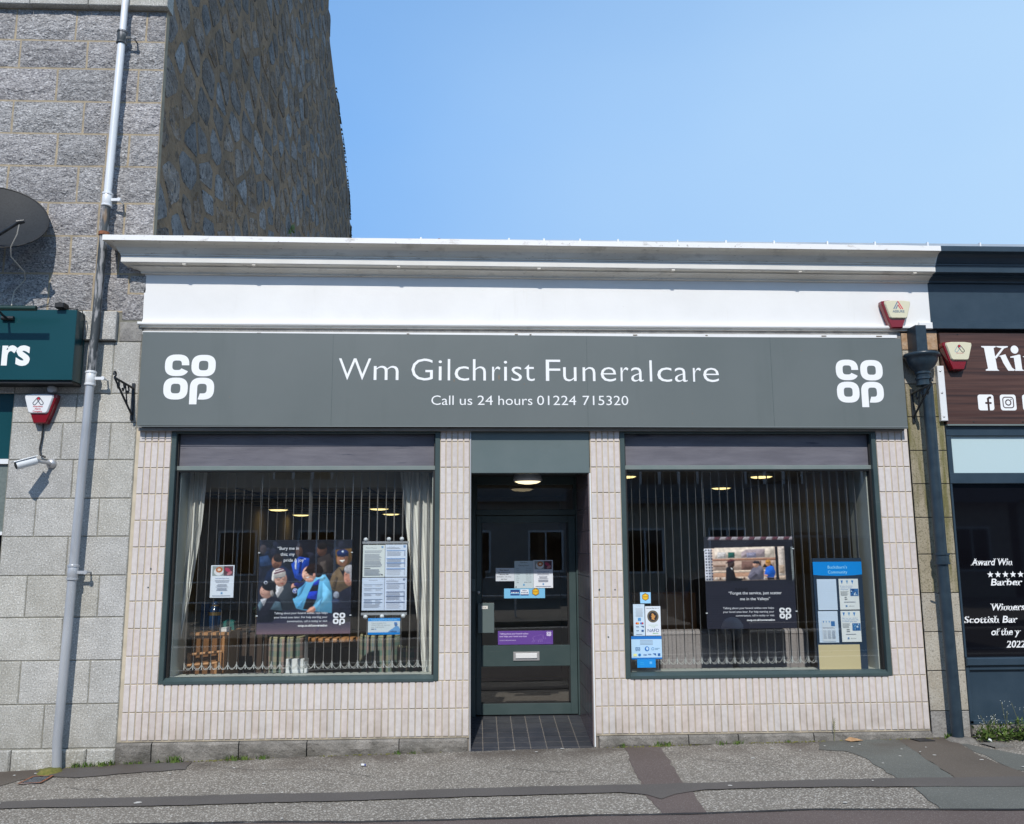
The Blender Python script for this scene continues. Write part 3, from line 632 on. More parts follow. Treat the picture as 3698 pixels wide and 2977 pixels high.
# door frame, transom light and door leaf
D = .95
fr = MB(); fr.bev(-.036, .010, D - .05, D + .06, .158, 2.40, .004); fr.bev(.972, .989, D - .05, D + .06, .162, 2.40, .004); fr.bev(.01, .972, D - .045, D + .06, 2.32, 2.40, .004); fr.bev(.01, .972, D - .045, D + .06, 2.024, 2.078, .004)
fr.box(.010, .022, D - .02, D + .06, 2.078, 2.32); fr.box(.960, .972, D - .02, D + .06, 2.078, 2.32)
dfr = part(fr, 'door_frame', m_frame, sb)
b_ = MB(); b_.add([(.02, D, 2.075), (.962, D, 2.075), (.962, D, 2.325), (.02, D, 2.325)], [(0, 1, 2, 3)]); sub_of(dfr, b_, 'glass_pane', m_glass_dark)
dl = MB(); dl.bev(.013, .062, D - .03, D + .02, .172, 2.019, .003); dl.bev(.903, .969, D - .03, D + .02, .172, 2.019, .003); dl.bev(.062, .903, D - .03, D + .02, 1.953, 2.019, .003)
dl.bev(.062, .903, D - .03, D + .02, .609, .80, .003); dl.bev(.062, .903, D - .03, D + .02, .172, .273, .003)
door = part(dl, 'door', m_frame, sb)
b_ = MB(); b_.add([(.06, D - .008, .795), (.905, D - .008, .795), (.905, D - .008, 1.957), (.06, D - .008, 1.957)], [(0, 1, 2, 3)]); b_.add([(.06, D - .008, .27), (.905, D - .008, .27), (.905, D - .008, .612), (.06, D - .008, .612)], [(0, 1, 2, 3)])
sub_of(door, b_, 'glass_pane', m_glass_dark)
b_ = MB(); b_.box(.062, .903, D - .022, D - .006, .273, .285); b_.box(.885, .903, D - .022, D - .006, .8, 1.953); b_.box(.885, .903, D - .022, D - .006, .273, .609); b_.box(.062, .072, D - .022, D - .006, .8, 1.953); sub_of(door, b_, 'black_gasket', m_black)
b_ = MB(); b_.bev(.028, .183, D - .085, D - .03, .921, 1.196, .004); sub_of(door, b_, 'pull_handle_box', m_header)
b_ = MB(); b_.bev(.362, .611, D - .040, D - .03, .660, .742, .003); lb = sub_of(door, b_, 'letterbox', m_bevtrim)
b_ = MB(); b_.bev(.385, .588, D - .052, D - .040, .682, .728, .004); sub_of(door, b_, 'letterbox_flap', m_whiteplastic)
b_ = MB(); b_.lathe([(0, -.012), (.012, -.012), (.016, 0)], (.037, D - .03, 1.292), 14, 'y'); sub_of(door, b_, 'keyhole', m_bevtrim)
b_ = MB(); b_.bev(-.030, .006, D - .075, D - .05, 1.306, 1.42, .003); sub_of(dfr, b_, 'door_closer_plate', m_header)
# plinths under the tiles
for xs_, sgn in (([-2.908, -2.62, -1.92, -1.37, -.62, -.060], 1), ([1.03, 1.78, 2.20, 2.84, 3.856], 1)):
    for a, b in zip(xs_[:-1], xs_[1:]):
        nx = max(3, int((b - a) / .08)); V = []; F = []
        for i in range(nx + 1):
            x = a + .004 + (b - a - .008) * i / nx
            V += [(x, .05, TB - .013), (x, -.012 - random.uniform(0, .004), TB - .014), (x, -.02 - random.uniform(0, .012), TB - .025 - random.uniform(0, .01)), (x, -.02 - random.uniform(0, .02), TB - .08), (x, -.012 - random.uniform(0, .02), gz(x) - .02)]
        for i in range(nx):
            for k in range(4): F.append((i * 5 + k, i * 5 + k + 1, (i + 1) * 5 + k + 1, (i + 1) * 5 + k))
        mb = MB(); mb.add(V, F); mb.add([V[k] for k in range(5)], [(0, 1, 2, 3, 4)]); mb.add([V[nx * 5 + k] for k in range(5)], [(4, 3, 2, 1, 0)])
        part(mb, 'plinth_stone', m_plinth, sb)
mb = MB(); mb.box(-2.9, -.07, .0, .1, -.05, TB - .01); mb.box(1.03, 3.85, .0, .1, 0, TB - .01); part(mb, 'plinth_core', m_black, sb)
# ================================================================== RIGHT BUILDING (barber)
bb = thing('barber_building', 'barber shop building with navy fascia at the right edge', 'building', (5, 1, 0))
zs = [.06, .322, .652, .975, 1.304, 1.635, 1.953, 2.249, 2.545, 2.848, 3.149, 3.459, 3.62]
for z0, z1 in zip(zs[:-1], zs[1:]):
    mt = m_pilmoss if 1.2 < z0 < 3.0 else m_pilaster
    mb = MB(); mb.bev(3.866, 4.198, -.006, .12, z0 + .003, z1 - .003, .004); part(mb, 'pilaster_block', m_quoin_old if z0 < .1 else (m_orange if z0 > 3.4 else mt), bb)
mb = MB(); mb.box(3.862, 4.2, .0, .12, .0, 3.66); part(mb, 'pilaster_core', m_black, bb)
V = []; 
for x in (XRR + .001, 9.0):
    for p, z in CP: V.append((x, -p, z + tilt(min(x, 4.5))))
mb = MB(); mb.add(V, [(i, i + 1, nn + i + 1, nn + i) for i in range(nn - 1)]); part(mb, 'cornice', m_navywood, bb)
mb = MB(); mb.box(4.1535, 9, -.002, .3, 3.70, 4.108); mb.bev(4.156, 9, -.032, .1, 3.655, 3.72, .004); part(mb, 'fascia', m_navywood, bb)
mb = MB(); mb.box(4.2, 9, .05, .3, 3.6, 3.66); mb.box(4.2, 9, .3, 9, 4.2, 4.3); part(mb, 'roof', m_black, bb)
mb = MB(); mb.bev(4.203, 9, -.01, .1, 2.677, 2.739, .004); mb.bev(4.203, 4.248, -.008, .1, 2.25, 2.677, .004); mb.bev(4.203, 9, -.012, .1, 2.25, 2.345, .004)
mb.bev(4.203, 4.222, -.008, .1, .76, 2.25, .003); mb.bev(4.203, 9, -.03, .1, .690, .757, .008); mb.box(4.203, 9, -.01, .1, 2.739, 2.77); part(mb, 'window_frame', m_navywood, bb)
mb = MB(); mb.box(4.248, 9, .02, .03, 2.345, 2.677); part(mb, 'frosted_pane', m_frost, bb)
mb = MB(); mb.box(4.222, 9, .03, .05, .757, 2.25); part(mb, 'black_glass_pane', m_gap, bb)
mb = MB(); mb.box(4.203, 9, .02, .1, .12, .69); mb.bev(4.203, 4.235, -.005, .05, .21, .69, .004); mb.bev(4.235, 9, -.005, .05, .652, .69, .004); mb.bev(4.203, 9, -.005, .05, .205, .24, .004); part(mb, 'stall_riser', m_navywood, bb)
mb = MB(); mb.box(4.2, 9, -.03, .1, .0, .203); part(mb, 'plinth', m_plinth, bb)
mb = MB(); mb.box(4.2, 9, .1, .3, 0, 4.1); part(mb, 'wall_core', m_black, bb)

# ================================================================== LETTERING AND FLAT PRINT
def text_mesh(s, size=1.0, weight=0.0, shear=0.0, sp=1.0):
    cu = bpy.data.curves.new('lettering', 'FONT'); cu.body = s; cu.size = size; cu.offset = weight; cu.shear = shear; cu.resolution_u = 3; cu.space_character = sp
    cu.align_x = 'LEFT'; cu.fill_mode = 'FRONT'
    o = bpy.data.objects.new('lettering', cu); COL.objects.link(o); bpy.context.view_layer.update()
    me = bpy.data.meshes.new_from_object(o.evaluated_get(bpy.context.evaluated_depsgraph_get()))
    bpy.data.objects.remove(o); bpy.data.curves.remove(cu)
    return me
def text_geo(s, x0, x1, zb, h=None, weight=0.0, shear=0.0, align='L', sp=1.0):
    """returns (verts2d, faces): text set on baseline zb; cap height h; if x1 is given the width is stretched to fit"""
    me = text_mesh(s, 1.0, weight, shear, sp)
    P = [(v.co.x, v.co.y) for v in me.vertices]; F = [tuple(p.vertices) for p in me.polygons]; bpy.data.meshes.remove(me)
    if not P: return [], []
    xa, xb = min(p[0] for p in P), max(p[0] for p in P)
    cap = .729 if h else 1; sz = h / cap if h else (x1 - x0) / (xb - xa)
    sx = (x1 - x0) / (xb - xa) if x1 is not None else sz
    off = x0
    if x1 is None:
        wd = (xb - xa) * sz
        off = x0 - (wd if align == 'R' else wd / 2 if align == 'C' else 0)
    return [(off + (p[0] - xa) * sx, zb + p[1] * sz) for p in P], F
def stroke(pts, w, closed=False):
    """flat ribbon of width w along pts with mitred joins -> verts2d, quads"""
    n = len(pts); P = [Vector(p) for p in pts]; Lf = []; Rt = []
    for i in range(n):
        if closed: a, b = P[(i - 1) % n], P[(i + 1) % n]
        else: a, b = P[max(i - 1, 0)], P[min(i + 1, n - 1)]
        d1 = (P[i] - a); d2 = (b - P[i])
        if d1.length < 1e-9: d1 = d2
        if d2.length < 1e-9: d2 = d1
        d1.normalize(); d2.normalize(); t = (d1 + d2)
        t = t.normalized() if t.length > .05 else d2
        nrm = Vector((-t.y, t.x)); k = max(.45, nrm.dot(Vector((-d2.y, d2.x))))
        Lf.append(P[i] + nrm * (w / 2 / k)); Rt.append(P[i] - nrm * (w / 2 / k))
    V = []; F = []
    for a, b in zip(Lf, Rt): V += [(a.x, a.y), (b.x, b.y)]
    m = n if closed else n - 1
    for i in range(m): F.append((2 * i + 1, 2 * ((i + 1) % n) + 1, 2 * ((i + 1) % n), 2 * i))
    return V, F
def arc(cx_, cz, rx, rz, a0, a1, n=14): return [(cx_ + rx * cos(radians(a0 + (a1 - a0) * k / n)), cz + rz * sin(radians(a0 + (a1 - a0) * k / n))) for k in range(n + 1)]
XH, CAPH, ASC = .142, .212, .224
def glyph(c, w):
    """humanist sans glyph: list of (points, closed), advance is handled by the caller. x from 0 to width w (centre lines inset)"""
    t = .0115; a, b = t, w - t; r = (b - a) / 2; m = (a + b) / 2; xt = XH - t
    if c == 'W': return [([(a, CAPH), (a + .235 * (b - a), 0), (m, CAPH * .97), (b - .235 * (b - a), 0), (b, CAPH)], 0)]
    if c == 'm': q = (b - a) / 2; return [([(a, 0), (a, XH)], 0), (arc(a + q / 2, xt - q * .42, q / 2, q * .42, 180, 0) + [(a + q, 0)], 0), (arc(a + 1.5 * q, xt - q * .42, q / 2, q * .42, 180, 0) + [(b, 0)], 0)]
    if c == 'n' or c == 'h': return [([(a, 0), (a, XH if c == 'n' else ASC)], 0), (arc(m, xt - r * .82, r, r * .82, 180, 0) + [(b, 0)], 0)]
    if c == 'u': return [([(b, 0), (b, XH)], 0), ([(a, XH)] + arc(m, t + r * .82, r, r * .82, 180, 360), 0)]
    if c == 'G': R = CAPH / 2 - t; return [([p for p in arc(a + R, CAPH / 2, R, R, 48, 315, 30)] + [(b - .002, t + .012), (b - .002, CAPH * .47), (m + .012, CAPH * .47)], 0)]
    if c == 'i': return [([(w / 2, 0), (w / 2, XH)], 0), ([(w / 2, ASC - .030), (w / 2, ASC - .002)], 2)]
    if c == 'l': return [([(w / 2, 0), (w / 2, ASC)], 0)]
    if c == 'c': R = XH / 2 - t; return [(arc(a + R, XH / 2, R, R, 50, 310, 26), 0)]
    if c == 'r': return [([(a, 0), (a, XH)], 0), (arc(b + .002, xt - .042, b - a, .042, 180, 88, 10), 0)]
    if c == 's':
        q = (XH - 2 * t) / 4; return [(arc(m, XH - t - q, r * .86, q, 30, 90, 6)[0:] + arc(m, XH - t - q, r * .9, q, 96, 250, 12) + arc(m, t + q, r * .96, q, 70, -90, 12) + arc(m, t + q, r * .96, q, -96, -150, 6), 0)]
    if c == 't': return [([(a + .014, XH * 1.32), (a + .014, t + .028)] + arc(a + .014 + .026, t + .028, .026, .028, 180, 285, 8), 0), ([(a - .012, XH - .011), (b, XH - .011)], 0)]
    if c == 'F': return [([(a, 0), (a, CAPH)], 0), ([(a, CAPH - t), (b + t, CAPH - t)], 0), ([(a, CAPH * .53), (b, CAPH * .53)], 0)]
    if c == 'e': R = XH / 2 - t; R2 = (b - a) / 2; return [(arc(m, XH / 2, R2, R, 0, 318, 30), 0), ([(a + .004, XH / 2 - .002), (b + .0105, XH / 2 - .002)], 0)]
    if c == 'a': return [(arc(m - .002, xt - .036, r * .92, .036, 158, 0, 12) + [(b, 0)], 0), ([(b, XH * .56), (m, XH * .56)] + arc(a + .032, t + .030, .032, .031, 100, 270, 12) + arc(m + .002, t + .036, b - m, .036, 270, 350, 8), 0)]
    return []
class Print:
    """flat print: layered coloured shapes in one mesh with a colour attribute. fn maps (u, v) to world (x, z); each new layer lies 0.12 mm proud"""
    def __init__(s, fn, y, dy=.00015): s.fn = fn; s.y = y; s.dy = dy; s.k = 0; s.V = []; s.F = []; s.C = []
    def geo(s, V, F, col, layer=True):
        if layer: s.k += 1
        n = len(s.V); y = s.y - s.k * s.dy
        for p in V: x, z = s.fn(*p); s.V.append((x, y, z))
        c = lin(col); s.F += [tuple(i + n for i in f) for f in F]; s.C += [c] * len(F); return s
    ras = None
    def photo_begin(s, W, H, res=230):
        import numpy as np
        s.np = np; s.pw, s.ph = W, H; s.nx = res; s.ny = int(res * H / W); s.ras = np.zeros((s.ny * 2, s.nx * 2, 3)); s.rg = np.random.RandomState(4)
        s.gy, s.gx = np.mgrid[0:s.ny * 2, 0:s.nx * 2]; s.gx = (s.gx + .5) / (s.nx * 2) * W; s.gy = (s.gy + .5) / (s.ny * 2) * H
    def blur(s, a, k):
        np = s.np; k = max(1, int(k))
        for ax in (0, 1):
            for _ in range(2):
                pad = [(0, 0)] * a.ndim; pad[ax] = (k, k); c = np.cumsum(np.pad(a, pad, mode='edge'), axis=ax); n = a.shape[ax]
                z = np.zeros_like(np.take(c, [0], axis=ax)); c = np.concatenate([z, c], axis=ax)
                a = (np.take(c, range(2 * k + 1, 2 * k + 1 + n), axis=ax) - np.take(c, range(0, n), axis=ax)) / (2 * k + 1)
        return a
    def stamp(s, pts, col, relief=True):
        np = s.np; P = [(p[0], p[1]) for p in pts]; x0, x1 = min(p[0] for p in P), max(p[0] for p in P); y0, y1 = min(p[1] for p in P), max(p[1] for p in P)
        inside = np.zeros(s.gx.shape, bool); n = len(P)
        for i in range(n):
            (ax_, ay_), (bx_, by_) = P[i], P[(i + 1) % n]
            if ay_ == by_: continue
            c = ((ay_ > s.gy) != (by_ > s.gy)) & (s.gx < (bx_ - ax_) * (s.gy - ay_) / (by_ - ay_) + ax_); inside ^= c
        m = inside.astype(float); size = min(x1 - x0, y1 - y0) / s.pw * s.nx * 2; c = np.array(lin(col))
        if relief and size > 8:
            b = s.blur(m, size * .22); gy_, gx_ = np.gradient(b); sh = (-gx_ * .55 - gy_ * .83) * -size * .5
            sh = np.clip(1.0 + sh + (b - .8) * .25, .6, 1.32)[..., None]
            folds = s.blur(s.rg.rand(*m.shape), max(2, size * .09)); folds = (folds - folds.mean()) / (folds.std() + 1e-6); sh = sh * (1 + .09 * folds[..., None])
        else: sh = 1.0
        e = s.blur(m, 1)[..., None]; s.ras = s.ras * (1 - e) + (c * sh) * e
    def photo_end(s, name, mat, root):
        np = s.np; a = s.ras; a = (a[0::2, 0::2] + a[1::2, 0::2] + a[0::2, 1::2] + a[1::2, 1::2]) / 4; a = a * (1 + .05 * (s.rg.rand(*a.shape[:2])[..., None] - .5)); s.ras = None
        ny, nx = a.shape[:2]; V = []; s.k += 1; y = s.y - s.k * s.dy
        for j in range(ny + 1):
            for i in range(nx + 1): x, z = s.fn(i / nx * s.pw, j / ny * s.ph); V.append((x, y, z))
        F = [(j * (nx + 1) + i, j * (nx + 1) + i + 1, (j + 1) * (nx + 1) + i + 1, (j + 1) * (nx + 1) + i) for j in range(ny) for i in range(nx)]
        me = mesh(name, V, F); ca = me.color_attributes.new('print_colour', 'FLOAT_COLOR', 'POINT')
        pa = np.pad(a, ((0, 1), (0, 1), (0, 0)), mode='edge'); col = np.ones((ny + 1, nx + 1, 4)); col[..., :3] = pa; ca.data.foreach_set('color', col.astype('f').ravel())
        return child(link(name, me, mat), root)
    def poly(s, pts, col):
        if s.ras is not None: s.stamp(pts, col); return s
        return s.geo(pts, [tuple(range(len(pts)))], col)
    def rect(s, a, b, c, d, col): return s.poly([(a, b), (c, b), (c, d), (a, d)], col)
    def ell(s, cx_, cy_, rx, ry, col, rot=0, n=20):
        cr, sr = cos(radians(rot)), sin(radians(rot))
        return s.poly([(cx_ + rx * cos(2 * pi * k / n) * cr - ry * sin(2 * pi * k / n) * sr, cy_ + rx * cos(2 * pi * k / n) * sr + ry * sin(2 * pi * k / n) * cr) for k in range(n)], col)
    def grad(s, a, b, c, d, stops, n=12):
        """vertical run of colours printed in the picture"""
        s.k += 1; k0 = s.k
        if s.ras is not None: n = 40
        for i in range(n):
            t = (i + .5) / n
            for (t0, c0), (t1, c1) in zip(stops[:-1], stops[1:]):
                if t <= t1: f = (t - t0) / (t1 - t0); col = tuple(c0[j] + (c1[j] - c0[j]) * f for j in range(3)); break
            if s.ras is not None: s.stamp([(a, b + (d - b) * i / n), (c, b + (d - b) * i / n), (c, b + (d - b) * (i + 1) / n), (a, b + (d - b) * (i + 1) / n)], col, False); continue
            s.geo([(a, b + (d - b) * i / n), (c, b + (d - b) * i / n), (c, b + (d - b) * (i + 1) / n), (a, b + (d - b) * (i + 1) / n)], [(0, 1, 2, 3)], col, False)
        return s
    def text(s, txt, x, y, h, col, align='L', x1=None, weight=0.0, down=True):
        """x,y in print units (y grows downwards when down)"""
        V, F = text_geo(txt, x, x1, 0, h, weight, 0, align)
        return s.geo([(p[0], y - p[1] if down else y + p[1]) for p in V], F, col)
    def build(s, name, mat, root=None):
        me = mesh(name, s.V, s.F)
        ca = me.color_attributes.new('print_colour', 'FLOAT_COLOR', 'CORNER')
        for p, c in zip(me.polygons, s.C):
            for li in p.loop_indices: ca.data[li].color = (*c, 1)
        o = link(name, me, mat)
        return child(o, root) if root is not None else o
def print_mat(name, rough=.5):
    m = bpy.data.materials.new(name); m.use_nodes = True; t = m.node_tree; a = t.nodes.new('ShaderNodeAttribute'); a.attribute_name = 'print_colour'
    n = t.nodes.new('ShaderNodeTexNoise'); n.inputs['Scale'].default_value = 300
    mx_ = t.nodes.new('ShaderNodeMix'); mx_.data_type = 'RGBA'; mx_.blend_type = 'MULTIPLY'; mx_.inputs[0].default_value = .06
    t.links.new(a.outputs['Color'], mx_.inputs[6]); t.links.new(n.outputs[1], mx_.inputs[7]); t.links.new(mx_.outputs[2], t.nodes['Principled BSDF'].inputs['Base Color'])
    t.nodes['Principled BSDF'].inputs['Roughness'].default_value = rough; return m
m_print = print_mat('printed_paper', .6); m_printg = print_mat('glossy_printed_board', .4)

def ring(cx_, cy_, a, b, c, d, g0=None, g1=None, n=3.0, N=36, ni=3.4):
    """superelliptic ring; optional gap from angle g0 to g1 (degrees)"""
    def se(t, ra, rb, e): ct, st = cos(t), sin(t); return (cx_ + ra * (abs(ct) ** (2 / e)) * (1 if ct >= 0 else -1), cy_ + rb * (abs(st) ** (2 / e)) * (1 if st >= 0 else -1))
    if g0 is None: ts = [2 * pi * k / N for k in range(N)]; cl = True
    else: ts = [radians(g1) + (radians(g0) + 2 * pi - radians(g1)) * k / N for k in range(N + 1)]; cl = False
    V = []
    for t in ts: V += [se(t, a, b, n), se(t, c, d, ni)]
    m = len(ts); F = [(2 * i, 2 * ((i + 1) % m), 2 * ((i + 1) % m) + 1, 2 * i + 1) for i in range(m if cl else m - 1)]
    return V, F
def coop_geo(x, z, S, up=1):
    """four letter co/op emblem; (x, z) top left corner, S overall width; z grows upward when up=1"""
    u = S / 2.08; out_ = []
    def tr(V): return [(x + p[0] * u, z + up * (p[1]) * u) for p in V]
    V, F = ring(.50, -.45, .49, .45, .19, .20, -27, 0, n=2.7); out_.append((tr(V), F))
    V, F = ring(1.57, -.46, .49, .45, .19, .20, n=2.7); out_.append((tr(V), F))
    V, F = ring(.49, -1.42, .49, .455, .19, .20, n=2.7); out_.append((tr(V), F))
    V, F = ring(1.55, -1.42, .49, .455, .19, .20, 180, 258, n=2.7); out_.append((tr(V), F))
    out_.append((tr([(1.06, -1.40), (1.06, -2.07), (1.36, -2.07), (1.36, -1.40)]), [(0, 1, 2, 3)]))
    return out_
def geo_obj(geos, y, name, mat, root, thick=.004, tl=None):
    mb_ = MB()
    for k, (V, F) in enumerate(geos):
        yy = y - .0002 * (k % 2)
        mb_.add([(p[0], yy, p[1] + (tl(p[0]) if tl else 0)) for p in V], F)
    o = mb_.build(name, mat, fix=False)
    me = o.data; bm = bmesh.new(); bm.from_mesh(me); bm.normal_update()
    for f in bm.faces:
        if f.normal.y > 0: f.normal_flip()
    bm.to_mesh(me); bm.free(); return child(o, root)

# ---- the grey funeral sign
fs = thing('shop_sign', 'long grey funeral sign with white lettering and two white logos above the door', 'sign', (.45, -.1, 2.745))
SY = -.10
V = []
def sgn(x, z): return z + (-.0040) * (x - .5) * (1 if z > 3 else .9)
xa, xb = -2.868, 3.812
mb = MB(); mb.add([(xa, SY, sgn(xa, 2.742)), (xb, SY, sgn(xb, 2.742)), (xb, SY, sgn(xb, 3.556)), (xa, SY, sgn(xa, 3.556)), (xa, 0, sgn(xa, 2.742)), (xb, 0, sgn(xb, 2.742)), (xb, 0, sgn(xb, 3.556)), (xa, 0, sgn(xa, 3.556))],
                  [(0, 1, 2, 3), (1, 5, 6, 2), (4, 0, 3, 7), (3, 2, 6, 7), (0, 4, 5, 1)])
part(mb, 'sign_panel', m_signgrey, fs)
mb = MB(); mb.box(xa, xb, SY - .004, SY - .0005, 2.743, 2.7475)
part(mb, 'folded_edge', M('sign_edge_light', (.22, .245, .25), rough=.4), fs)
TW = .0245; BZ = 3.146
letters = [('W', -1.18, -0.902), ('m', -0.878, -0.664), ('G', -0.553, -0.367), ('i', -0.318, -0.289), ('l', -0.238, -0.217), ('c', -0.178, -0.052), ('h', -0.019, 0.094), ('r', 0.148, 0.221), ('i', 0.251, 0.280), ('s', 0.317, 0.408), ('t', 0.427, 0.52), ('F', 0.618, 0.745), ('u', 0.77, 0.887),
           ('n', 0.941, 1.053), ('e', 1.1, 1.236), ('r', 1.276, 1.346), ('a', 1.368, 1.480), ('l', 1.533, 1.554), ('c', 1.6, 1.73), ('a', 1.755, 1.868), ('r', 1.917, 1.99), ('e', 2.008, 2.148)]
for c, x0, x1 in letters:
    geo_obj([text_geo(c, x0, x1, BZ + tilt(x0) * .7, .208, -.009)], SY - .0015, 'letter', m_vinyl, fs)
for w_, x0, x1 in (('Call', -.378, -.185), ('us', -.132, -.024), ('24', .021, .154), ('hours', .202, .498), ('01224', .539, .88), ('715320', .937, 1.337)):
    geo_obj([text_geo(w_, x0, x1, 2.9345, .088, -.004)], SY - .0012, 'word', m_vinyl, fs)
def coop_sign(x, z, w):
    geo_obj(coop_geo(x, z, w), SY - .0012, 'logo', m_vinyl, fs)
coop_sign(-2.665, 3.371, .437); coop_sign(3.197, 3.348, .430)

m_scuff = M('scuff_brown', (.20, .16, .12), rough=.8)
for x in (-1.235, .98, 2.62): mb = MB(); mb.box(x, x + .0018, SY - .0008, SY + .001, 2.75, 3.55); part(mb, 'panel_joint', m_frame, fs)
for x, z, w_, h_ in ((.208, 3.180, .008, .024), (-.182, 3.150, .006, .012), (.43, 3.12, .005, .006), (1.9, 2.86, .006, .004), (-2.1, 3.0, .005, .005), (2.9, 3.43, .007, .004)):
    mb = MB(); mb.add([(x + w_ * cos(a), SY - .0004, z + h_ * sin(a)) for a in [k * pi / 5 for k in range(10)]], [tuple(range(10))]); part(mb, 'scuff_mark', m_scuff, fs)
for x in (-2.45, -1.9, -.6, .35, .48, 1.4, 2.05, 3.1, 3.6): mb = MB(); mb.box(x, x + rr.uniform(.012, .06), -.079, -.075, 3.566, 3.574); part(mb, 'rust_spot', m_scuff, sb)
# screw holes left in the tiles
for x, z in ((1.062, 1.355), (1.196, 1.352), (-2.715, 1.555), (-2.728, 1.40), (1.13, .96)):
    mb = MB(); mb.lathe([(0, -.0105), (.006, -.010), (.007, -.007)], (x, 0, z), 8, 'y'); part(mb, 'screw_plug', m_frame, sb)
# ---- teal sign at the left
ts_ = thing('shop_sign', 'teal shop sign with white letters "rs" under a trough light at the left edge', 'sign', (-4.3, -.1, 3.12))
mb = MB(); mb.bev(-5.6, -3.392, -.20, -.02, 3.124, 3.735, .004); part(mb, 'sign_panel', m_teal, ts_)
mb = MB(); mb.box(-5.0, -3.40, -.18, -.0, 3.10, 3.122); part(mb, 'sign_under_rail', m_black, ts_)
gs = [text_geo('urs', -4.147, -3.751, 3.258, .245, .030)]
geo_obj(gs, -.2015, 'lettering', m_vinyl, ts_)
tl = thing('trough_light', 'dark green trough light on short arms above the teal sign', 'light', (-4.0, -.35, 3.75))
mb = MB(); mb.tube([(-5.2, -.40, 3.69), (-3.63, -.40, 3.69)], .022, 10); part(mb, 'light_tube', M('dark_green_metal', (.008, .035, .03), rough=.35), tl)
for x in (-3.955, -4.75):
    mb = MB(); mb.tube([(x, -.02, 3.62), (x, -.3, 3.66), (x, -.40, 3.69)], .010, 8); mb.tube([(x - .05, -.215, 3.655), (x + .05, -.215, 3.655)], .018, 8); part(mb, 'bracket_arm', m_iron, tl)
fl = thing('floodlight', 'small black floodlight block clipped on top of the teal sign', 'light', (-3.52, -.2, 3.76))
mb = MB(); mb.bev(-3.56, -3.485, -.25, -.15, 3.742, 3.785, .005); part(mb, 'housing', m_black, fl)
mb = MB(); mb.tube([(-3.57, -.15, 3.765), (-3.66, -.12, 3.79), (-3.75, -.1, 3.78)], .004, 6); mb.tube([(-3.485, -.15, 3.765), (-3.43, -.15, 3.755), (-3.385, -.12, 3.75), (-3.37, -.1, 3.68), (-3.385, -.08, 3.45)], .004, 6); part(mb, 'cable', m_black, fl)

# ---- alarm boxes
def alarm(name_label, x, z, s, y0, shell, red_side, logo, wdt=.25):
    t = thing('alarm_box', name_label, 'alarm box', (x, y0, z))
    def P_(pts): return [(x + p[0] * s, z + p[1] * s) for p in pts]
    outer = [(-.125, .125), (-.06, .133), (.06, .133), (.125, .125), (.128, .10), (.085, -.04), (.052, -.125), (-.052, -.125), (-.085, -.04), (-.128, .10)]
    mb_ = MB(); n_ = len(outer); o0 = P_(outer); oi = P_([(p[0] * .93, p[1] * .93) for p in outer])
    mb_.add([(a, y0, b) for a, b in o0] + [(a, y0 - .055, b) for a, b in o0] + [(a, y0 - .066, b) for a, b in oi],
            [(i, (i + 1) % n_, (i + 1) % n_ + n_, i + n_) for i in range(n_)] + [(i + n_, (i + 1) % n_ + n_, (i + 1) % n_ + 2 * n_, i + 2 * n_) for i in range(n_)] + [tuple(range(2 * n_, 3 * n_))])
    part(mb_, 'red_lens', m_redlens, t)
    cov = P_([(-.118, .120), (-.06, .128), (.06, .128), (.118, .120), (.120, .098), (.082, -.030), (.068, -.040), (-.068, -.040), (-.082, -.030), (-.120, .098)])
    mb_ = MB(); m_ = len(cov); dx = .014 * s * red_side
    cc = [(a + dx, b) for a, b in cov]; ci = [(x + dx + (a - x) * .92, z + .04 * s + (b - z - .04 * s) * .92) for a, b in cov]
    mb_.add([(a, y0 - .02, b) for a, b in cc] + [(a, y0 - .072, b) for a, b in cc] + [(a, y0 - .084, b) for a, b in ci],
            [(i, (i + 1) % m_, (i + 1) % m_ + m_, i + m_) for i in range(m_)] + [(i + m_, (i + 1) % m_ + m_, (i + 1) % m_ + 2 * m_, i + 2 * m_) for i in range(m_)] + [tuple(range(2 * m_, 3 * m_))])
    part(mb_, 'front_cover', shell, t)
    pr_ = Print(lambda u, v: (x + dx + u * s, z + v * s), y0 - .0845)
    logo(pr_); pr_.build('printed_logo', m_printg, t)
    return t
def link_logo(pr_, faded):
    c1 = (150, 170, 175) if faded else (40, 50, 70); c2 = (60, 60, 60) if faded else (30, 40, 60)
    for sx, c in ((-1, c1), (1, c2)):
        a0, b0 = (0.0, .085), (sx * .030, .045)
        ln = [(a0[0] - sx * .012, a0[1] + .002), (b0[0] - sx * .012, b0[1] - .004)]
        cap = lambda cx_, cy_, s0: arc(cx_, cy_, .013, .013, s0, s0 + 180, 8)
        ang = math.degrees(atan2(b0[1] - a0[1], b0[0] - a0[0]))
        pts = arc(a0[0], a0[1], .013, .013, ang + 90, ang + 270, 8) + arc(b0[0], b0[1], .013, .013, ang - 90, ang + 90, 8)
        V_, F_ = stroke(pts, .006, True); pr_.geo(V_, F_, c)
    pr_.ell(0, .086, .010, .010, (190, 30, 50))
def logo1(pr_):
    link_logo(pr_, False)
    for i, w_ in enumerate(('Aberdeen', 'Alarm', 'Company')): pr_.text(w_, 0, .012 - i * .021, .0150, (190, 45, 65), 'C', weight=.02, down=False)
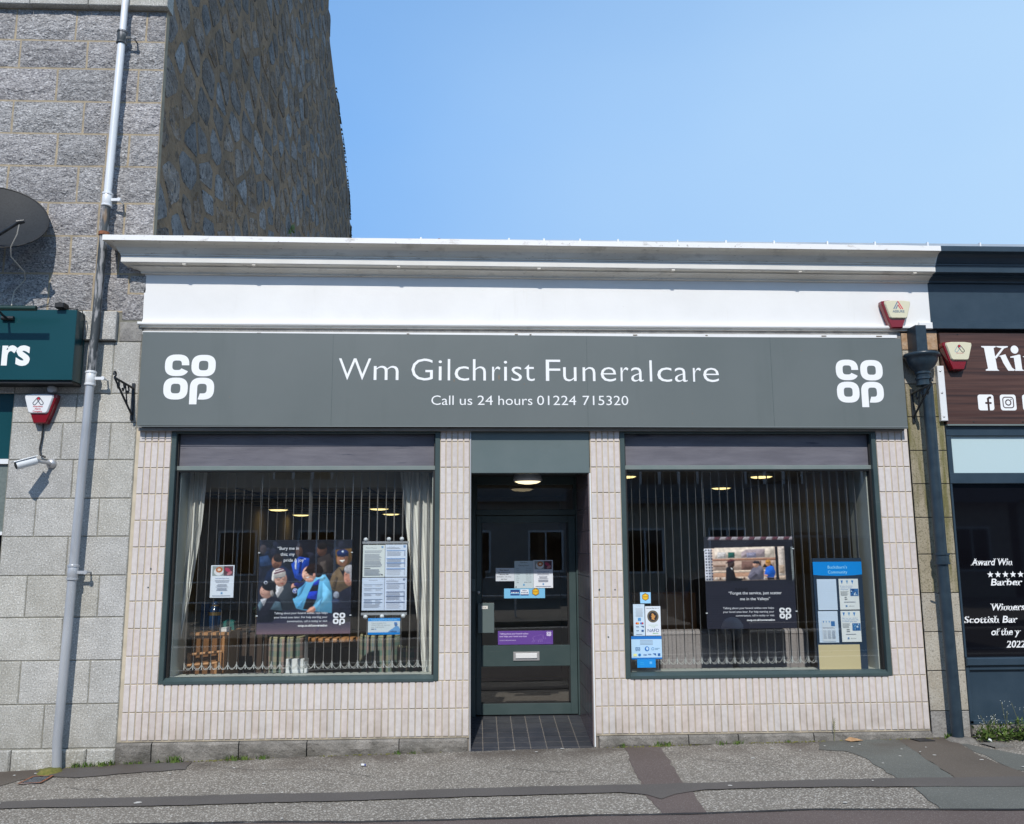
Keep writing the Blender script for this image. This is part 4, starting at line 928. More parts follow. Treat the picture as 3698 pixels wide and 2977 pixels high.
def logo2(pr_):
    for i, (c1, c2) in enumerate((((110, 130, 150), (215, 70, 85)), ((110, 130, 150), (215, 70, 85)))):
        k = .042 - i * .019
        V_, F_ = stroke([(-k, .045), (0, .045 + k * 1.75)], .0095); pr_.geo(V_, F_, c1)
        V_, F_ = stroke([(0, .045 + k * 1.75), (k, .045)], .0095); pr_.geo(V_, F_, c2)
    pr_.text('ASSURE', -.055, .014, .022, (125, 140, 150), x1=.055, weight=.03, down=False)
def logo3(pr_):
    link_logo(pr_, True); pr_.text('Aberdeen', 0, .018, .013, (215, 150, 145), 'C', down=False)
alarm('white and red alarm box printed Aberdeen Alarm Company, on granite below the teal sign', -3.695, 2.90, 1.0, -.004, m_whiteplastic, -1, logo1)
alarm('cream and red alarm box with assure print, fixed on the white frieze', 3.803, 3.775, 1.0, -.004, m_cream, .9, logo2)
alarm('cream and red alarm box with faded print, on the dark wood barber sign', 4.318, 3.385, 1.0, -.035, m_cream, .9, logo3)
# ---- sensor, camera
t = thing('round_sensor', 'small round white sensor under the corner of the teal sign', 'sensor', (-3.63, -.02, 3.08))
mb = MB(); mb.lathe([(0, -.055), (.026, -.055), (.033, -.048), (.034, 0)], (-3.632, 0, 3.078), 20, 'y'); part(mb, 'white_disc', m_whiteplastic, t)
t = thing('security_camera', 'white bullet security camera on the granite wall under the white alarm box', 'camera', (-3.64, -.02, 2.44))
mb = MB(); a_, b_ = Vector((-3.655, -.15, 2.452)), Vector((-3.765, -.25, 2.398)); mb.tube([a_, a_.lerp(b_, .9), b_], [.036, .036, .034], 16); part(mb, 'camera_body', m_whiteplastic, t)
mb = MB(); d_ = (b_ - a_).normalized(); mb.tube([b_ + d_ * .001, b_ + d_ * .004], [.030, .028], 16); part(mb, 'lens', m_black, t)
mb = MB(); s_ = Vector((0, 0, .042)); q = d_.cross(Vector((0, 0, 1))).normalized() * .034
mb.add([a_ + s_ + q, a_ + s_ - q, b_ + d_ * .03 + s_ - q * .8, b_ + d_ * .03 + s_ + q * .8, a_ + s_ * .85 + q * 1.05, a_ + s_ * .85 - q * 1.05, b_ + d_ * .025 + s_ * .82 - q, b_ + d_ * .025 + s_ * .82 + q], [(0, 1, 2, 3), (4, 7, 6, 5), (0, 3, 7, 4), (1, 5, 6, 2), (3, 2, 6, 7)]); part(mb, 'sun_visor', m_whiteplastic, t)
mb = MB(); mb.lathe([(0, -.035), (.028, -.032), (.042, -.012), (.044, 0)], (-3.60, 0, 2.440), 18, 'y'); mb.tube([(-3.60, -.03, 2.44), (-3.63, -.09, 2.445), (-3.665, -.15, 2.45)], .016, 10); part(mb, 'wall_mount', m_bevtrim, t)
mb = MB(); mb.tube([(-3.685, -.02, 2.775), (-3.690, -.015, 2.66), (-3.70, -.02, 2.56), (-3.685, -.03, 2.51), (-3.64, -.03, 2.49)], .0075, 8); part(mb, 'cable', m_black, t)
# ---- satellite dish
t = thing('satellite_dish', 'dark mesh satellite dish with an arm at the left edge', 'satellite dish', (-4.05, -.1, 4.6))
mb = MB(); C0 = Vector((-4.145, -.24, 4.55)); nrm = Vector((.26, -.80, .50)).normalized(); ux = Vector((0.92, .10, -.34)).normalized(); ux = (ux - nrm * ux.dot(nrm)).normalized(); uy = nrm.cross(ux).normalized()
V = [C0 - nrm * .07]; F = []; NR, NA = 6, 40
for i in range(1, NR + 1):
    r = i / NR
    for k in range(NA):
        t_ = 2 * pi * k / NA; V.append(C0 + ux * (.44 * r * cos(t_)) + uy * (.39 * r * sin(t_)) - nrm * (.07 * (1 - r * r)))
for k in range(NA): F.append((0, 1 + k, 1 + (k + 1) % NA))
for i in range(NR - 1):
    for k in range(NA): F.append((1 + i * NA + k, 1 + (i + 1) * NA + k, 1 + (i + 1) * NA + (k + 1) % NA, 1 + i * NA + (k + 1) % NA))
mb.add(V, F, True); part(mb, 'dish_reflector', m_dish, t)
mb = MB(); mb.tube([V[-NA + k] for k in range(NA)] + [V[-NA]], .006, 6); part(mb, 'dish_rim', m_black, t)
mb = MB(); hp = Vector((-3.775, -.50, 4.40)); mb.tube([(-4.28, -.34, 4.16), hp], .014, 8); part(mb, 'feed_arm', m_iron, t)
mb = MB(); mb.tube([hp, hp + Vector((-.03, .07, .035))], [.022, .026], 12); mb.tube([hp + Vector((-.02, 0, -.005)), hp + Vector((.035, .01, .012))], [.024, .018], 12); part(mb, 'feed_horn', m_iron, t)
mb = MB(); mb.tube([hp + Vector((0.0, 0, -.02)), hp + Vector((-.02, .02, -.10)), (-3.87, -.42, 4.21), (-3.90, -.35, 4.15), (-3.91, -.1, 4.10), (-3.93, -.04, 4.05), (-4.02, -.03, 3.95), (-4.035, -.03, 3.85), (-4.01, -.06, 3.76)], .005, 6); part(mb, 'cable', m_cable, t)
mb = MB(); mb.tube([(-4.3, .0, 4.7), (-4.25, -.28, 4.6)], .02, 8); part(mb, 'wall_bracket', m_iron, t)
# ---- left drainpipe
t = thing('drainpipe', 'tall silver painted drainpipe running down the granite wall', 'drainpipe', (-3.31, -.09, 0))
def px(z): return -3.343 + (z - 0) * .0188
def PT(z, y=-.095): return (px(z), y, z)
mb = MB(); mb.tube([(-3.325, -.095, -.04), PT(.2), PT(1.5), PT(3.13)], .036, 16); part(mb, 'lower_pipe', m_pipepaint, t)
mb = MB(); mb.tube([PT(3.14), PT(4.0), PT(4.76)], .035, 16); part(mb, 'flaking_middle_pipe', m_pipeold, t)
mb = MB(); mb.tube([PT(4.76), PT(6.38)], .033, 16); mb.tube([PT(6.38), PT(7.2)], .030, 16); part(mb, 'upper_pipe', m_zinc, t)
for z, mt in ((1.53, m_pipepaint), (3.16, m_zinc), (4.77, m_zinc), (6.33, m_pipeold)):
    mb = MB(); mb.tube([PT(z - .065), PT(z - .06), PT(z + .06), PT(z + .065)], [.038, .042, .042, .038], 18); mb.tube([PT(z + .045), PT(z + .06)], .047, 18); mb.tube([PT(z - .06), PT(z - .045)], .046, 18)
    c_ = part(mb, 'pipe_collar', mt, t)
    mb = MB(); mb.box(px(z) + .03, px(z) + .115, -.105, -.095, z - .012, z + .012); mb.tube([(px(z) + .105, -.11, z), (px(z) + .105, 0, z)], .007, 6); mb.tube([(px(z) + .105, -.112, z), (px(z) + .105, -.09, z)], .017, 10)
    o = part(mb, 'fixing_ear', mt, t)
mb = MB(); mb.tube([PT(4.44), PT(4.47)], .045, 16); part(mb, 'rusty_band', m_rust, t)
# ---- right downpipe with hopper
t = thing('downpipe', 'navy cast iron downpipe with a hopper head on the stained granite pilaster', 'drainpipe', (4.03, -.1, .1))
mb = MB(); mb.bev(3.918, 4.014, -.17, -.01, 3.40, 3.652, .004); part(mb, 'outlet_box', m_navy, t)
HX = 3.978
mb = MB(); mb.lathe([(0, 3.40), (.145, 3.40), (.152, 3.392), (.150, 3.372), (.135, 3.365), (.130, 3.33), (.105, 3.28), (.068, 3.245), (.058, 3.22), (.058, 3.12)], (HX, -.115, 0), 28); part(mb, 'hopper_head', m_navy, t)
for z in (3.225, 3.175, 3.12): mb = MB(); mb.tube([(HX, -.115, z - .008), (HX, -.115, z + .008)], .067, 20); part(mb, 'moulded_ring', m_navy, t)
PX2 = lambda z: 4.005 - (z - 1.5) * .0060 if z < 3.2 else HX
mb = MB(); mb.tube([(4.028, -.11, .09), (PX2(1.5) + .01, -.11, 1.5), (HX + .03, -.115, 3.12)], .0475, 18); part(mb, 'long_pipe', m_navy, t)
mb = MB(); z = 1.60; mb.tube([(4.017, -.11, z - .035), (4.016, -.11, z + .03)], .058, 18); mb.tube([(4.016, -.11, z + .03), (4.016, -.11, z + .045)], .066, 18); mb.tube([(4.017, -.11, z - .05), (4.017, -.11, z - .035)], .064, 18); part(mb, 'pipe_collar', m_navy, t)
mb = MB(); mb.tube([(3.93, -.09, 1.315), (4.0, -.10, 1.30)], .007, 6); part(mb, 'bent_nail', m_iron, t)
# ---- cast iron hanging brackets
def hang_bracket(label, x, z0, z1, reach_x, dirx):
    t = thing('hanging_bracket', label, 'bracket', (x, 0, z0))
    mb_ = MB(); mb_.box(x - .012, x + .012, -.018, 0, z0, z1); part(mb_, 'wall_bar', m_iron, t)
    Y = -.36
    tip = (x + dirx, Y, z1 - .02)
    mb_ = MB(); mb_.tube([(x, -.015, z1 - .045), tip], .010, 8); part(mb_, 'top_arm', m_iron, t)
    mb_ = MB(); mb_.tube([(x, -.015, z0 + .05), (x + dirx * .5, Y * .5, z0 + .17), tip], .009, 8); part(mb_, 'diagonal_stay', m_iron, t)
    mb_ = MB(); mb_.tube([Vector(tip) + Vector((0, .0, .03 + .022 * sin(a))) + Vector((0, .022 * cos(a), 0)) for a in [k * pi / 6 for k in range(-3, 8)]], .008, 6)
    for f in (.3, .55, .8):
        p = Vector((x, 0, z1 - .045)).lerp(Vector(tip), f); mb_.tube([p, p + Vector((0, .02, -.04)), p + Vector((0, .0, -.07)), p + Vector((0, -.02, -.05))], .007, 6)
    mb_.tube([(x + dirx * .45, Y * .45, z1 - .04), (x + dirx * .3, Y * .3, z0 + .12)], .006, 6); part(mb_, 'scrollwork', m_iron, t)
    return t
hang_bracket('black scrolled iron bracket on the granite beside the grey sign, left end', -2.952, 2.81, 3.135, 0, -.02)
hang_bracket('black scrolled iron bracket on the stained pilaster beside the navy downpipe', 3.915, 2.79, 3.10, 0, .0)
t = thing('white_batten', 'white painted vertical batten with three screws beside the barber sign', 'batten', (4.18, 0, 2.8))
mb = MB(); mb.bev(4.150, 4.212, -.05, -.008, 2.806, 3.307, .004); part(mb, 'batten', m_whiteplastic, t)
for z in (3.26, 3.06, 2.845): mb = MB(); mb.lathe([(0, -.006), (.009, -.004), (.011, 0)], (4.175, -.05, z), 10, 'y'); part(mb, 'screw', m_bevtrim, t)
# ---- barber sign
bs = thing('shop_sign', 'dark wood grain barber sign with white letters "Ki" and social media icons', 'sign', (4.6, 0, 2.78))
mb = MB(); mb.bev(4.205, 7.5, -.035, .04, 2.778, 3.615, .003); part(mb, 'wood_board', m_wood, bs)
mb = MB(); mb.box(4.205, 7.5, -.042, -.0, 2.765, 2.7775); part(mb, 'sign_bottom_channel', m_frame_l, bs)
BY = -.0365
def fromc(pts, x0, x1, z0, z1, cx0, cx1, cz0, cz1): return [(x0 + (p[0] - cx0) / (cx1 - cx0) * (x1 - x0), z1 - (p[1] - cz0) / (cz1 - cz0) * (z1 - z0)) for p in pts]
def kz(pts): return fromc(pts, 4.582, 4.981, 3.266, 3.494, 1095, 1728, 398, 742)
ser = lambda cx_, cy_, hw, hh: [(cx_ - hw, cy_ - hh), (cx_ + hw, cy_ - hh), (cx_ + hw, cy_ + hh), (cx_ - hw, cy_ + hh)]
Kshapes = [[(1095, 398), (1310, 398), (1310, 412), (1275, 425), (1303, 720), (1330, 742), (1130, 742), (1130, 728), (1165, 712), (1135, 425), (1095, 412)],
           [(1318, 398), (1488, 398), (1488, 412), (1430, 430), (1335, 535), (1300, 575), (1280, 552), (1395, 428), (1318, 412)],
           [(1330, 540), (1440, 512), (1475, 600), (1520, 700), (1560, 728), (1560, 742), (1460, 742), (1400, 640), (1365, 545)],
           [(1510, 545), (1640, 515), (1660, 520), (1668, 720), (1700, 742), (1545, 742), (1570, 720), (1560, 560), (1510, 560)],
           [(1690, 545), (1800, 515), (1850, 540), (1860, 742), (1728, 742), (1735, 560)],
           [(1582 + 57 * cos(k * pi / 10), 446 + 57 * sin(k * pi / 10)) for k in range(20)]]
gs = [(kz(s_), [tuple(range(len(s_)))]) for s_ in Kshapes]
for g_ in (gs[:3], gs[3:4], gs[4:5], gs[5:]): geo_obj(g_, BY, 'letter', m_vinyl, bs)
def rrect(x0, x1, z0, z1, r, n=5):
    o = []
    for cx_, cz, a in ((x1 - r, z1 - r, 0), (x0 + r, z1 - r, 90), (x0 + r, z0 + r, 180), (x1 - r, z0 + r, 270)): o += arc(cx_, cz, r, r, a, a + 90, n)
    return o
m_wooddark = M('cut_out_dark', (.045, .02, .016), rough=.5)
for k, x0 in enumerate((4.505, 4.710, 4.915)):
    r_ = rrect(x0, x0 + .146, 2.903, 3.047, .022); geo_obj([(r_, [tuple(range(len(r_)))])], BY, 'social_icon', m_vinyl, bs)
    if k == 0:
        g_ = [stroke([(x0 + .125, 3.020), (x0 + .108, 3.020), (x0 + .094, 3.008), (x0 + .094, 2.903)], .019), stroke([(x0 + .066, 2.970), (x0 + .124, 2.970)], .017)]
    elif k == 1:
        q = rrect(x0 + .025, x0 + .121, 2.927, 3.023, .022); g_ = [stroke(q, .009, True), stroke(arc(x0 + .073, 2.975, .024, .024, 0, 345, 20), .010, True), (arc(x0 + .101, 3.003, .006, .006, 0, 330, 8), [tuple(range(9))])]
    else: g_ = [stroke([(x0 + .03, 2.925), (x0 + .03, 2.985)], .018), stroke([(x0 + .058, 2.925), (x0 + .058, 2.985)], .016), (arc(x0 + .03, 3.008, .011, .011, 0, 330, 8), [tuple(range(9))]), stroke(arc(x0 + .078, 2.965, .02, .02, 180, 0, 8) + [(x0 + .098, 2.925)], .016)]
    geo_obj(g_, BY - .0005, 'icon_mark', m_wooddark, bs)
for x, z in ((4.37, 3.60), (4.45, 2.80), (4.9, 2.80)):
    mb = MB(); mb.lathe([(0, -.004), (.006, -.003), (.007, 0)], (x, -.035, z), 8, 'y'); part(mb, 'screw', m_black, bs)
# window lettering of the barber
wl = thing('window_lettering', 'white italic award lettering and stars stuck on the black barber window', 'lettering', (4.6, .02, .9))
def it(txt, x0, zb, h, x1=None):
    """bold italic with slab feet added wherever an outline ends in a short flat edge"""
    me = text_mesh(txt, 1.0, .016); bm = bmesh.new(); bm.from_mesh(me); bmesh.ops.remove_doubles(bm, verts=bm.verts, dist=1e-5)
    extra = []
    for e in bm.edges:
        if len(e.link_faces) != 1: continue
        p, q = e.verts[0].co, e.verts[1].co
        if abs(p.y - q.y) < .012 and .05 < abs(p.x - q.x) < .17:
            a_, b_ = min(p.x, q.x), max(p.x, q.x); y = (p.y + q.y) / 2; inside = sum(v.co.y for v in e.link_faces[0].verts) / len(e.link_faces[0].verts)
            dy = .052 if inside > y else -.052
            if abs(y) < .03 or abs(y - .73) < .05 or .45 < y < .56: extra.append([(a_ - .085, y), (b_ + .085, y), (b_ + .085, y + dy * 1.35), (a_ - .085, y + dy * 1.35)])
    P = [(v.co.x, v.co.y) for v in bm.verts]; bm.verts.index_update(); F = [tuple(v.index for v in f.verts) for f in bm.faces]; bm.free(); bpy.data.meshes.remove(me)
    xa_, xb_ = min(p[0] for p in P), max(p[0] for p in P); sz = h / .729; sx = (x1 - x0 - h * .2) / (xb_ - xa_) if x1 else sz
    G = [(P, F)] + [(q, [(0, 1, 2, 3)]) for q in extra]; V2 = []; F2 = []
    for Pq, Fq in G:
        n_ = len(V2); V2 += [(x0 + (p[0] - xa_) * sx + p[1] * sz * .22, zb + p[1] * sz) for p in Pq]; F2 += [tuple(i + n_ for i in f) for f in Fq]
    return V2, F2
gs = [it('Award Win', 4.352, 1.537, .060, 4.725), it('Barber', 4.510, 1.363, .060, 4.80), it('Winners', 4.486, 1.150, .060, 4.80), it('Scottish Bar', 4.240, 1.045, .060, 4.725), it('of the y', 4.470, .940, .060, 4.735), it('2022', 4.598, .835, .060, 4.775)]
for g_ in gs: geo_obj([g_], .0285, 'line_of_lettering', m_vinyl, wl)
def star(cx_, cz, r): return [(cx_ + (r if k % 2 == 0 else r * .42) * sin(k * pi / 5), cz + (r if k % 2 == 0 else r * .42) * cos(k * pi / 5)) for k in range(10)]
for i in range(5):
    c_ = (4.513 + i * .068, 1.456); s_ = star(*c_, .030); geo_obj([([c_] + s_, [(0, k + 1, (k + 1) % 10 + 1) for k in range(10)])], .0285, 'star', m_vinyl, wl)
# ---- gutter on the roof edge
t = thing('roof_gutter', 'long grey metal gutter strip with clips along the top of the cornice', 'gutter', (1, .05, 4.4))
mb = MB(); mb.box(-.95, 7, .04, .12, 4.40, 4.490); part(mb, 'gutter_strip', M('weathered_gutter_lead', (.36, .41, .47), (.48, .53, .58), scale=5, rough=.35, metal=.3, stretch=(.5, 1, 4)), t)
mb = MB(); mb.tube([(-.98, .03, 4.462), (-.55, .03, 4.466)], .014, 8); part(mb, 'rusty_pipe_end', m_rust, t)
for x in (-.5, .3, .62, .95, 1.3, 1.85, 2.3, 2.75, 3.25, 3.7, 4.2, 4.7): mb = MB(); mb.box(x, x + .014, .03, .125, 4.41, 4.499); part(mb, 'gutter_clip', m_zinc, t)
t = thing('broken_slate', 'small dark scrap sticking up behind the gutter near the middle', 'debris', (2.0, .1, 4.47))
mb = MB(); mb.prism([(1.965, 4.46), (2.06, 4.46), (2.03, 4.487), (2.005, 4.505), (1.98, 4.485)], .10, .13); part(mb, 'scrap', m_black, t)
t = thing('rusty_nail_strap', 'short rusty strap standing on the cornice edge', 'debris', (-.32, 0, 4.38))
mb = MB(); mb.box(-.335, -.315, -.02, -.012, 4.38, 4.47); part(mb, 'strap', m_rust, t)

# ================================================================== THINGS IN THE WINDOWS
def board(root, x0, x1, z0, z1, y, th, mat, name='board'):
    mb_ = MB(); mb_.box(x0, x1, y, y + th, z0, z1); return part(mb_, name, mat, root)
m_paper = M('white_paper', (.62, .66, .72), rough=.7)
# ---- left campaign poster. drawing units: pixels of a sketch 1130 x 1145
PW, PHH = 1130., 1145.
t = thing('poster', 'square campaign poster of football supporters with the words "Bury me in this"', 'poster', (-1.455, .13, 1.0))
X0, X1, Z0, Z1 = -1.853, -1.061, .997, 1.789
board(t, X0, X1, Z0, Z1, .131, .006, m_black)
p = Print(lambda u, v: (X0 + u / PW * (X1 - X0), Z1 - v / PHH * (Z1 - Z0)), .1305)
def Q(pts):   # from the sketch's pixel space to poster units
    o = []
    for a, b in pts:
        tt = (b - 170) / 1145.; o.append((a - (200 - 55 * tt), (b - 170 + 0)))
    return o
def qp(pts, col): p.poly([(max(0, min(PW, a)), max(0, min(PHH, b))) for a, b in Q(pts)], col)
def qe(cx_, cy_, rx, ry, col, rot=0):
    (a, b), = Q([(cx_, cy_)]); pts = []
    for k in range(22):
        th = 2 * pi * k / 22; ex = rx * cos(th); ey = ry * sin(th); c_, s_ = cos(radians(rot)), sin(radians(rot))
        pts.append((max(0, min(PW, a + ex * c_ - ey * s_)), max(0, min(PHH, b + ex * s_ + ey * c_))))
    p.poly(pts, col)
p.photo_begin(PW, PHH)
p.grad(0, 0, PW, PHH, [(0, (22, 22, 34)), (.25, (24, 27, 40)), (.6, (40, 42, 58)), (.85, (48, 48, 68)), (.93, (70, 62, 82)), (1.0, (112, 86, 100))], 20)
rq = random.Random(5)
for k in range(46):    # dim crowd behind
    x, y = rq.uniform(180, 1320), rq.uniform(190, 620); c = rq.choice([(30, 34, 52), (38, 40, 56), (20, 22, 30), (46, 42, 50), (28, 38, 62)])
    qe(x, y, rq.uniform(18, 60), rq.uniform(20, 70), c, rq.uniform(-40, 40))
qe(240, 290, 42, 60, (70, 62, 66)); qp([(195, 380), (300, 360), (350, 480), (200, 500)], (44, 66, 104))
qe(680, 320, 44, 62, (82, 58, 50)); qp([(580, 470), (680, 380), (800, 400), (790, 560), (690, 680), (620, 640)], (30, 72, 178)); qp([(625, 440), (650, 440), (640, 540), (625, 530)], (210, 215, 225)); qp([(690, 400), (720, 400), (690, 600), (665, 600)], (18, 40, 110))
qe(955, 300, 62, 78, (92, 64, 56)); qe(960, 250, 60, 44, (30, 26, 28)); qp([(900, 400), (1050, 340), (1120, 520), (1000, 640), (900, 560)], (52, 46, 48)); qp([(930, 450), (1000, 430), (1010, 560), (950, 590)], (88, 78, 74))
qp([(1120, 300), (1320, 280), (1325, 430), (1240, 520), (1130, 470)], (104, 74, 30)); qp([(1140, 470), (1170, 320), (1200, 300), (1190, 500)], (126, 90, 36))
# man at the left behind
qp([(250, 670), (290, 560), (360, 510), (480, 490), (580, 560), (620, 680), (480, 760)], (28, 40, 70)); qe(405, 440, 62, 84, (150, 104, 84)); qe(425, 395, 62, 52, (40, 30, 28)); qe(392, 490, 40, 36, (96, 62, 48)); qe(385, 452, 8, 5, (40, 28, 26))
# laughing man with a blue cap
qp([(1040, 700), (1080, 590), (1160, 510), (1290, 500), (1330, 620), (1330, 760), (1150, 820), (1050, 780)], (112, 92, 68)); qp([(1160, 515), (1200, 560), (1240, 500), (1215, 640)], (22, 22, 28)); qp([(1060, 760), (1120, 620), (1150, 640), (1110, 790)], (84, 68, 50)); qe(1205, 410, 68, 92, (164, 112, 84)); qe(1210, 340, 74, 48, (20, 40, 92)); qp([(1138, 362), (1280, 350), (1280, 378), (1150, 384)], (14, 26, 60)); qp([(1165, 428), (1240, 422), (1205, 458)], (240, 235, 228)); qe(1180, 398, 9, 5, (40, 26, 22)); qe(1226, 396, 9, 5, (40, 26, 22)); qe(1212, 322, 14, 14, (205, 215, 230))
# woman with the striped wool hat
qp([(330, 900), (370, 760), (440, 690), (560, 700), (640, 800), (640, 1020), (400, 1040)], (48, 54, 62)); qp([(375, 730), (480, 700), (480, 780), (410, 880), (385, 820)], (224, 222, 226)); qe(450, 655, 76, 92, (206, 156, 136)); qe(430, 590, 84, 66, (196, 190, 190)); qe(432, 575, 78, 52, (226, 218, 214)); qp([(368, 575), (500, 540), (512, 556), (372, 596)], (110, 60, 84)); qp([(385, 545), (480, 518), (492, 532), (380, 562)], (120, 76, 96)); qe(360, 640, 18, 50, (226, 220, 216)); qp([(400, 640), (500, 625), (502, 634), (400, 650)], (52, 44, 50)); qe(422, 655, 22, 16, (180, 136, 122)); qe(482, 645, 22, 16, (180, 136, 122)); qp([(440, 706), (490, 700), (468, 716)], (150, 60, 60))
# main figure: pale blue hoodie with black and blue scarf
qp([(592, 900), (620, 860), (680, 720), (760, 680), (880, 620), (990, 600), (1040, 680), (1068, 800), (1070, 900), (1060, 1070), (880, 1050), (800, 1040), (700, 1030), (632, 1010)], (104, 180, 222))
qp([(880, 640), (960, 600), (1005, 640), (960, 680), (900, 680)], (138, 206, 240)); qp([(960, 690), (1060, 820), (1050, 930), (930, 1010), (860, 1030), (840, 980), (950, 880)], (124, 196, 234)); qp([(940, 890), (960, 870), (930, 960), (880, 1010)], (84, 156, 204)); qp([(700, 720), (760, 700), (700, 830), (650, 880)], (84, 158, 208)); qp([(640, 950), (720, 900), (700, 1010), (640, 1000)], (90, 166, 214))
qe(800, 590, 88, 96, (222, 168, 148)); qe(770, 600, 60, 70, (232, 180, 158)); qe(850, 540, 92, 76, (36, 24, 24)); qe(910, 560, 60, 78, (30, 22, 24)); qp([(735, 560), (780, 500), (860, 520), (800, 560)], (44, 28, 26)); qe(858, 606, 16, 24, (212, 150, 130)); qe(765, 585, 10, 4, (60, 36, 34)); qp([(752, 636), (800, 622), (785, 652)], (238, 232, 230)); qp([(745, 600), (728, 625), (748, 632)], (208, 140, 120)); qe(800, 668, 52, 26, (206, 150, 130))
qp([(850, 700), (920, 650), (905, 760), (880, 900), (850, 960), (800, 1030), (712, 1020), (740, 940), (760, 880), (800, 790)], (24, 24, 30)); qp([(850, 700), (922, 655), (912, 720), (832, 740)], (34, 62, 190)); qp([(790, 810), (898, 800), (880, 905), (762, 890)], (36, 66, 200)); qp([(640, 720), (760, 680), (720, 730), (640, 790), (610, 760)], (30, 36, 90))
qe(604, 745, 30, 38, (216, 156, 134)); qp([(585, 760), (650, 740), (650, 860), (610, 892), (580, 850)], (18, 18, 26)); qe(622, 798, 30, 32, (200, 210, 235)); qe(622, 798, 24, 26, (30, 60, 170)); qp([(606, 786), (640, 782), (640, 790), (627, 792), (628, 820), (618, 820), (618, 794), (606, 796)], (235, 240, 250)); qe(640, 720, 34, 22, (40, 40, 110))
qp([(750, 1050), (800, 1000), (850, 985), (870, 1030), (820, 1075)], (220, 160, 138))
# grey haired man at the right
qp([(1070, 1060), (1120, 860), (1200, 790), (1320, 740), (1320, 1180), (1100, 1180)], (30, 30, 44)); qe(1280, 630, 62, 110, (190, 132, 112)); qe(1292, 540, 68, 56, (176, 172, 176)); qe(1322, 600, 34, 90, (160, 156, 160)); qp([(1236, 598), (1262, 592), (1262, 600), (1238, 606)], (70, 46, 44)); qp([(1240, 680), (1282, 674), (1270, 692)], (140, 70, 66)); qe(1120, 850, 36, 42, (150, 156, 172)); qe(1110, 930, 50, 30, (54, 62, 90))
# woman with black hat, front left
qp([(165, 1040), (190, 900), (260, 870), (360, 860), (430, 890), (470, 960), (465, 1060), (330, 1180), (160, 1180)], (30, 30, 42)); qp([(320, 1020), (380, 920), (440, 930), (465, 1040)], (74, 96, 110)); qp([(170, 960), (215, 890), (235, 960), (190, 1040)], (96, 118, 134)); qp([(200, 900), (290, 870), (240, 980)], (196, 196, 204)); qe(275, 800, 78, 88, (198, 152, 136)); qp([(215, 790), (206, 830), (228, 838)], (188, 140, 124)); qe(345, 810, 24, 54, (160, 152, 150)); qe(310, 730, 86, 66, (20, 20, 26)); qp([(225, 740), (390, 745), (395, 800), (370, 830), (345, 770), (225, 760)], (20, 20, 26)); qe(268, 695, 22, 20, (210, 215, 225)); qe(268, 695, 14, 13, (30, 40, 90)); qp([(215, 838), (250, 834), (236, 846)], (150, 84, 80)); qe(240, 785, 9, 4, (60, 46, 44))
p.grad(0, 1010, PW, PHH, [(0, (56, 50, 74)), (.5, (78, 66, 86)), (1, (116, 88, 102))], 7)
p.photo_end('photographic_picture', m_printg, t)
for s_, x, y, h in (('\u201cBury me in', 218, 122, 40), ('this; my', 258, 195, 40), ('pride & joy\u201d', 300, 268, 40)): p.text(s_, x, y, h, (242, 244, 250), weight=.004)
for s_, y in (('Talking about your funeral wishes now helps', 905), ('your loved ones later. For help starting your', 955), ('conversation, call in today or visit', 1003)): p.text(s_, 850, y, 26, (235, 236, 244), 'R', weight=.006)
p.text('coop.co.uk/conversation', 850, 1056, 26, (250, 250, 252), 'R', weight=.03)
for V, F in coop_geo(917, 893, 150, -1): p.geo(V, F, (246, 246, 252))
p.build('printed_words', m_printg, t)
for x, z in ((X0, 1.68), (X1, 1.68), (X0, 1.15), (X1, 1.15)): mb = MB(); mb.box(x - .008, x + .008, .121, .134, z - .004, z + .004); part(mb, 'white_clip', m_whiteplastic, t)
# its hanging wires
mb = MB()
for x in (X0 + .004, X1 - .004): mb.tube([(x, .135, 1.78), (x, .135, 2.37)], .0012, 5)
part(mb, 'hanging_wire', m_bevtrim, t)
# ---- right campaign poster
t = thing('poster', 'square campaign poster of a chip shop scene with the words "Forget the service"', 'poster', (2.41, .13, 1.0))
X0b, X1b, Z0b, Z1b = 2.014, 2.806, 1.006, 1.797
board(t, X0b, X1b, Z0b, Z1b, .131, .006, m_black)
p = Print(lambda u, v: (X0b + u / 1002. * (X1b - X0b), Z1b - v / 1042. * (Z1b - Z0b)), .1305)
def w_(pts): return [(max(0, min(1002, a - 755 - (b - 122) * .06)), max(0, min(1042, b - 118))) for a, b in pts]
def wp(pts, col): p.poly(w_(pts), col)
def we(cx_, cy_, rx, ry, col): wp([(cx_ + rx * cos(k * pi / 11), cy_ + ry * sin(k * pi / 11)) for k in range(22)], col)
p.photo_begin(1002, 1042)
p.grad(0, 0, 1002, 1042, [(0, (34, 34, 44)), (.5, (38, 40, 54)), (1, (44, 44, 58))], 8)
for k in range(8): wp([(818 + k * 131, 122), (888 + k * 131, 122), (873 + k * 131, 158), (803 + k * 131, 158)], (170, 160, 165) if k else (150, 140, 150))
for k in range(7): wp([(888 + k * 131, 122), (949 + k * 131, 122), (934 + k * 131, 158), (873 + k * 131, 158)], (100, 62, 72))
wp([(766, 258), (1670, 236), (1690, 610), (790, 628)], (222, 196, 178)); wp([(880, 250), (1558, 236), (1562, 360), (890, 372)], (236, 218, 202)); wp([(1240, 270), (1450, 262), (1452, 356), (1186, 362), (1186, 300)], (176, 158, 164)); wp([(1246, 306), (1352, 300), (1354, 360), (1248, 362)], (150, 146, 170)); wp([(1036, 300), (1110, 300), (1112, 362), (1038, 364)], (32, 92, 82)); wp([(918, 300), (1010, 300), (1010, 366), (918, 368)], (214, 206, 204))
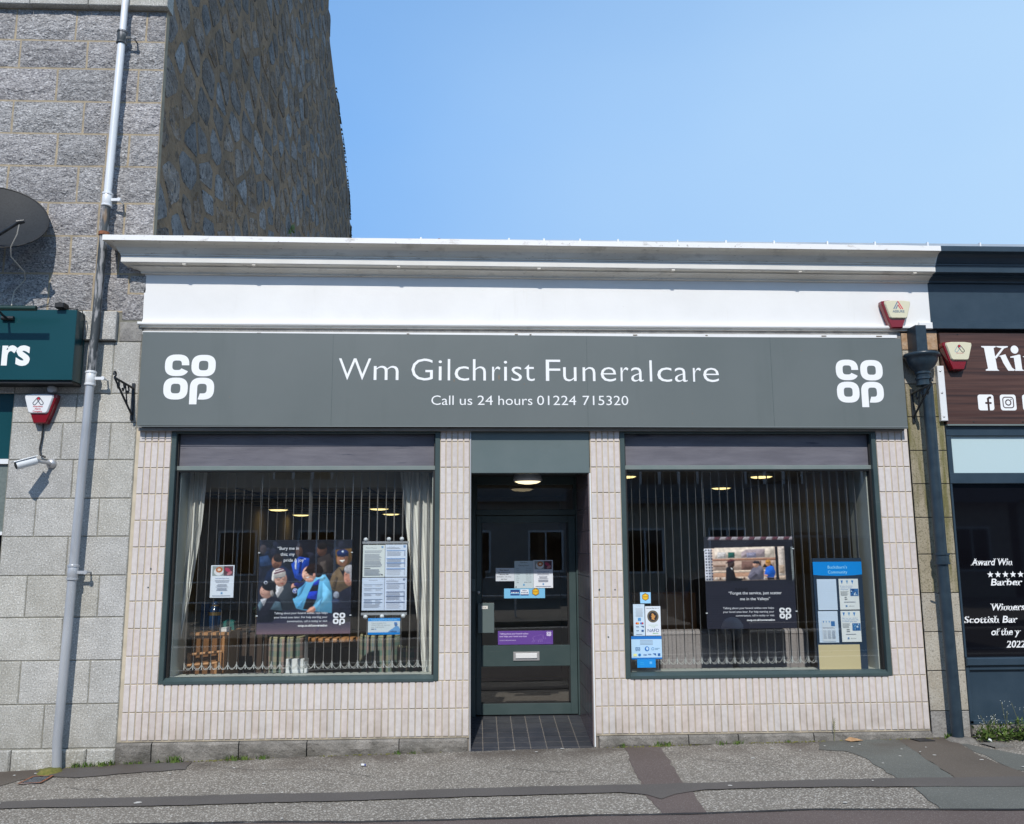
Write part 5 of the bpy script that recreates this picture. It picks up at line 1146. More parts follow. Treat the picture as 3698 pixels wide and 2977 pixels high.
wp([(860, 376), (1672, 358), (1674, 392), (862, 402)], (170, 124, 104)); wp([(864, 404), (1560, 394), (1562, 500), (868, 512)], (196, 168, 152)); wp([(1190, 400), (1412, 398), (1412, 498), (1192, 504)], (128, 96, 88)); wp([(872, 444), (1010, 440), (1010, 468), (872, 470)], (150, 120, 104)); wp([(868, 510), (1562, 498), (1566, 524), (870, 536)], (228, 204, 184)); wp([(870, 536), (1566, 524), (1570, 612), (876, 622)], (184, 142, 118))
wp([(880, 582), (1690, 566), (1690, 610), (882, 624)], (206, 180, 160))
for k in range(16): wp([(900 + k * 45, 584), (922 + k * 45, 584), (922 + k * 45, 612), (900 + k * 45, 612)], (110, 84, 78) if k % 2 else (220, 205, 196))
wp([(766, 258), (848, 258), (872, 624), (790, 628)], (214, 214, 224))
for r_ in range(11):
    for c_ in range(3): we(786 + c_ * 31 + r_ * 2.2, 276 + r_ * 33, 10, 11, (42, 46, 72) if (r_ + c_) % 2 else (84, 88, 116))
wp([(1562, 236), (1594, 235), (1620, 612), (1586, 612)], (26, 28, 38)); wp([(1600, 240), (1668, 236), (1688, 566), (1616, 570)], (216, 200, 190)); wp([(1668, 232), (1740, 228), (1770, 700), (1700, 640)], (24, 26, 36)); wp([(1742, 240), (1780, 238), (1800, 600), (1768, 640)], (120, 126, 128)); wp([(1612, 450), (1674, 446), (1680, 540), (1618, 540)], (186, 160, 140))
# man with tall hat, man with cap, boy in blue
wp([(1016, 620), (1018, 480), (1050, 452), (1096, 470), (1130, 590), (1230, 600), (1160, 640), (1020, 650)], (28, 28, 36)); we(1072, 436, 40, 44, (62, 42, 38)); wp([(1028, 402), (1060, 378), (1108, 384), (1116, 404), (1020, 424)], (88, 40, 44)); wp([(1010, 418), (1110, 402), (1110, 410), (1014, 428)], (20, 20, 24)); wp([(1066, 474), (1092, 482), (1088, 505)], (230, 230, 230))
wp([(1262, 580), (1300, 500), (1350, 450), (1410, 455), (1442, 500), (1445, 612), (1290, 618)], (118, 114, 130)); wp([(1265, 580), (1340, 520), (1380, 560), (1300, 618)], (100, 96, 112)); we(1352, 438, 36, 38, (206, 158, 138)); wp([(1310, 424), (1330, 400), (1385, 400), (1402, 434), (1340, 430)], (44, 44, 54))
wp([(1428, 470), (1450, 432), (1520, 428), (1560, 480)], (26, 24, 28)); wp([(1448, 560), (1464, 480), (1500, 452), (1552, 462), (1576, 530), (1560, 590), (1480, 588)], (34, 104, 210)); we(1490, 424, 32, 38, (214, 150, 96)); wp([(1460, 392), (1512, 388), (1518, 430), (1466, 428)], (198, 140, 62)); wp([(1448, 552), (1490, 560), (1486, 580), (1452, 574)], (214, 160, 136)); wp([(1482, 588), (1562, 588), (1566, 612), (1486, 612)], (30, 30, 42))
p.grad(0, 505, 1002, 660, [(0, (40, 42, 54)), (1, (42, 42, 56))], 3)
p.photo_end('photographic_picture', m_printg, t)
p.text('RANG', 330, 622, 38, (24, 25, 33), weight=.03)
p.text('\u201cForget the service, just scatter', 850, 658, 34, (240, 240, 246), 'R', weight=.006); p.text('me in the Valleys\u201d', 718, 724, 34, (240, 240, 246), 'R', weight=.006)
for s_, y in (('Talking about your funeral wishes now helps', 822), ('your loved ones later. For help starting your', 864), ('conversation, call in today or visit', 906)): p.text(s_, 754, y, 23, (232, 232, 240), 'R', weight=.006)
p.text('coop.co.uk/conversation', 757, 957, 23, (246, 246, 250), 'R', weight=.03)
for V, F in coop_geo(812, 812, 134, -1): p.geo(V, F, (246, 246, 250))
p.build('printed_words', m_printg, t)
for x, z in ((X0b, 1.68), (X1b, 1.69), (X0b, 1.14), (X1b, 1.15)): mb = MB(); mb.box(x - .008, x + .008, .121, .134, z - .004, z + .004); part(mb, 'white_clip', m_whiteplastic, t)
mb = MB()
for x in (X0b + .004, X1b - .004): mb.tube([(x, .135, 1.79), (x, .135, 2.37)], .0012, 5)
part(mb, 'hanging_wire', m_bevtrim, t)

# ---- paper notices and stickers
def notice(label, x0, x1, z0, z1, y, draw, cat='notice', name='notice', base=(226, 232, 242), th=.0015):
    t = thing(name, label, cat, ((x0 + x1) / 2, y, z0))
    board(t, x0, x1, z0, z1, y, th, m_paper, 'sheet')
    pr_ = Print(lambda u, v: (x0 + u * (x1 - x0), z1 - v * (z1 - z0)), y - .0002); pr_.rect(0, 0, 1, 1, base); pr_.asp = (x1 - x0) / (z1 - z0)
    draw(pr_); pr_.build('printed_sheet', m_print, t); return t
def ptext(pr_, s_, u, v, h, col, align='C', weight=0.0):
    """text inside a notice whose u and v axes have different scales"""
    V, F = text_geo(s_, 0, None, 0, h, weight, 0, align); pr_.geo([(u + p[0] / pr_.asp, v - p[1]) for p in V], F, col)
def lines(pr_, v0, v1, n, a, b, col=(150, 155, 170), ragd=.12, center=False, h=.45):
    for k in range(n):
        v = v0 + (v1 - v0) * k / max(1, n - 1); hh = (v1 - v0) / max(1, n - 1) * h * .5 if n > 1 else .008; q = random.uniform(0, ragd)
        pr_.rect(a + (q / 2 if center else 0), v - hh, b - (q / 2 if center else q), v + hh, col)
def clover(pr_, u, v, s_, col):
    a = s_ / pr_.asp if pr_.asp < 50 else s_
    for dx, dy in ((-1, -1), (1, -1), (-1, 1), (1, 1)):
        V, F = ring(u + dx * a * .25, v + dy * s_ * .25, a * .25, s_ * .25, a * .11, s_ * .11, N=12); pr_.geo(V, F, col)
def group_poster(pr_):
    pr_.rect(.06, .03, .55, .33, (150, 160, 160)); pr_.rect(.55, .03, .95, .33, (90, 60, 70)); pr_.ell(.33, .2, .2, .12, (225, 225, 228)); pr_.ell(.35, .14, .15, .09, (186, 110, 60)); pr_.ell(.35, .14, .07, .04, (236, 214, 190)); pr_.ell(.72, .15, .13, .06, (178, 60, 92), 20); pr_.ell(.8, .25, .12, .05, (190, 120, 128), -20)
    ptext(pr_, 'Bereavement Support Group', .5, .42, .026, (60, 90, 160), weight=.01)
    lines(pr_, .47, .53, 3, .18, .82, center=True); lines(pr_, .59, .67, 4, .22, .78, center=True, ragd=.2); lines(pr_, .71, .78, 4, .22, .78, center=True, ragd=.25); clover(pr_, .5, .86, .055, (40, 140, 200)); lines(pr_, .94, .95, 1, .1, .9)
notice('small support group leaflet with coffee cup photo on the left display window', -2.240, -2.044, 1.307, 1.578, .075, group_poster, 'leaflet', 'leaflet')
def terms(pr_):
    ptext(pr_, 'Terms of Business', .38, .11, .034, (70, 74, 90)); clover(pr_, .88, .07, .06, (50, 140, 210)); lines(pr_, .19, .23, 2, .07, .9); lines(pr_, .29, .47, 6, .07, .85); lines(pr_, .51, .61, 4, .07, .88); lines(pr_, .65, .68, 2, .07, .9); lines(pr_, .73, .75, 1, .07, .4, (60, 60, 70)); lines(pr_, .77, .94, 6, .07, .85); pr_.ell(.88, .93, .03, .022, (60, 60, 70))
def prices(pr_, c=(90, 140, 200)):
    ptext(pr_, 'Our Price List', .3, .08, .022, (100, 110, 130)); clover(pr_, .88, .06, .07, (70, 90, 130) if c[0] < 100 and c[1] < 120 else (60, 130, 190)); lines(pr_, .1, .13, 2, .06, .7)
    for v0, n in ((.18, 6), (.43, 3), (.56, 4), (.74, 7)):
        pr_.rect(.06, v0, .92, v0 + .018, c); lines(pr_, v0 + .04, v0 + .04 + n * .02, n, .08, .75, (185, 190, 202)); lines(pr_, v0 + .04, v0 + .04 + n * .02, n, .86, .92, (170, 175, 190), 0)
def prices2(pr_):
    lines(pr_, .08, .11, 1, .3, .75)
    for v0 in (.21, .33, .48, .66, .75): pr_.rect(.08, v0, .92, v0 + .014, (100, 120, 150)); lines(pr_, v0 + .03, v0 + .07, 3, .1, .5, (190, 195, 208)); lines(pr_, v0 + .03, v0 + .06, 2, .6, .9, (200, 205, 214))
    lines(pr_, .82, .90, 4, .08, .85, (190, 195, 205))
def prices3(pr_): prices(pr_, (90, 105, 140))
t = thing('notice_holder', 'clear acrylic holder with suction cups beside the supporters poster', 'holder', (-.77, .10, 1.15))
board(t, -.968, -.572, 1.752, 1.772, .088, .012, m_bevtrim, 'top_rail'); board(t, -.968, -.580, 1.150, 1.172, .088, .012, m_bevtrim, 'bottom_rail')
for x, z in ((-.94, 1.787), (-.742, 1.790), (-.63, 1.792), (-.93, 1.137), (-.79, 1.140), (-.61, 1.142)):
    mb = MB(); mb.lathe([(0, -.004), (.006, -.006), (.010, .002), (.018, .012)], (x, .075, z), 14, 'y'); part(mb, 'suction_cup', m_whiteplastic, t)
notice('cream terms of business sheet, top left of the four price sheets', -.962, -.774, 1.470, 1.742, .095, terms, base=(222, 228, 226))
notice('price list sheet with bright blue bars, top right of the four price sheets', -.771, -.584, 1.470, 1.744, .095, lambda q: prices(q), base=(220, 230, 246))
notice('price sheet with grey bars and no logo, bottom left of the four', -.964, -.774, 1.190, 1.464, .095, prices2, base=(208, 220, 240))
notice('price list sheet with grey bars and dark logo, bottom right of the four', -.771, -.584, 1.190, 1.464, .095, prices3, base=(212, 222, 242))
def finance(pr_):
    pr_.rect(0, 0, 1, .19, (0, 140, 220)); ptext(pr_, 'Funeral finance from Funeral Safe', .5, .145, .085, (150, 215, 250), weight=.01); pr_.rect(0, .86, 1, 1, (0, 130, 212)); ptext(pr_, 'Finance available from', .34, .34, .075, (130, 140, 150)); ptext(pr_, '\u00a3500-\u00a37,500 with payments', .40, .46, .075, (130, 140, 150)); ptext(pr_, 'over 12-60 months', .30, .58, .075, (130, 140, 150)); pr_.rect(.1, .64, .2, .69, (60, 80, 120)); clover(pr_, .24, .67, .07, (40, 120, 190))
    pr_.poly([(.62, .84), (.70, .72), (.78, .62), (.86, .48), (.95, .5), (1, .66), (1, .84)], (90, 150, 205)); pr_.ell(.87, .40, .05, .10, (70, 110, 160)); pr_.ell(.86, .31, .05, .06, (60, 120, 190)); pr_.poly([(.66, .84), (.76, .76), (.9, .8), (.9, .85)], (60, 100, 150))
notice('blue and white finance leaflet stuck below the four price sheets', -.905, -.634, .990, 1.127, .075, finance, 'leaflet', 'leaflet', base=(206, 216, 222))
# door notices
DY = .935
def parcel(pr_):
    for s_, v in (('Please leave all', .2), ('out of hours parcel', .37), ('deliveries with', .53), ('BUDGENS - 24hr Shop', .71), ('next door', .88)): ptext(pr_, s_, .45, v, .085, (50, 54, 66), weight=.02 if v < .6 or v > .8 else 0)
notice('small parcel delivery notice on the door, left of the opening hours', .200, .378, 1.398, 1.522, DY, parcel, base=(206, 214, 224))
def hours(pr_):
    ptext(pr_, 'Funeralcare', .5, .075, .042, (60, 64, 74)); ptext(pr_, 'Opening Hours', .5, .185, .046, (50, 54, 64))
    for i, d_ in enumerate(('Monday', 'Tuesday', 'Wednesday', 'Thursday', 'Friday', 'Saturday', 'Sunday')):
        ptext(pr_, d_, .10, .29 + i * .07, .024, (90, 96, 106), 'L'); ptext(pr_, '9.00am - 5.00pm' if i < 5 else 'By Appointment', .90, .285 + i * .07, .022, (90, 96, 106), 'R')
    ptext(pr_, '24hr', .12, .80, .034, (80, 86, 96), 'L'); ptext(pr_, '01224 715320', .90, .795, .034, (80, 86, 96), 'R'); clover(pr_, .5, .87, .06, (60, 160, 220)); pr_.ell(.08, .95, .03, .022, (50, 54, 60))
notice('opening hours notice in the middle of the door glass', .379, .560, 1.330, 1.588, DY, hours, base=(190, 206, 214))
notice('support group leaflet with coffee cup photo on the door glass', .562, .749, 1.332, 1.594, DY, group_poster, 'leaflet', 'leaflet')
def ratings(pr_):
    pr_.rect(.155, .13, .38, .48, (20, 60, 130)); pr_.rect(.155, .56, .38, .72, (20, 60, 130)); pr_.rect(.40, .10, .60, .60, (226, 232, 242)); pr_.rect(.40, .60, .60, .72, (20, 60, 130))
    ptext(pr_, 'defaqto', .5, .26, .12, (30, 60, 120), weight=.02)
    for i in range(5):
        for x, c in ((.19 + i * .038, (235, 240, 250)), (.43 + i * .035, (120, 140, 170))): pr_.ell(x, .42 if x < .39 else .42, .013, .07, c, n=10)
    hexa(pr_, .77, .36, .42)
def hexa(pr_, u, v, s_):
    a = s_ / pr_.asp; pts = lambda k: [(u + a * k * sin(j * pi / 3), v + s_ * k * cos(j * pi / 3)) for j in range(6)]
    pr_.poly(pts(1), (60, 80, 60)); pr_.poly(pts(.88), (214, 160, 20)); pr_.poly(pts(.6), (236, 190, 40)); pr_.rect(u - a * .6, v - s_ * .12, u + a * .6, v + s_ * .1, (180, 130, 20))
notice('pale blue ratings strip with a gold hexagon on the door', .279, .671, 1.237, 1.328, DY - .002, ratings, 'sticker', 'sticker', base=(120, 190, 232))
def purple(pr_):
    ptext(pr_, 'Talking about your funeral wishes', .03, .26, .115, (214, 200, 240), 'L', .012); ptext(pr_, 'now helps your loved ones later', .03, .45, .115, (214, 200, 240), 'L', .012); ptext(pr_, 'coop.co.uk/conversation', .03, .72, .09, (200, 186, 230), 'L', .008)
    for V, F in coop_geo(0, 0, 1, -1): pr_.geo([(.885 + p[0] * .085, .09 + p[1] * .33) for p in V], F, (226, 220, 246))
    V, F = stroke([(.61, .84), (.65, .66), (.63, .52), (.67, .40), (.74, .36), (.78, .28), (.82, .34), (.82, .50), (.84, .62), (.87, .60), (.86, .50)], .006); pr_.geo(V, F, (160, 130, 205)); V, F = stroke([(.65, .84), (.67, .68), (.73, .68), (.74, .86)], .006); pr_.geo(V, F, (160, 130, 205)); V, F = stroke([(.77, .84), (.76, .62), (.80, .60), (.80, .82)], .006); pr_.geo(V, F, (160, 130, 205)); V, F = stroke([(.52, .97), (.64, .90), (.78, .95), (.9, .86), (1.0, .93)], .006); pr_.geo(V, F, (150, 120, 200))
notice('purple sticker with an elephant outline low on the door glass', .219, .742, .807, .934, DY, purple, 'sticker', 'sticker', base=(98, 62, 152))
notice('tiny white pull label on the grey door handle box', .062, .122, 1.143, 1.172, D - .0875, lambda q: ptext(q, 'Pull', .5, .75, .5, (60, 60, 60)), 'label', 'label', base=(226, 224, 220))
# stickers of the right window
SYY = .050
notice('small pale blue square sticker with a gold hexagon in the right window', 1.421, 1.512, 1.233, 1.326, SYY, lambda q: hexa(q, .5, .42, .36), 'sticker', 'sticker', base=(150, 204, 240))
def narrow(pr_):
    ptext(pr_, 'Funeralcare', .5, .065, .024, (120, 130, 140)); lines(pr_, .13, .39, 11, .18, .86, (175, 185, 195), .1, True); clover(pr_, .53, .48, .10, (30, 140, 205))
    pr_.ell(.28, .605, .10, .032, (205, 60, 40)); pr_.ell(.40, .605, .10, .032, (226, 150, 50)); pr_.ell(.68, .605, .10, .032, (60, 110, 190)); pr_.ell(.80, .605, .08, .032, (190, 50, 60))
    ptext(pr_, 'VISA', .34, .73, .035, (40, 70, 120), weight=.03); pr_.poly([(.62, .69), (.9, .69), (.9, .74)], (30, 70, 120)); ptext(pr_, 'VISA', .34, .85, .03, (40, 70, 120), weight=.03); pr_.rect(.68, .81, .88, .87, (30, 80, 140)); lines(pr_, .95, .96, 1, .2, .85)
notice('narrow white card acceptance sticker in the right window', 1.357, 1.455, .962, 1.226, SYY, narrow, 'sticker', 'sticker', base=(196, 216, 232))
def nafd(pr_):
    ptext(pr_, 'Inspected Member of', .48, .085, .038, (70, 76, 84), weight=.01); pr_.ell(.5, .35, .375, .21, (96, 88, 74), n=28); pr_.ell(.5, .35, .27, .15, (20, 24, 40), n=28)
    pr_.poly([(.40, .27), (.48, .24), (.56, .27), (.60, .33), (.66, .30), (.64, .38), (.56, .42), (.62, .46), (.52, .47), (.44, .44), (.40, .47), (.42, .38), (.36, .33), (.44, .33)], (196, 140, 76))
    ptext(pr_, 'Consumer redress', .5, .655, .032, (140, 190, 130)); ptext(pr_, 'through', .5, .715, .032, (140, 190, 130)); ptext(pr_, 'NAFD', .5, .88, .115, (30, 66, 130)); ptext(pr_, 'Resolve', .64, .945, .045, (110, 180, 100), weight=.01)
notice('white trade association sticker with a gold lion badge and letters NAFD', 1.460, 1.592, .963, 1.208, SYY - .002, nafd, 'sticker', 'sticker', base=(216, 224, 232))
def bluebox(pr_):
    pr_.rect(0, 0, 1, .13, (10, 110, 190)); pr_.rect(0, .93, 1, 1, (10, 110, 190)); lines(pr_, .19, .36, 4, .27, .72, (140, 160, 180), .06, True); ptext(pr_, 'EAS', .21, .60, .10, (20, 90, 150), weight=.02); pr_.rect(.13, .48, .28, .495, (20, 90, 150)); pr_.rect(.13, .62, .28, .635, (20, 90, 150)); pr_.ell(.51, .55, .075, .105, (20, 110, 190)); pr_.poly([(.47, .5), (.54, .48), (.56, .56), (.52, .62), (.49, .58)], (190, 215, 235)); V, F = ring(.70, .55, .045, .06, .032, .043, N=14); pr_.geo(V, F, (60, 130, 190)); lines(pr_, .53, .58, 2, .77, .95, (120, 160, 190))
    pr_.rect(.06, .76, .17, .87, (226, 226, 150)); pr_.ell(.26, .81, .045, .06, (20, 110, 180)); ptext(pr_, 'VISA', .44, .84, .06, (20, 80, 150), weight=.02); ptext(pr_, 'VISA', .59, .82, .06, (20, 80, 150), weight=.02); pr_.poly([(.69, .75), (.80, .75), (.80, .85)], (20, 90, 160)); pr_.rect(.86, .75, .94, .86, (20, 90, 160))
notice('wide blue banded accreditation sticker low in the right window', 1.334, 1.595, .768, .958, SYY, bluebox, 'sticker', 'sticker', base=(176, 210, 236))
notice('plain bright blue sticker at the bottom left of the right window', 1.380, 1.538, .698, .767, SYY, lambda q: (clover(q, .74, .42, .30, (120, 200, 245)), lines(q, .4, .6, 2, .16, .46, (40, 160, 225))), 'sticker', 'sticker', base=(0, 138, 216))
# ---- community board
t = thing('display_board', 'dark blue community notice board standing in the right display window', 'notice board', (3.19, .2, .66))
bx0, bx1, bz0, bz1, by = 2.975, 3.412, .657, 1.605, .125
board(t, bx0, bx1, bz0, bz1, by, .02, M('board_dark_blue', (.022, .042, .075), rough=.35), 'panel')
p = Print(lambda u, v: (bx0 + u * (bx1 - bx0), bz1 - v * (bz1 - bz0)), by - .0004); p.asp = (bx1 - bx0) / (bz1 - bz0)
def bb_(pts): return [((a - 298 - (b - 110) * .055) / 692., (b - 58) / 1545.) for a, b in pts]
arcpts = [(300, 295)] + [(300 + 692 * k / 12., 295 + 16 * sin(pi * k / 12)) for k in range(1, 12)] + [(992, 290)]
p.poly([(0, .033), (1, .033)] + [(1, .15), (.83, .158), (.5, .163), (.17, .158), (0, .152)], (0, 140, 226))
ptext(p, 'Bucksburn\u2019s', .5, .095, .028, (170, 232, 255)); ptext(p, 'Community', .5, .140, .028, (170, 232, 255)); p.build('header_print', m_printg, t)
def bsheet(pts, draw, nm, label, base):
    (a, b), (c, d) = bb_([pts[0], pts[1]]); xa_, xb_ = bx0 + a * (bx1 - bx0), bx0 + c * (bx1 - bx0); za_, zb_ = bz1 - b * (bz1 - bz0), bz1 - d * (bz1 - bz0)
    o = board(t, xa_, xb_, zb_, za_, by - .005, .004, m_paper, nm); o['label'] = label
    q = Print(lambda u, v: (xa_ + u * (xb_ - xa_), za_ - v * (za_ - zb_)), by - .0052); q.asp = (xb_ - xa_) / (za_ - zb_); q.rect(0, 0, 1, 1, base); draw(q)
    me = q.build('printed_sheet', m_print)
    me.parent = o
def bunting(q, v0=.05, ss=1.0, u0=0.0, us=1.0):
    for k, c in enumerate(((40, 120, 190), (110, 160, 200), (40, 130, 200))): q.poly([(u0 + us * (.10 + k * .27), v0), (u0 + us * (.22 + k * .27), v0), (u0 + us * (.16 + k * .27), v0 + .13 * ss)], c)
def blank(q):
    for k in range(16): q.rect(.04, .05 + k * .058, .96, .053 + k * .058, (200, 214, 232))
    for k in range(11): q.rect(.05 + k * .088, .04, .053 + k * .088, .96, (200, 214, 232))
def comm(q, l1, l2, l3, cy):
    bunting(q); ptext(q, l1, .06, .25, .036, (70, 130, 190), 'L'); ptext(q, l2, .06, .305, .036, (70, 130, 190), 'L'); ptext(q, l3, .06, .36, .036, (70, 130, 190), 'L'); lines(q, .41, .54, 6, .06, .48, (150, 155, 160))
    rq2 = random.Random(int(cy * 100)); q.rect(.56, cy, .98, cy + .24, (50, 110, 170))
    for k in range(14): q.ell(rq2.uniform(.60, .94), rq2.uniform(cy + .03, cy + .21), rq2.uniform(.02, .05), rq2.uniform(.015, .035), rq2.choice([(200, 220, 235), (20, 60, 120), (110, 160, 200)]), n=9)
    lines(q, .60, .66, 2, .25, .42, (140, 145, 150)); lines(q, .75, .76, 1, .2, .8); clover(q, .32, .88, .06, (60, 130, 190)); ptext(q, 'Barnardos', .46, .895, .03, (90, 100, 110), 'L')
def small_sheet(q):
    blank(q); q.rect(.16, .28, .84, .96, (206, 216, 226)); bunting(q, .31, .6, .15, .55); q.rect(.62, .32, .82, .48, (50, 110, 170)); lines(q, .52, .55, 2, .18, .82)
    for c_ in range(3): lines(q, .62, .86, 8, .20 + c_ * .22, .38 + c_ * .22, (170, 180, 195), .03)
bsheet([(352, 354), (648, 786)], blank, 'sheet', 'blank gridded sheet, upper left on the board', (206, 222, 240))
bsheet([(660, 352), (958, 782)], lambda q: comm(q, 'Bringing communities', 'together to support', 'young people', .32), 'sheet', 'community leaflet with bunting, upper right on the board', (226, 230, 230))
bsheet([(368, 802), (664, 1236)], small_sheet, 'sheet', 'gridded sheet with a small timetable, lower left on the board', (206, 222, 240))
bsheet([(684, 800), (980, 1230)], lambda q: comm(q, 'Right now, over a third of', 'young people feel the odds', 'are stacked against them', .40), 'sheet', 'community leaflet with one photo, lower right on the board', (226, 230, 230))
bsheet([(370, 1266), (968, 1606)], lambda q: (q.ell(.3, .3, .01, .02, (180, 165, 130)), q.ell(.7, .5, .01, .02, (180, 165, 130))), 'cream_card', 'blank cream card at the foot of the board', (206, 190, 148))
# ---- vertical blinds
def blind(label, x0, x1, ang0, ang1, wide=None):
    t = thing('vertical_blind', label, 'blind', ((x0 + x1) / 2, .2, .67))
    rb = random.Random(int(x0 * 10)); n_ = int(round((x1 - x0) / .0735)); cache = {}
    chain = MB(); prev = None; yb = .225
    mb_ = MB(); mb_.box(x0 - .04, x1 + .04, yb - .02, yb + .02, 2.40, 2.43); part(mb_, 'head_rail', m_whiteplastic, t)
    for i in range(n_ + 1):
        x = x0 + (x1 - x0) * i / n_
        a = ang0 + (ang1 - ang0) * i / n_ + rb.uniform(-1.2, 1.2)
        if wide and i == wide: a += 24
        ca, sa = cos(radians(a)), sin(radians(a)); w2 = .036
        mb_ = MB(); tw = rb.uniform(-.003, .003)
        P4 = [(-w2 * sa, -w2 * ca), (w2 * sa, w2 * ca)]
        for (k, (dx, dy)) in enumerate(P4): pass
        q = .0005
        mb_.add([(P4[0][0] - q, P4[0][1], -.84), (P4[1][0] - q, P4[1][1], -.84), (P4[1][0] - q + tw, P4[1][1], .84), (P4[0][0] - q + tw, P4[0][1], .84),
                 (P4[0][0] + q, P4[0][1], -.84), (P4[1][0] + q, P4[1][1], -.84), (P4[1][0] + q + tw, P4[1][1], .84), (P4[0][0] + q + tw, P4[0][1], .84)],
                [(0, 1, 2, 3), (7, 6, 5, 4), (0, 4, 5, 1), (2, 6, 7, 3), (0, 3, 7, 4), (1, 5, 6, 2)])
        s_ = mb_.build('slat', m_slat, t, (x - t.location.x, yb - t.location.y, 1.56 - t.location.z))
        mb_ = MB(); k0, k1 = P4[0], P4[1]
        mb_.add([(k0[0] - .003, k0[1], -.855), (k0[0] + .003, k0[1], -.855), (k0[0] + .003, k0[1], -.80), (k0[0] - .003, k0[1], -.80), (k1[0] - .003, k1[1], -.855), (k1[0] + .003, k1[1], -.855), (k1[0] + .003, k1[1], -.80), (k1[0] - .003, k1[1], -.80)],
                [(0, 1, 2, 3), (5, 4, 7, 6), (0, 3, 7, 4), (1, 5, 6, 2), (3, 2, 6, 7), (0, 4, 5, 1)])
        mb_.build('slat_weight', m_chain, s_)
        for k in (0, 1):
            cur = (x + P4[k][0], yb + P4[k][1], .745)
            if prev: 
                a_ = prev[k]; pts = [(a_[0] + (cur[0] - a_[0]) * f, a_[1] + (cur[1] - a_[1]) * f, .745 - .042 * (1 - (2 * f - 1) ** 2)) for f in [j / 6 for j in range(7)]]
                if rb.random() > .06: chain.tube(pts, .0019, 4, False)
            if k == 0: new0 = cur
        prev = [new0, cur]
    part(chain, 'bead_chain', m_chain, t)
    return t
blind('vertical blind of open beige slats behind the supporters poster', -2.47, -.42, -14, -12, 14)
blind('vertical blind of open beige slats behind the chip shop poster', 1.40, 3.43, 8, 10)
# ---- curtains
def curtain(label, z0, z1, left, right, y, folds, amp):
    t = thing('curtain', label, 'curtain', ((left(z1) + right(z1)) / 2, y, z0)); V = []; F = []; NZ, NX = 26, 64
    for j in range(NZ + 1):
        z = z0 + (z1 - z0) * j / NZ; a, b = left(z), right(z)
        for i in range(NX + 1):
            f = i / NX; x = a + (b - a) * f; k = folds * 2 * pi * f
            V.append((x + .008 * sin(k * 1.7 + z), y + amp * (sin(k) + .35 * sin(2.3 * k + 1.3) ) * (.6 + .4 * (z - z0) / (z1 - z0)), z))
    for j in range(NZ):
        for i in range(NX): q = j * (NX + 1) + i; F.append((q, q + 1, q + NX + 2, q + NX + 1))
    mb_ = MB(); mb_.add(V, F, True); part(mb_, 'drape', m_curtain, t); return t
def lerp_(z, P):
    for (za, a), (zb, b) in zip(P[:-1], P[1:]):
        if z <= zb: return a + (b - a) * max(0, (z - za)) / (zb - za)
    return P[-1][1]
curtain('white net curtain drawn to the left side of the left display window', .70, 2.52, lambda z: lerp_(z, [(.7, -2.60), (2.6, -2.62)]), lambda z: lerp_(z, [(.7, -2.565), (.95, -2.535), (1.36, -2.475), (1.9, -2.415), (2.4, -2.39), (2.6, -2.39)]), .31, 4, .018)
curtain('white net curtain hanging diagonally at the right side of the left display window', .63, 2.52, lambda z: lerp_(z, [(.63, -.45), (1.07, -.505), (1.76, -.60), (2.38, -.675), (2.6, -.69)]), lambda z: -.345, .31, 6, .020)

# ---- furniture behind the glass
m_tartan = bpy.data.materials.new('tartan_upholstery'); m_tartan.use_nodes = True
_t = m_tartan.node_tree; _g = _t.nodes.new('ShaderNodeNewGeometry'); _s = _t.nodes.new('ShaderNodeSeparateXYZ'); _t.links.new(_g.outputs['Position'], _s.inputs[0])
def _band(axis, fr, ph, cols):
    m1 = _t.nodes.new('ShaderNodeMath'); m1.operation = 'MULTIPLY_ADD'; _t.links.new(_s.outputs[axis], m1.inputs[0]); m1.inputs[1].default_value = fr; m1.inputs[2].default_value = ph
    m2 = _t.nodes.new('ShaderNodeMath'); m2.operation = 'FRACT'; _t.links.new(m1.outputs[0], m2.inputs[0])
    r_ = _t.nodes.new('ShaderNodeValToRGB'); r_.color_ramp.interpolation = 'CONSTANT'; _t.links.new(m2.outputs[0], r_.inputs[0])
    for i, (pp, c) in enumerate(cols):
        e = r_.color_ramp.elements[i] if i < 2 else r_.color_ramp.elements.new(pp)
        e.position = pp; e.color = (*c, 1)
    return r_.outputs[0]
_a = _band(0, 6.2, .1, [(0, (.36, .34, .24)), (.22, (.13, .24, .20)), (.5, (.38, .22, .22)), (.7, (.30, .33, .22)), (.86, (.14, .20, .26))])
_b = _band(2, 6.0, .2, [(0, (.40, .36, .28)), (.3, (.15, .25, .21)), (.6, (.34, .28, .24)), (.82, (.16, .24, .22))])
_x = _t.nodes.new('ShaderNodeMix'); _x.data_type = 'RGBA'; _x.inputs[0].default_value = .45; _t.links.new(_a, _x.inputs[6]); _t.links.new(_b, _x.inputs[7])
_t.links.new(_x.outputs[2], _t.nodes['Principled BSDF'].inputs['Base Color']); _t.nodes['Principled BSDF'].inputs['Roughness'].default_value = .95
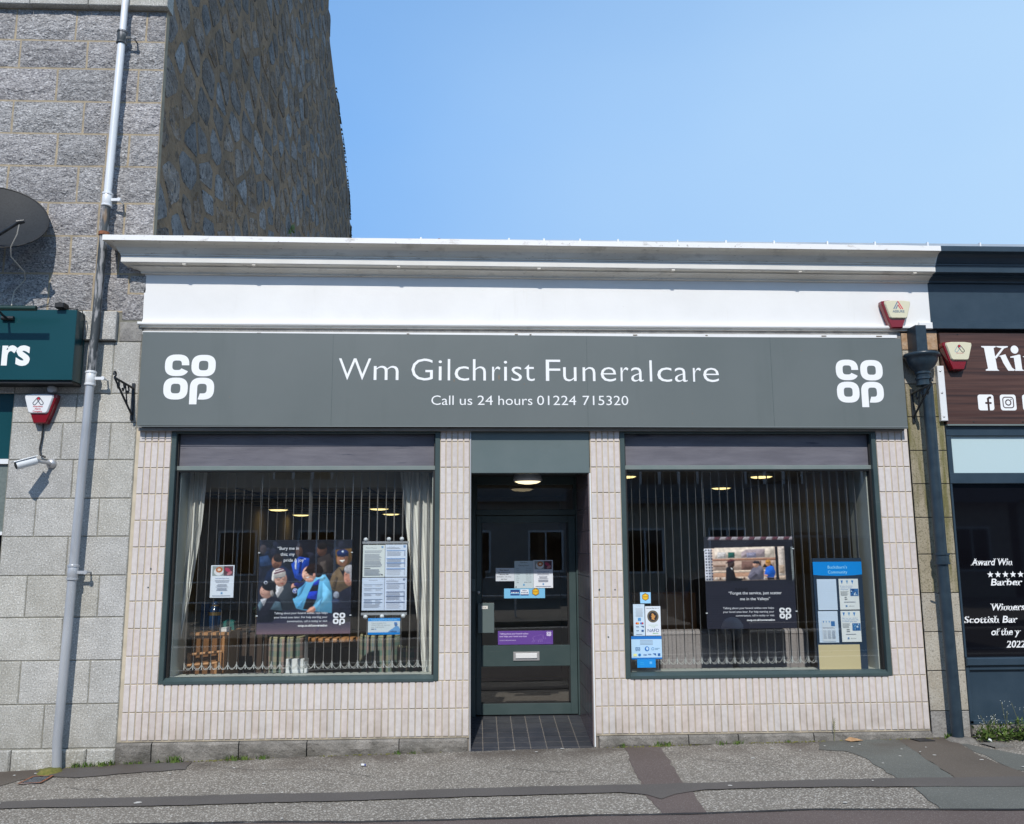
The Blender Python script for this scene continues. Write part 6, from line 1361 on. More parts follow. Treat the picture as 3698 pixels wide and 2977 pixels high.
def tub_chair(label, x, y, w_, rz, htop=.86, group=None):
    t = thing('tub_chair', label, 'armchair', (x, y, .16), group); t.rotation_euler = (0, 0, rz)
    mb_ = MB(); V = []; F = []; N_ = 20
    for k in range(N_ + 1):      # curved back shell open to +y
        th = radians(180 + 180 * k / N_); ca, sa = cos(th), sin(th)
        for r_, z_ in ((w_ / 2, .10), (w_ / 2 * 1.06, htop - .16 - .02), (w_ / 2 * 1.03, htop - .16), (w_ / 2 * .88, htop - .16), (w_ / 2 * .84, htop - .18), (w_ / 2 * .80, .30)): V.append((r_ * ca, r_ * sa, z_))
    for k in range(N_):
        for i in range(5): F.append((k * 6 + i, k * 6 + i + 1, (k + 1) * 6 + i + 1, (k + 1) * 6 + i))
    mb_.add(V, F, True); mb_.build('curved_back', m_tartan, t)
    mb_ = MB(); mb_.tube([(w_ / 2 * .96 * cos(radians(180 + 180 * k / N_)), w_ / 2 * .96 * sin(radians(180 + 180 * k / N_)), htop - .155) for k in range(N_ + 1)], .014, 8); mb_.build('piping', M('cream_piping', (.42, .40, .25), rough=.9), t)
    mb_ = MB(); mb_.lathe([(0, .34), (w_ * .38, .34), (w_ * .42, .31), (w_ * .42, .14), (0, .12)], (0, .04, 0), 20); mb_.build('seat_cushion', m_tartan, t)
    for a in (45, 135, 225, 315): mb_ = MB(); mb_.tube([(w_ * .34 * cos(radians(a)), w_ * .34 * sin(radians(a)), .0), (w_ * .32 * cos(radians(a)), w_ * .32 * sin(radians(a)), .13)], [.012, .018], 8); mb_.build('leg', m_oak, t)
    return t
tub_chair('tartan tub chair under the supporters poster, left of the round table', -1.86, 1.42, .36, .05, .85)
tub_chair('tartan tub chair behind the blue finance leaflet', -.94, 1.45, .40, -.1, .855)
tub_chair('tartan tub chair beside the foot of the right hand curtain', -.56, 1.25, .38, .1, .77)
tub_chair('tartan tub chair half hidden at the left end behind the left curtain', -2.62, .86, .30, .1, .74)
t = thing('round_table', 'round oak table between the tartan chairs', 'table', (-1.44, 1.9, .16))
mb = MB(); mb.lathe([(0, .828), (.42, .828), (.43, .82), (.43, .79), (.40, .78), (0, .78)], (-1.43, 1.9, 0), 36); part(mb, 'table_top', m_oak, t)
mb = MB(); mb.lathe([(.04, .16), (.035, .5), (.05, .78)], (-1.43, 1.9, 0), 14); mb.lathe([(0, .19), (.22, .18), (.24, .16)], (-1.43, 1.9, 0), 20); part(mb, 'pedestal', m_darkwood, t)
t = thing('sideboard', 'honey oak desk end with a corner post at the left of the room', 'desk', (-2.38, .7, .16))
mb = MB(); mb.box(-2.53, -2.19, .52, .95, .957, .982); part(mb, 'desk_top', m_oak, t)
mb = MB(); mb.box(-2.52, -2.245, .55, .57, .16, .957); part(mb, 'end_panel', M('brown_oak_panel', (.20, .095, .038), (.26, .12, .05), scale=6, rough=.5), t)
mb = MB(); mb.box(-2.245, -2.203, .53, .94, .16, .957); part(mb, 'corner_post', m_oak, t)
t = thing('oak_chair', 'oak framed visitor chair in front of the desk end', 'chair', (-2.37, .45, .16))
for (a, b, c) in (((-2.53, .40, .712), (-2.225, .40, .735), .014), ((-2.52, .49, .795), (-2.235, .50, .818), .013)): mb = MB(); mb.tube([a, b], c, 8); part(mb, 'rail', m_oak, t)
for x, y in ((-2.52, .4), (-2.25, .4), (-2.52, .50), (-2.25, .50)): mb = MB(); mb.box(x - .014, x + .014, y - .012, y + .012, .16, .73 if y < .45 else .81); part(mb, 'leg', m_oak, t)
mb = MB(); mb.box(-2.52, -2.25, .40, .50, .48, .52); part(mb, 'seat', m_darkwood, t)
t = thing('low_cabinet', 'dark stained cabinet with bar handles next to the desk end', 'cabinet', (-2.1, 1.2, .16))
mb = MB(); mb.bev(-2.35, -2.02, 1.25, 1.6, .16, .93, .004); mb.bev(-2.37, -2.0, 1.23, 1.62, .93, .955, .004); part(mb, 'carcass', m_darkwood, t)
for x in (-2.23, -2.12): mb = MB(); mb.tube([(x, 1.225, .42), (x, 1.225, .56)], .005, 6); mb.tube([(x, 1.25, .44), (x, 1.225, .44)], .004, 6); mb.tube([(x, 1.25, .54), (x, 1.225, .54)], .004, 6); part(mb, 'bar_handle', m_bevtrim, t)
UX = -2.37
t = thing('urn', 'dark blue urn with a gold band on the desk', 'urn', (UX, .7, .982))
mb = MB(); mb.lathe([(0, .982), (.042, .984), (.058, 1.02), (.064, 1.09), (.056, 1.165), (.036, 1.195), (.028, 1.21), (.034, 1.225), (.02, 1.24), (0, 1.245)], (UX, .7, 0), 24); part(mb, 'vessel', M('blue_enamel', (.01, .035, .10), rough=.12), t)
mb = MB(); mb.lathe([(.0625, 1.12), (.063, 1.15)], (UX, .7, 0), 24); mb.lathe([(.032, 1.20), (.0355, 1.215)], (UX, .7, 0), 20); part(mb, 'gold_band', M('gold', (.6, .42, .16), rough=.3, metal=.9), t)
t = thing('folder', 'dark blue brochure standing behind the urn', 'folder', (-2.48, .75, .982))
mb = MB(); mb.box(-2.52, -2.445, .77, .79, .982, 1.22); part(mb, 'cover', M('folder_blue', (.02, .05, .13), rough=.4), t)
t = thing('gift_box', 'white lidded box on the desk edge', 'box', (-2.25, .6, .982))
mb = MB(); mb.bev(-2.285, -2.20, .56, .64, .983, 1.010, .002); part(mb, 'box', m_whiteplastic, t); mb = MB(); mb.bev(-2.287, -2.198, .558, .642, 1.011, 1.020, .002); part(mb, 'lid', m_whiteplastic, t)
t = thing('teal_bag', 'teal gift bag lying on the desk', 'bag', (-2.30, .75, .982))
mb = MB(); mb.prism([(-2.34, .983), (-2.20, .983), (-2.21, 1.06), (-2.26, 1.08), (-2.34, 1.04)], .74, .80); part(mb, 'bag', M('teal_card', (.01, .14, .13), rough=.5), t)
t = thing('white_box', 'white panel box on the sill below the supporters poster', 'box', (-1.53, .22, .655))
mb = MB(); mb.bev(-1.625, -1.44, .27, .33, .656, .775, .003); part(mb, 'box', m_whiteplastic, t)
for x in (-1.59, -1.475): mb = MB(); mb.box(x, x + .008, .266, .27, .662, .77); part(mb, 'groove', m_frame_l, t)
m_leaf_in = M('indoor_leaf', (.05, .11, .03), (.10, .18, .05), scale=30, rough=.5)
def leafy(label, name, x, y, z0, z1, n_, rad, flower=None):
    t = thing(name, label, 'plant', (x, y, z0)); rl = random.Random(int(x * 100)); mb_ = MB(); V = []; F = []
    for k in range(n_):
        a = rl.uniform(0, 2 * pi); r = rad * sqrt(rl.random()); c = Vector((x + r * cos(a), y + r * sin(a), rl.uniform(z0 + (z1 - z0) * .35, z1))); d = Vector((rl.uniform(-1, 1), rl.uniform(-1, 1), rl.uniform(-.4, 1))).normalized(); s_ = d.cross(Vector((0, 0, 1))).normalized(); L_ = rl.uniform(.015, .032)
        m = len(V); V += [c - d * L_, c + s_ * L_ * .5, c + d * L_, c - s_ * L_ * .5]; F.append((m, m + 1, m + 2, m + 3))
    mb_.add(V, F); part(mb_, 'leaves', m_leaf_in, t)
    if flower:
        mb_ = MB()
        for k in range(7): a = rl.uniform(0, 2 * pi); mb_.lathe([(0, 0), (.014, .006), (.006, .014)], (x + rad * .6 * cos(a), y + rad * .6 * sin(a), z1 - rl.uniform(0, .1)), 7)
        part(mb_, 'flowers', flower, t)
    mb_ = MB(); mb_.lathe([(0, 0), (.05, 0), (.065, .1), (.058, .1)], (x, y, z0), 16); part(mb_, 'pot', m_darkwood, t); return t
leafy('flower arrangement in the shade beside the desk', 'flower_arrangement', -2.12, 1.4, .955, 1.22, 60, .09, M('dull_white_petals', (.4, .38, .33), rough=.8))
leafy('green plant with purple flowers at the right edge of the right display window', 'potted_plant', 3.50, .38, .60, 1.0, 70, .07, M('purple_petals', (.22, .05, .2), rough=.8))
# grey chairs of the waiting room
for (x0, x1, lb) in ((1.715, 2.365, 'grey tweed low sofa back below the stickers in the right window'), (2.425, 3.085, 'grey tweed low sofa back behind the community notice board')):
    t = thing('sofa', lb, 'sofa', ((x0 + x1) / 2, .9, .16))
    mb = MB()
    # rounded back: profile in y,z extruded along x
    pr2 = [(.60, .20), (.60, .915), (.606, .938), (.625, .950), (.70, .956), (.745, .945), (.76, .92), (.78, .5), (.78, .2)]
    xs4 = [x0, x0 + .012, x0 + .03, x1 - .03, x1 - .012, x1]
    ins = [.02, .006, 0, 0, .006, .02]; V = []; F = []
    for xx, q in zip(xs4, ins):
        for y, z in pr2: V.append((xx, .69 + (y - .69) * (1 - q * 3), z - q * .6))
    m_ = len(pr2)
    for i in range(5):
        for k in range(m_ - 1): F.append((i * m_ + k, (i + 1) * m_ + k, (i + 1) * m_ + k + 1, i * m_ + k + 1))
    F += [tuple(range(m_)), tuple(range(5 * m_ + m_ - 1, 5 * m_ - 1, -1))]
    mb.add(V, F, True); part(mb, 'back', m_sofa, t)
    mb = MB(); mb.tube([(x0 + .01, .600, .918), (x1 - .01, .600, .918)], .005, 6); part(mb, 'seam', m_sofa, t)
    mb = MB(); mb.bev(x0 + .05, x1 - .05, .78, 1.4, .28, .56, .02); part(mb, 'seat', m_sofa, t)
    mb = MB(); mb.bev(x0, x0 + .1, .78, 1.4, .2, .72, .02); mb2 = MB(); mb2.bev(x1 - .1, x1, .78, 1.4, .2, .72, .02); part(mb, 'arm', m_sofa, t); part(mb2, 'arm', m_sofa, t)
    for x in (x0 + .06, x1 - .06):
        for y in (.64, 1.35): mb = MB(); mb.tube([(x, y, .16), (x, y, .21)], .016, 8); part(mb, 'leg', m_darkwood, t)
t = thing('wooden_cabinet', 'brown wooden cabinet deep in the waiting room', 'cabinet', (2.2, 3.6, .16))
mb = MB(); mb.bev(1.95, 2.75, 3.4, 3.8, .16, 1.15, .01); part(mb, 'carcass', m_oak, t)
t = thing('letter_rack', 'pale leaflet rack on the waiting room floor', 'rack', (1.9, 2.2, .16))
mb = MB(); mb.bev(1.70, 1.92, 2.2, 2.3, .16, 1.12, .004); part(mb, 'rack', m_wall_in, t)
# round ceiling lamps and porch lamp
def clamp(label, x, y, z, r, em, grp=None):
    t = thing('ceiling_lamp', label, 'ceiling light', (x, y, z), grp)
    mb_ = MB(); mb_.lathe([(0, 0), (r * .98, 0), (r, -.012), (r, -.030), (r * .93, -.036)], (x, y, z), 28); part(mb_, 'lamp_housing', m_whiteplastic, t)
    mb_ = MB(); mb_.lathe([(r * .92, -.034), (r * .7, -.046), (r * .3, -.052), (0, -.053)], (x, y, z), 28); part(mb_, 'diffuser', em, t); return t
gl = 'round ceiling lamps in the rooms'
clamp('lit ceiling lamp seen in the left window, nearer one of the left pair', -2.56, 3.96, 2.262, .135, m_litlamp, gl)
clamp('lit ceiling lamp seen in the left window, farther one of the left pair', -2.60, 5.65, 2.262, .135, m_litlamp, gl)
clamp('lit ceiling lamp seen in the left window, nearer one of the right pair', -1.24, 3.82, 2.262, .135, m_litlamp, gl)
clamp('lit ceiling lamp seen in the left window, farther one of the right pair', -1.24, 5.45, 2.262, .135, m_litlamp, gl)
clamp('lit ceiling lamp near the top middle of the right window', 3.32, 2.42, 2.55, .14, m_litlamp, gl)
clamp('lit ceiling lamp farther back in the right window', 3.38, 4.28, 2.55, .14, m_litlamp, gl)
clamp('lit ceiling lamp cut off at the top left corner of the right window', 1.72, 2.37, 2.55, .14, m_litlamp, gl)
t = thing('porch_lamp', 'round white fluted lamp lit under the porch ceiling above the door', 'ceiling light', (.485, .45, 2.39))
mb = MB(); mb.lathe([(0, 2.395), (.118, 2.395), (.122, 2.385), (.122, 2.372), (.126, 2.370), (.126, 2.357), (.130, 2.355), (.130, 2.342), (.134, 2.338), (.134, 2.318), (.120, 2.312)], (.485, .45, 0), 32); part(mb, 'fluted_ring', m_whiteplastic, t)
mb = MB(); mb.lathe([(.120, 2.313), (.09, 2.298), (.04, 2.290), (0, 2.288)], (.485, .45, 0), 32); part(mb, 'diffuser', m_litlamp2, t)

# ================================================================== THE OTHER SIDE OF THE STREET (seen as reflections)
def house(label, x0, x1, yf, eave, ridge, wallm, n_win, dorm):
    t = thing('house', label, 'house', ((x0 + x1) / 2, yf - 4, .1))
    mb_ = MB(); mb_.box(x0, x1, yf - 8, yf, -.1, eave); part(mb_, 'wall', wallm, t)
    mb_ = MB(); mb_.add([(x0 - .2, yf + .35, eave - .1), (x1 + .2, yf + .35, eave - .1), (x1 + .2, yf - 4, ridge), (x0 - .2, yf - 4, ridge), (x0 - .2, yf - 8.3, eave - .1), (x1 + .2, yf - 8.3, eave - .1)], [(0, 1, 2, 3), (3, 2, 5, 4), (0, 3, 4), (1, 5, 2)])
    rf = part(mb_, 'roof', m_slate, t)
    for x in (x0 + .5, x1 - .9): mb_ = MB(); mb_.box(x, x + .6, yf - 4.3, yf - 3.7, ridge - .5, ridge + 1.1); sub_of(rf, mb_, 'chimney', m_axed)
    for k in range(n_win):
        cx_ = x0 + (x1 - x0) * (k + .5) / n_win
        if k == n_win // 2:
            mb_ = MB(); mb_.box(cx_ - .45, cx_ + .45, yf - .02, yf + .03, .1, 2.2); part(mb_, 'door', m_navywood, t); continue
        mb_ = MB(); mb_.box(cx_ - .6, cx_ + .6, yf, yf + .05, .95, 2.35); w_ = part(mb_, 'window', m_whiteplastic, t)
        for s_ in (-1, 1): mb_ = MB(); a = cx_ + s_ * .28; mb_.box(a - .25, a + .25, yf + .05, yf + .055, 1.02, 2.28); sub_of(w_, mb_, 'pane', m_gap)
    for cx_ in dorm:
        mb_ = MB(); z0 = eave + .25; mb_.box(cx_ - 1.1, cx_ + 1.1, yf - 2.6, yf - .35, z0, z0 + 1.35); d_ = part(mb_, 'dormer', m_slate, t)
        mb_ = MB(); mb_.box(cx_ - .95, cx_ + .95, yf - .35, yf - .30, z0 + .2, z0 + 1.2); sub_of(d_, mb_, 'window_frame', m_whiteplastic)
        for q in (-.62, 0, .62): mb_ = MB(); mb_.box(cx_ + q - .26, cx_ + q + .26, yf - .30, yf - .295, z0 + .28, z0 + 1.12); sub_of(d_, mb_, 'pane', m_gap)
        mb_ = MB(); mb_.box(cx_ - 1.25, cx_ + 1.25, yf - 2.8, yf - .15, z0 + 1.35, z0 + 1.47); sub_of(d_, mb_, 'dormer_roof', m_black)
m_slate = M('roof_slate', (.11, .115, .12), (.18, .185, .19), scale=5, rough=.7, stretch=(1, 4, 4), bump=.01, bscale=12)
m_hwall = M('harled_wall', (.40, .36, .30), (.5, .46, .39), scale=6, rough=.95)
m_hwall2 = M('granite_wall_far', (.3, .29, .28), (.38, .37, .36), scale=9, rough=.9)
house('harled house with two box dormers across the street, furthest left', -20, -9, -19, 3.1, 7.2, m_hwall, 5, (-17, -12))
house('granite house with dormers across the street behind the photographer', -8.6, 3.6, -20, 3.4, 7.8, m_hwall2, 5, (-5.5, .5))
house('harled house with three box dormers across the street behind the van', 4.0, 17, -19.5, 3.2, 7.4, m_hwall, 5, (6.2, 9.6, 13.4))
house('granite house with two dormers across the street, furthest right', 17.6, 29, -20, 3.3, 7.6, m_hwall2, 5, (20, 25))
t = thing('railing', 'long low metal railing along the opposite pavement', 'railing', (0, -12.4, .1))
mb = MB()
for z in (.55, 1.0): mb.tube([(-14, -12.4, z), (2.6, -12.4, z + .03)], .02, 6)
part(mb, 'rail', m_zinc, t)
for k in range(12): mb = MB(); x = -14 + k * 1.5; mb.tube([(x, -12.4, -.1), (x, -12.4, 1.02)], .025, 6); part(mb, 'post', m_zinc, t)
# parked van
m_van = M('dark_grey_van_paint', (.045, .048, .055), rough=.25, coat=.6); m_tyre = M('tyre_rubber', (.015, .015, .015), rough=.8)
t = thing('parked_van', 'dark grey parked van on the far side of the road', 'van', (6.3, -9.6, 0))
side = [(3.95, .35), (8.6, .35), (8.65, .9), (8.6, 1.75), (8.45, 1.92), (5.6, 1.95), (5.2, 1.88), (4.65, 1.28), (4.0, 1.12), (3.88, .8)]
n = len(side); V = []; 
for y, sc_ in ((-8.75, .94), (-8.68, 1.0)): pass
levels = [(-8.72, .0), (-8.68, .04)]
for y, ins in ((-8.66, .05), (-8.60, .0), (-10.40, .0), (-10.34 - .0, .05)):
    pass
ys_ = [(-8.62, .06), (-8.70, .0), (-10.40, .0), (-10.48, .06)]
for y, ins in ys_:
    for x, z in side: V.append((x + (6.2 - x) * ins * .3, y, z - (ins * .8 if z > 1.5 else 0)))
F = [(j * n + i, j * n + (i + 1) % n, (j + 1) * n + (i + 1) % n, (j + 1) * n + i) for j in range(3) for i in range(n)] + [tuple(range(n)), tuple(range(4 * n - 1, 3 * n - 1, -1))]
mb = MB(); mb.add(V, F); part(mb, 'body', m_van, t)
for pts in ([(4.75, 1.22), (5.25, 1.22), (5.25, 1.8), (5.15, 1.78)], [(5.35, 1.22), (6.3, 1.22), (6.3, 1.82), (5.35, 1.82)]): mb = MB(); mb.prism(pts, -8.615, -8.605); part(mb, 'side_window', m_gap, t)
mb = MB(); mb.box(5.0, 8.4, -8.618, -8.60, .62, .70); part(mb, 'side_moulding', m_tyre, t)
for x in (4.75, 7.85):
    for y in (-8.62, -10.3):
        mb = MB(); mb.lathe([(0, -.02), (.24, -.02), (.33, .0), (.34, .1), (.33, .2), (0, .2)], (x, y - .17, .24), 24, 'y'); w_ = part(mb, 'wheel', m_tyre, t)
        mb = MB(); mb.lathe([(0, .03), (.17, .025), (.21, 0)], (x, y + .02 + .01, .24), 18, 'y'); sub_of(w_, mb, 'rim', m_bevtrim)
# photographer, reflected in the door glass
def skin_body(name, joints, edges, mat, root, sub=1):
    me = bpy.data.meshes.new(name); me.from_pydata([j[:3] for j in joints], edges, []); me.update()
    o = bpy.data.objects.new(name, me); COL.objects.link(o); me.materials.append(mat)
    sk = o.modifiers.new('skin', 'SKIN'); 
    for i, j in enumerate(joints):
        sv = me.skin_vertices[0].data[i]; sv.radius = (j[3], j[4] if len(j) > 4 else j[3]); sv.use_root = (i == 0)
    ss = o.modifiers.new('subdiv', 'SUBSURF'); ss.levels = sub; ss.render_levels = sub
    bpy.context.view_layer.update()
    m2 = bpy.data.meshes.new_from_object(o.evaluated_get(bpy.context.evaluated_depsgraph_get())); m2.name = name
    bpy.data.objects.remove(o); bpy.data.meshes.remove(me)
    for p_ in m2.polygons: p_.use_smooth = True
    return child(link(name, m2, mat), root)
pg = thing('person', 'person in a long black coat holding up a phone to take the picture', 'person', (-.12, -7.95, -.06))
bx, byy, gz0 = -.12, -7.98, -.06
J = [(bx, byy, gz0 + .98, .16, .12), (bx, byy, gz0 + 1.18, .15, .11), (bx, byy, gz0 + 1.40, .18, .115), (bx, byy + .01, gz0 + 1.52, .065), (bx, byy + .015, gz0 + 1.60, .06),
     (bx - .11, byy, gz0 + .86, .095), (bx - .12, byy + .01, gz0 + .48, .065), (bx - .12, byy - .02, gz0 + .09, .045), (bx - .13, byy + .14, gz0 + .04, .04),
     (bx + .11, byy, gz0 + .86, .095), (bx + .12, byy + .01, gz0 + .48, .065), (bx + .12, byy - .02, gz0 + .09, .045), (bx + .13, byy + .14, gz0 + .04, .04),
     (bx - .19, byy, gz0 + 1.46, .07), (bx - .27, byy + .06, gz0 + 1.20, .052), (bx - .02, byy + .34, gz0 + 1.50, .040), (bx + .045, byy + .395, gz0 + 1.60, .030),
     (bx + .19, byy, gz0 + 1.46, .07), (bx + .30, byy + .06, gz0 + 1.22, .052), (bx + .24, byy + .34, gz0 + 1.50, .040), (bx + .20, byy + .395, gz0 + 1.60, .030)]
Ed = [(0, 1), (1, 2), (2, 3), (3, 4), (0, 5), (5, 6), (6, 7), (7, 8), (0, 9), (9, 10), (10, 11), (11, 12), (2, 13), (13, 14), (14, 15), (15, 16), (2, 17), (17, 18), (18, 19), (19, 20)]
skin_body('body', J, Ed, m_coat, pg)
mb = MB(); hz = gz0 + 1.70
mb.lathe([(0, -.135), (.035, -.13), (.06, -.10), (.074, -.04), (.079, .02), (.078, .06), (.062, .11), (.03, .132), (0, .136)], (bx, byy + .02, hz), 22)
hd = part(mb, 'head', m_skin, pg)
mb = MB(); mb.lathe([(.074, -.06), (.084, .0), (.086, .05), (.07, .115), (.035, .145), (0, .15)], (bx, byy + .0, hz), 22); sub_of(hd, mb, 'hair', M('dark_hair', (.03, .02, .015), rough=.8))
mb = MB(); mb.tube([(bx, byy + .095, hz + .01), (bx, byy + .118, hz - .02), (bx, byy + .098, hz - .03)], [.008, .014, .008], 8)
for s_ in (-1, 1): mb.tube([(bx + s_ * .078, byy + .02, hz - .02), (bx + s_ * .086, byy + .01, hz), (bx + s_ * .078, byy + .02, hz + .02)], .010, 6)
sub_of(hd, mb, 'nose_and_ears', m_skin)
mb = MB()
for s_ in (-1, 1): mb.tube([(bx + s_ * .028, byy + .092, hz + .015), (bx + s_ * .028, byy + .099, hz + .015)], .009, 8)
mb.tube([(bx - .022, byy + .092, hz - .065), (bx + .022, byy + .092, hz - .065)], .005, 6); sub_of(hd, mb, 'eyes_and_mouth', m_black)
for s_, wx in ((-1, bx + .045), (1, bx + .20)):
    mb = MB(); wp_ = Vector((wx, byy + .395, gz0 + 1.60)); inward = Vector((.12 - wx - 0.0, 0, 0)); px_ = 0.0 + (-.045 if s_ < 0 else .045)
    palm = Vector((px_ + s_ * .016, -7.555, 1.655)); mb.tube([wp_, palm + Vector((s_ * .01, -.01, -.05)), palm, palm + Vector((0, 0, .025))], [.024, .034, .036, .026], 10)
    for k, (dz, ln) in enumerate(((-.022, .040), (-.006, .046), (.010, .044), (.026, .036))):
        b0 = palm + Vector((0, .012, dz)); mb.tube([b0, b0 + Vector((-s_ * ln * .2, .016, .003)), b0 + Vector((-s_ * ln * .62, .006, .004))], [.0085, .008, .006], 7)
    mb.tube([palm + Vector((0, -.012, -.02)), palm + Vector((-s_ * .018, -.022, -.002)), palm + Vector((-s_ * .034, -.018, .010))], [.010, .009, .007], 7)
    part(mb, 'hand', m_skin, pg)
ph = thing('mobile_phone', 'black mobile phone held upright in both hands by the photographer', 'phone', (0, -7.55, 1.6))
mb = MB(); mb.bev(-.037, .037, -7.562, -7.552, 1.60, 1.755, .003); part(mb, 'case', m_black, ph)
mb = MB(); mb.bev(-.033, .033, -7.5635, -7.562, 1.606, 1.750, .0005); part(mb, 'screen', m_gap, ph)

# ================================================================== SMALL THINGS ON THE GROUND
m_grass = M('weed_grass', (.06, .13, .02), (.16, .22, .05), scale=24, rough=.7); m_moss = M('moss', (.10, .11, .02), (.18, .16, .04), scale=30, rough=.95)
m_drygrass = M('weed_stem', (.20, .20, .08), rough=.8)
rw = random.Random(21)
def tuft(mb_, x, y, n_, h, spread):
    for k in range(n_):
        a = rw.uniform(0, 2 * pi); r = spread * rw.random(); bx_, by_ = x + r * cos(a), min(y + r * sin(a) * .4, -.016); z = gz(bx_) + .002
        lean = Vector((rw.uniform(-.6, .6), rw.uniform(-.9, .1), 0)); hh = h * rw.uniform(.4, 1.1); w_ = rw.uniform(.0025, .005)
        s_ = Vector((cos(a + 1.5), sin(a + 1.5), 0)) * w_
        p0 = Vector((bx_, by_, z)); p1 = p0 + Vector((lean.x * hh * .35, lean.y * hh * .35, hh * .7)); p2 = p0 + Vector((lean.x * hh * .9, lean.y * hh * .9, hh))
        mb_.add([p0 - s_, p0 + s_, p1 + s_ * .8, p1 - s_ * .8, p2], [(0, 1, 2, 3), (3, 2, 4)])
g = MB()
for x, n_, h, sp in ((-3.12, 40, .05, .07), (-3.0, 70, .045, .10), (-2.93, 30, .05, .05), (-3.20, 30, .045, .05), (-2.78, 20, .035, .04), (-2.70, 18, .035, .04), (-2.55, 22, .035, .04), (-2.42, 80, .06, .07), (-1.95, 60, .045, .08), (-1.86, 30, .04, .05), (-1.72, 36, .04, .06),
                     (-.62, 20, .035, .05), (-.5, 16, .03, .05), (1.23, 16, .045, .03), (1.52, 34, .05, .05), (1.60, 30, .045, .05), (2.05, 24, .035, .05), (2.18, 34, .035, .06), (2.62, 20, .025, .04), (3.98, 30, .05, .05), (4.05, 30, .05, .05)):
    tuft(g, x, -.045, n_, h, sp)
stuff(tag(g.build('grass', m_grass), 'short green grass growing along the foot of the shop walls', 'grass'))
g = MB()
for k in range(900):
    x = rw.choice([rw.uniform(-3.5, -.1), rw.uniform(1.05, 3.9)])
    if rw.random() > .5 + .5 * sin(x * 5.3): continue
    y = -.022 - abs(rw.gauss(0, .018)); z = gz(x) + .004; r = rw.uniform(.003, .010)
    g.add([(x - r, y, z), (x, y - r, z), (x + r, y, z), (x, y + r * .6, z), (x, y, z + r * .8)], [(0, 1, 4), (1, 2, 4), (2, 3, 4), (3, 0, 4)])
stuff(tag(g.build('moss', m_moss), 'brown and green moss crumbs in the joint between wall and pavement', 'moss'))
# flowering weeds at the barber's plinth
t = thing('flowering_weeds', 'leggy green weeds with tiny white flowers below the navy barber shop front', 'weeds', (4.6, -.1, .12))
st = MB(); lf = MB(); fw = MB()
for k in range(330):
    x = rw.uniform(4.20, 5.6); y = rw.uniform(-.20, -.04); z = gz(x); h = rw.uniform(.05, .30) ** 1.0 * (1.0 if x > 4.45 else .8); 
    top = Vector((x + rw.uniform(-.10, .08), y + rw.uniform(-.06, .0), z + h)); mid = Vector((x, y, z)).lerp(top, .5) + Vector((rw.uniform(-.02, .02), 0, .01))
    if k % 3 == 0: st.tube([(x, y, z), mid, top], .0016, 4, False)
    for j in range(9):
        c = Vector((x, y, z)).lerp(top, rw.uniform(.0, .55)) + Vector((rw.uniform(-.03, .03), rw.uniform(-.03, .01), 0)); d = Vector((rw.uniform(-1, 1), rw.uniform(-1, .2), rw.uniform(-.2, .9))).normalized(); s_ = d.cross(Vector((0, 0, 1))).normalized(); L_ = rw.uniform(.014, .034)
        lf.add([c, c + d * L_ + s_ * L_ * .35, c + d * L_ * 2, c + d * L_ - s_ * L_ * .35], [(0, 1, 2, 3)])
    if k % 3 == 0:
        for j in range(4): c = top + Vector((rw.uniform(-.03, .03), rw.uniform(-.02, .02), rw.uniform(-.04, .02))); fw.lathe([(0, 0), (.0035, .002), (0, .005)], c, 5)
stuff(part(lf, 'leaves', m_grass, t)); stuff(part(st, 'stems', m_drygrass, t)); stuff(part(fw, 'flowers', M('tiny_white_petals', (.75, .76, .70), rough=.7), t))
t = thing('dry_grass_stalk', 'single dry seeding grass stalk in front of the right tiled wall', 'grass stalk', (3.02, -.05, .1))
mb = MB(); mb.tube([(3.0, -.05, .09), (3.005, -.05, .2), (3.01, -.05, .26)], [.002, .002, .004], 5)
for k in range(14): z = .17 + k * .008; mb.tube([(3.006, -.05, z), (3.006 + (-1) ** k * .012, -.055, z + .02)], .0015, 4)
part(mb, 'stalk', m_drygrass, t)
# weeds on the gable edge
g = MB()
for k in range(260):
    y = rw.choice([rw.uniform(11.3, 11.75), rw.uniform(9.2, 11.3), rw.gauss(11.7, .05)]); z = gtop(min(y, 11.7)) if y < 11.6 else rw.uniform(8.4, 9.1); 
    r = rw.uniform(.02, .055); g.add([(GXP + rw.uniform(-.05, .04), y, z), (GXP + .02, y + rw.uniform(-.5, .8) * r, z + r), (GXP + .03, y + r, z + rw.uniform(-.5, .5) * r)], [(0, 1, 2)])
stuff(tag(g.build('gable_edge_weeds', M('dark_weeds', (.03, .035, .02), (.06, .05, .03), scale=8, rough=.9)), 'small dark weeds sprouting along the sloping edge of the rubble gable', 'weeds'))
t = thing('gable_fern', 'small green fern growing out of the rubble gable above the cornice', 'fern', (-2.84, 6.0, 6.9))
mb = MB()
for k in range(16): a = k * .5; mb.add([(GXP + .03, 5.4, 6.62), (GXP + .05 + .05 * sin(a), 5.4 + .14 * cos(a), 6.62 + .13 * sin(a * 1.3)), (GXP + .06, 5.42 + .12 * cos(a), 6.62 + .10 * sin(a * 1.3) - .02)], [(0, 1, 2)])
part(mb, 'fronds', m_grass, t)
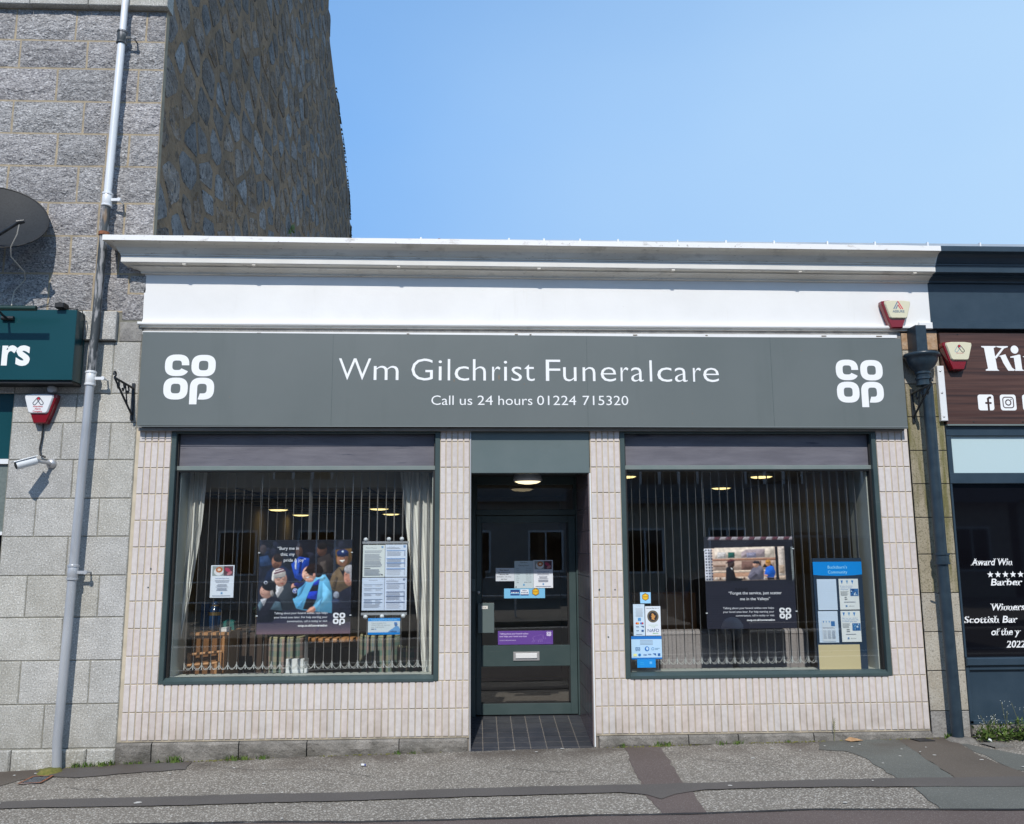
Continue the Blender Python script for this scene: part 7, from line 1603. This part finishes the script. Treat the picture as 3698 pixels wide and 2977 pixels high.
# grating and drain stone
t = thing('iron_grating', 'rusty framed iron drain cover at the foot of the silver drainpipe', 'drain cover', (-3.33, -.4, -.02))
q = [(-3.43, -.51), (-3.24, -.52), (-3.25, -.30), (-3.42, -.28)]; c_ = (-3.335, -.40); zz = gz(-3.33) + .012
mb = MB(); o8 = [(x, y, zz + (x + 3.33) * .044) for x, y in q] + [(c_[0] + (x - c_[0]) * .80, c_[1] + (y - c_[1]) * .86, zz + (x + 3.33) * .044) for x, y in q]
mb.add(o8, [(i, (i + 1) % 4, (i + 1) % 4 + 4, i + 4) for i in range(4)]); part(mb, 'frame', m_rust, t)
mb = MB(); mb.add([(a, b, c2 - .006 + .0) for a, b, c2 in o8[4:]], [(0, 1, 2, 3)]); part(mb, 'plate', m_zinc, t)
for k in range(5):
    f = (k + .5) / 5; a = Vector(o8[4]).lerp(Vector(o8[7]), f); b = Vector(o8[5]).lerp(Vector(o8[6]), f); mb = MB(); mb.tube([a - Vector((0, 0, .003)), b - Vector((0, 0, .003))], .0045, 5); part(mb, 'bar', m_iron, t)
t = thing('drain_stone', 'mossy rough stone under the silver drainpipe', 'stone', (-3.36, -.17, -.03))
mb = MB(); mb.lathe([(0, .035), (.07, .03), (.10, .0), (.11, -.04)], (-3.345, -.16, gz(-3.35)), 9); part(mb, 'stone', m_moss, t)
t = thing('drain_stone', 'mossy rough stone under the navy downpipe', 'stone', (4.05, -.17, .1))
mb = MB(); mb.lathe([(0, .03), (.09, .025), (.13, .0), (.14, -.04)], (4.04, -.14, gz(4.0)), 9); part(mb, 'stone', m_plinth, t)
for lb, x, y, w_, d_, mt in (('small square metal cover beside the navy downpipe', 4.22, -.36, .16, .17, m_plinth), ('small dark tarmac drain slot in front of the pilaster', 3.74, -.10, .14, .10, m_seal)):
    t = thing('cover_plate', lb, 'cover plate', (x, y, gz(x))); mb = MB(); mb.add([(x - w_ / 2, y - d_ / 2, gz(x) + .011), (x + w_ / 2, y - d_ / 2, gz(x + .05) + .011), (x + w_ / 2 - .03, y + d_ / 2, gz(x + .05) + .011), (x - w_ / 2 - .03, y + d_ / 2, gz(x) + .011), (x - w_ / 2, y - d_ / 2, gz(x) - .01), (x + w_ / 2, y - d_ / 2, gz(x) - .01)], [(0, 1, 2, 3), (0, 4, 5, 1)]); part(mb, 'plate', mt, t)
t = thing('dead_leaf', 'curled brown dead leaf by the plinth near the right end', 'leaf', (3.16, -.07, .1))
mb = MB(); mb.add([(3.09, -.05, .108), (3.14, -.03, .128), (3.20, -.045, .118), (3.24, -.07, .107), (3.18, -.10, .112), (3.12, -.10, .106), (3.15, -.065, .104)], [(0, 5, 6), (5, 4, 6), (4, 3, 6), (3, 2, 6), (2, 1, 6), (1, 0, 6)]); part(mb, 'leaf', M('dead_leaf_brown', (.30, .17, .08), (.4, .25, .13), scale=40, rough=.8), t)
# hairline cracks in the pavement
def crack(pts):
    V = []; F = []
    P = [Vector((x, y, 0)) for x, y in pts]; Q = []
    for a, b in zip(P[:-1], P[1:]):
        for k in range(6): Q.append(a.lerp(b, k / 6) + Vector((rw.uniform(-.012, .012), rw.uniform(-.012, .012), 0)))
    for i, p in enumerate(Q):
        w_ = rw.uniform(.0015, .004); z = gz(p.x) + .0075; V += [(p.x, p.y - w_, z), (p.x + .001, p.y + w_, z)]
    for i in range(len(Q) - 1): F.append((2 * i, 2 * i + 2, 2 * i + 3, 2 * i + 1))
    m_ = MB(); m_.add(V, F); struct(m_.build('pavement_crack', m_seal, fix=False))
crack([(-2.2, -.15), (-1.7, -.42), (-1.15, -.48), (-.7, -.8)]); crack([(1.7, -.5), (2.1, -.72), (2.3, -1.1)]); crack([(-3.0, -.7), (-2.6, -.86)]); crack([(.2, -.6), (.6, -.78), (.9, -.75)])
# chewing gum spots and white pebbles
m_gum = M('pale_gum', (.50, .49, .46), rough=.8)
def blob(name, label, cat, x, y, r, h, mt, grp):
    o = MB(); k8 = 9; zz = gz(x) + (.012 if -1.4 < y < -.95 or y < -1.5 else .008)
    V = [(x + r * rw.uniform(.75, 1.1) * cos(2 * pi * k / k8), y + r * rw.uniform(.6, .95) * sin(2 * pi * k / k8), zz) for k in range(k8)] + [(x, y, zz + h)]
    o.add(V, [(k, (k + 1) % k8, k8) for k in range(k8)]); ob = o.build(name, mt); ob['label'] = label; ob['category'] = cat; ob['group'] = grp
spots = [(-2.27, -1.22, .035), (-3.27, -1.05, .018), (-2.33, -.42, .016), (-1.87, -.33, .014), (-1.16, -.36, .013), (-1.52, -.85, .018), (-2.6, -1.0, .012), (-1.33, -1.12, .014), (-.62, -.35, .012), (-.15, -.28, .012), (.32, -.05, .02), (.5, -.13, .018), (.72, -.04, .022), (.20, -.35, .01), (1.1, -.85, .014), (1.9, -.22, .015), (2.15, -.55, .022), (2.4, -.25, .018), (1.75, -1.31, .022),
         (2.75, -1.30, .012), (2.85, -.22, .014), (2.6, -.35, .012), (3.15, -.20, .014), (3.4, -.4, .014), (3.5, -.5, .012), (3.28, -.62, .016), (3.55, -.62, .02), (3.62, -.36, .012), (3.05, -.28, .014), (3.05, -.82, .014), (3.82, -.8, .022), (3.98, -1.05, .016), (-3.25, -.62, .013), (-3.45, -.18, .016), (-3.6, -.2, .018), (2.35, -1.78, .02), (-1.2, -1.72, .013), (1.45, -1.72, .010)]
for x, y, r in spots: blob('gum_spot', 'pale trodden gum spot on the pavement', 'gum spot', x, y, r * .8, .003, m_gum, 'pale gum spots scattered on the pavement')
for x, y, r in ((-.05, -.16, .010), (1.3, -.3, .008)): pass
t = thing('cigarette_end', 'crumpled blue and white wrapper scrap on the pavement left of the door', 'litter', (-.86, -.42, .06))
mb = MB(); mb.bev(-.875, -.85, -.44, -.425, .055, .068, .003); part(mb, 'wrapper', m_whiteplastic, t)
mb = MB(); mb.bev(-.85, -.84, -.44, -.425, .054, .066, .003); part(mb, 'blue_end', M('wrapper_blue', (.03, .06, .3), rough=.4), t)
t = thing('litter', 'crumpled white wrapper among the weeds by the navy downpipe', 'litter', (4.28, -.2, .11))
mb = MB(); mb.lathe([(0, .03), (.018, .02), (.024, .005), (.01, 0)], (4.24, -.2, gz(4.24)), 6); part(mb, 'wrapper', m_whiteplastic, t)
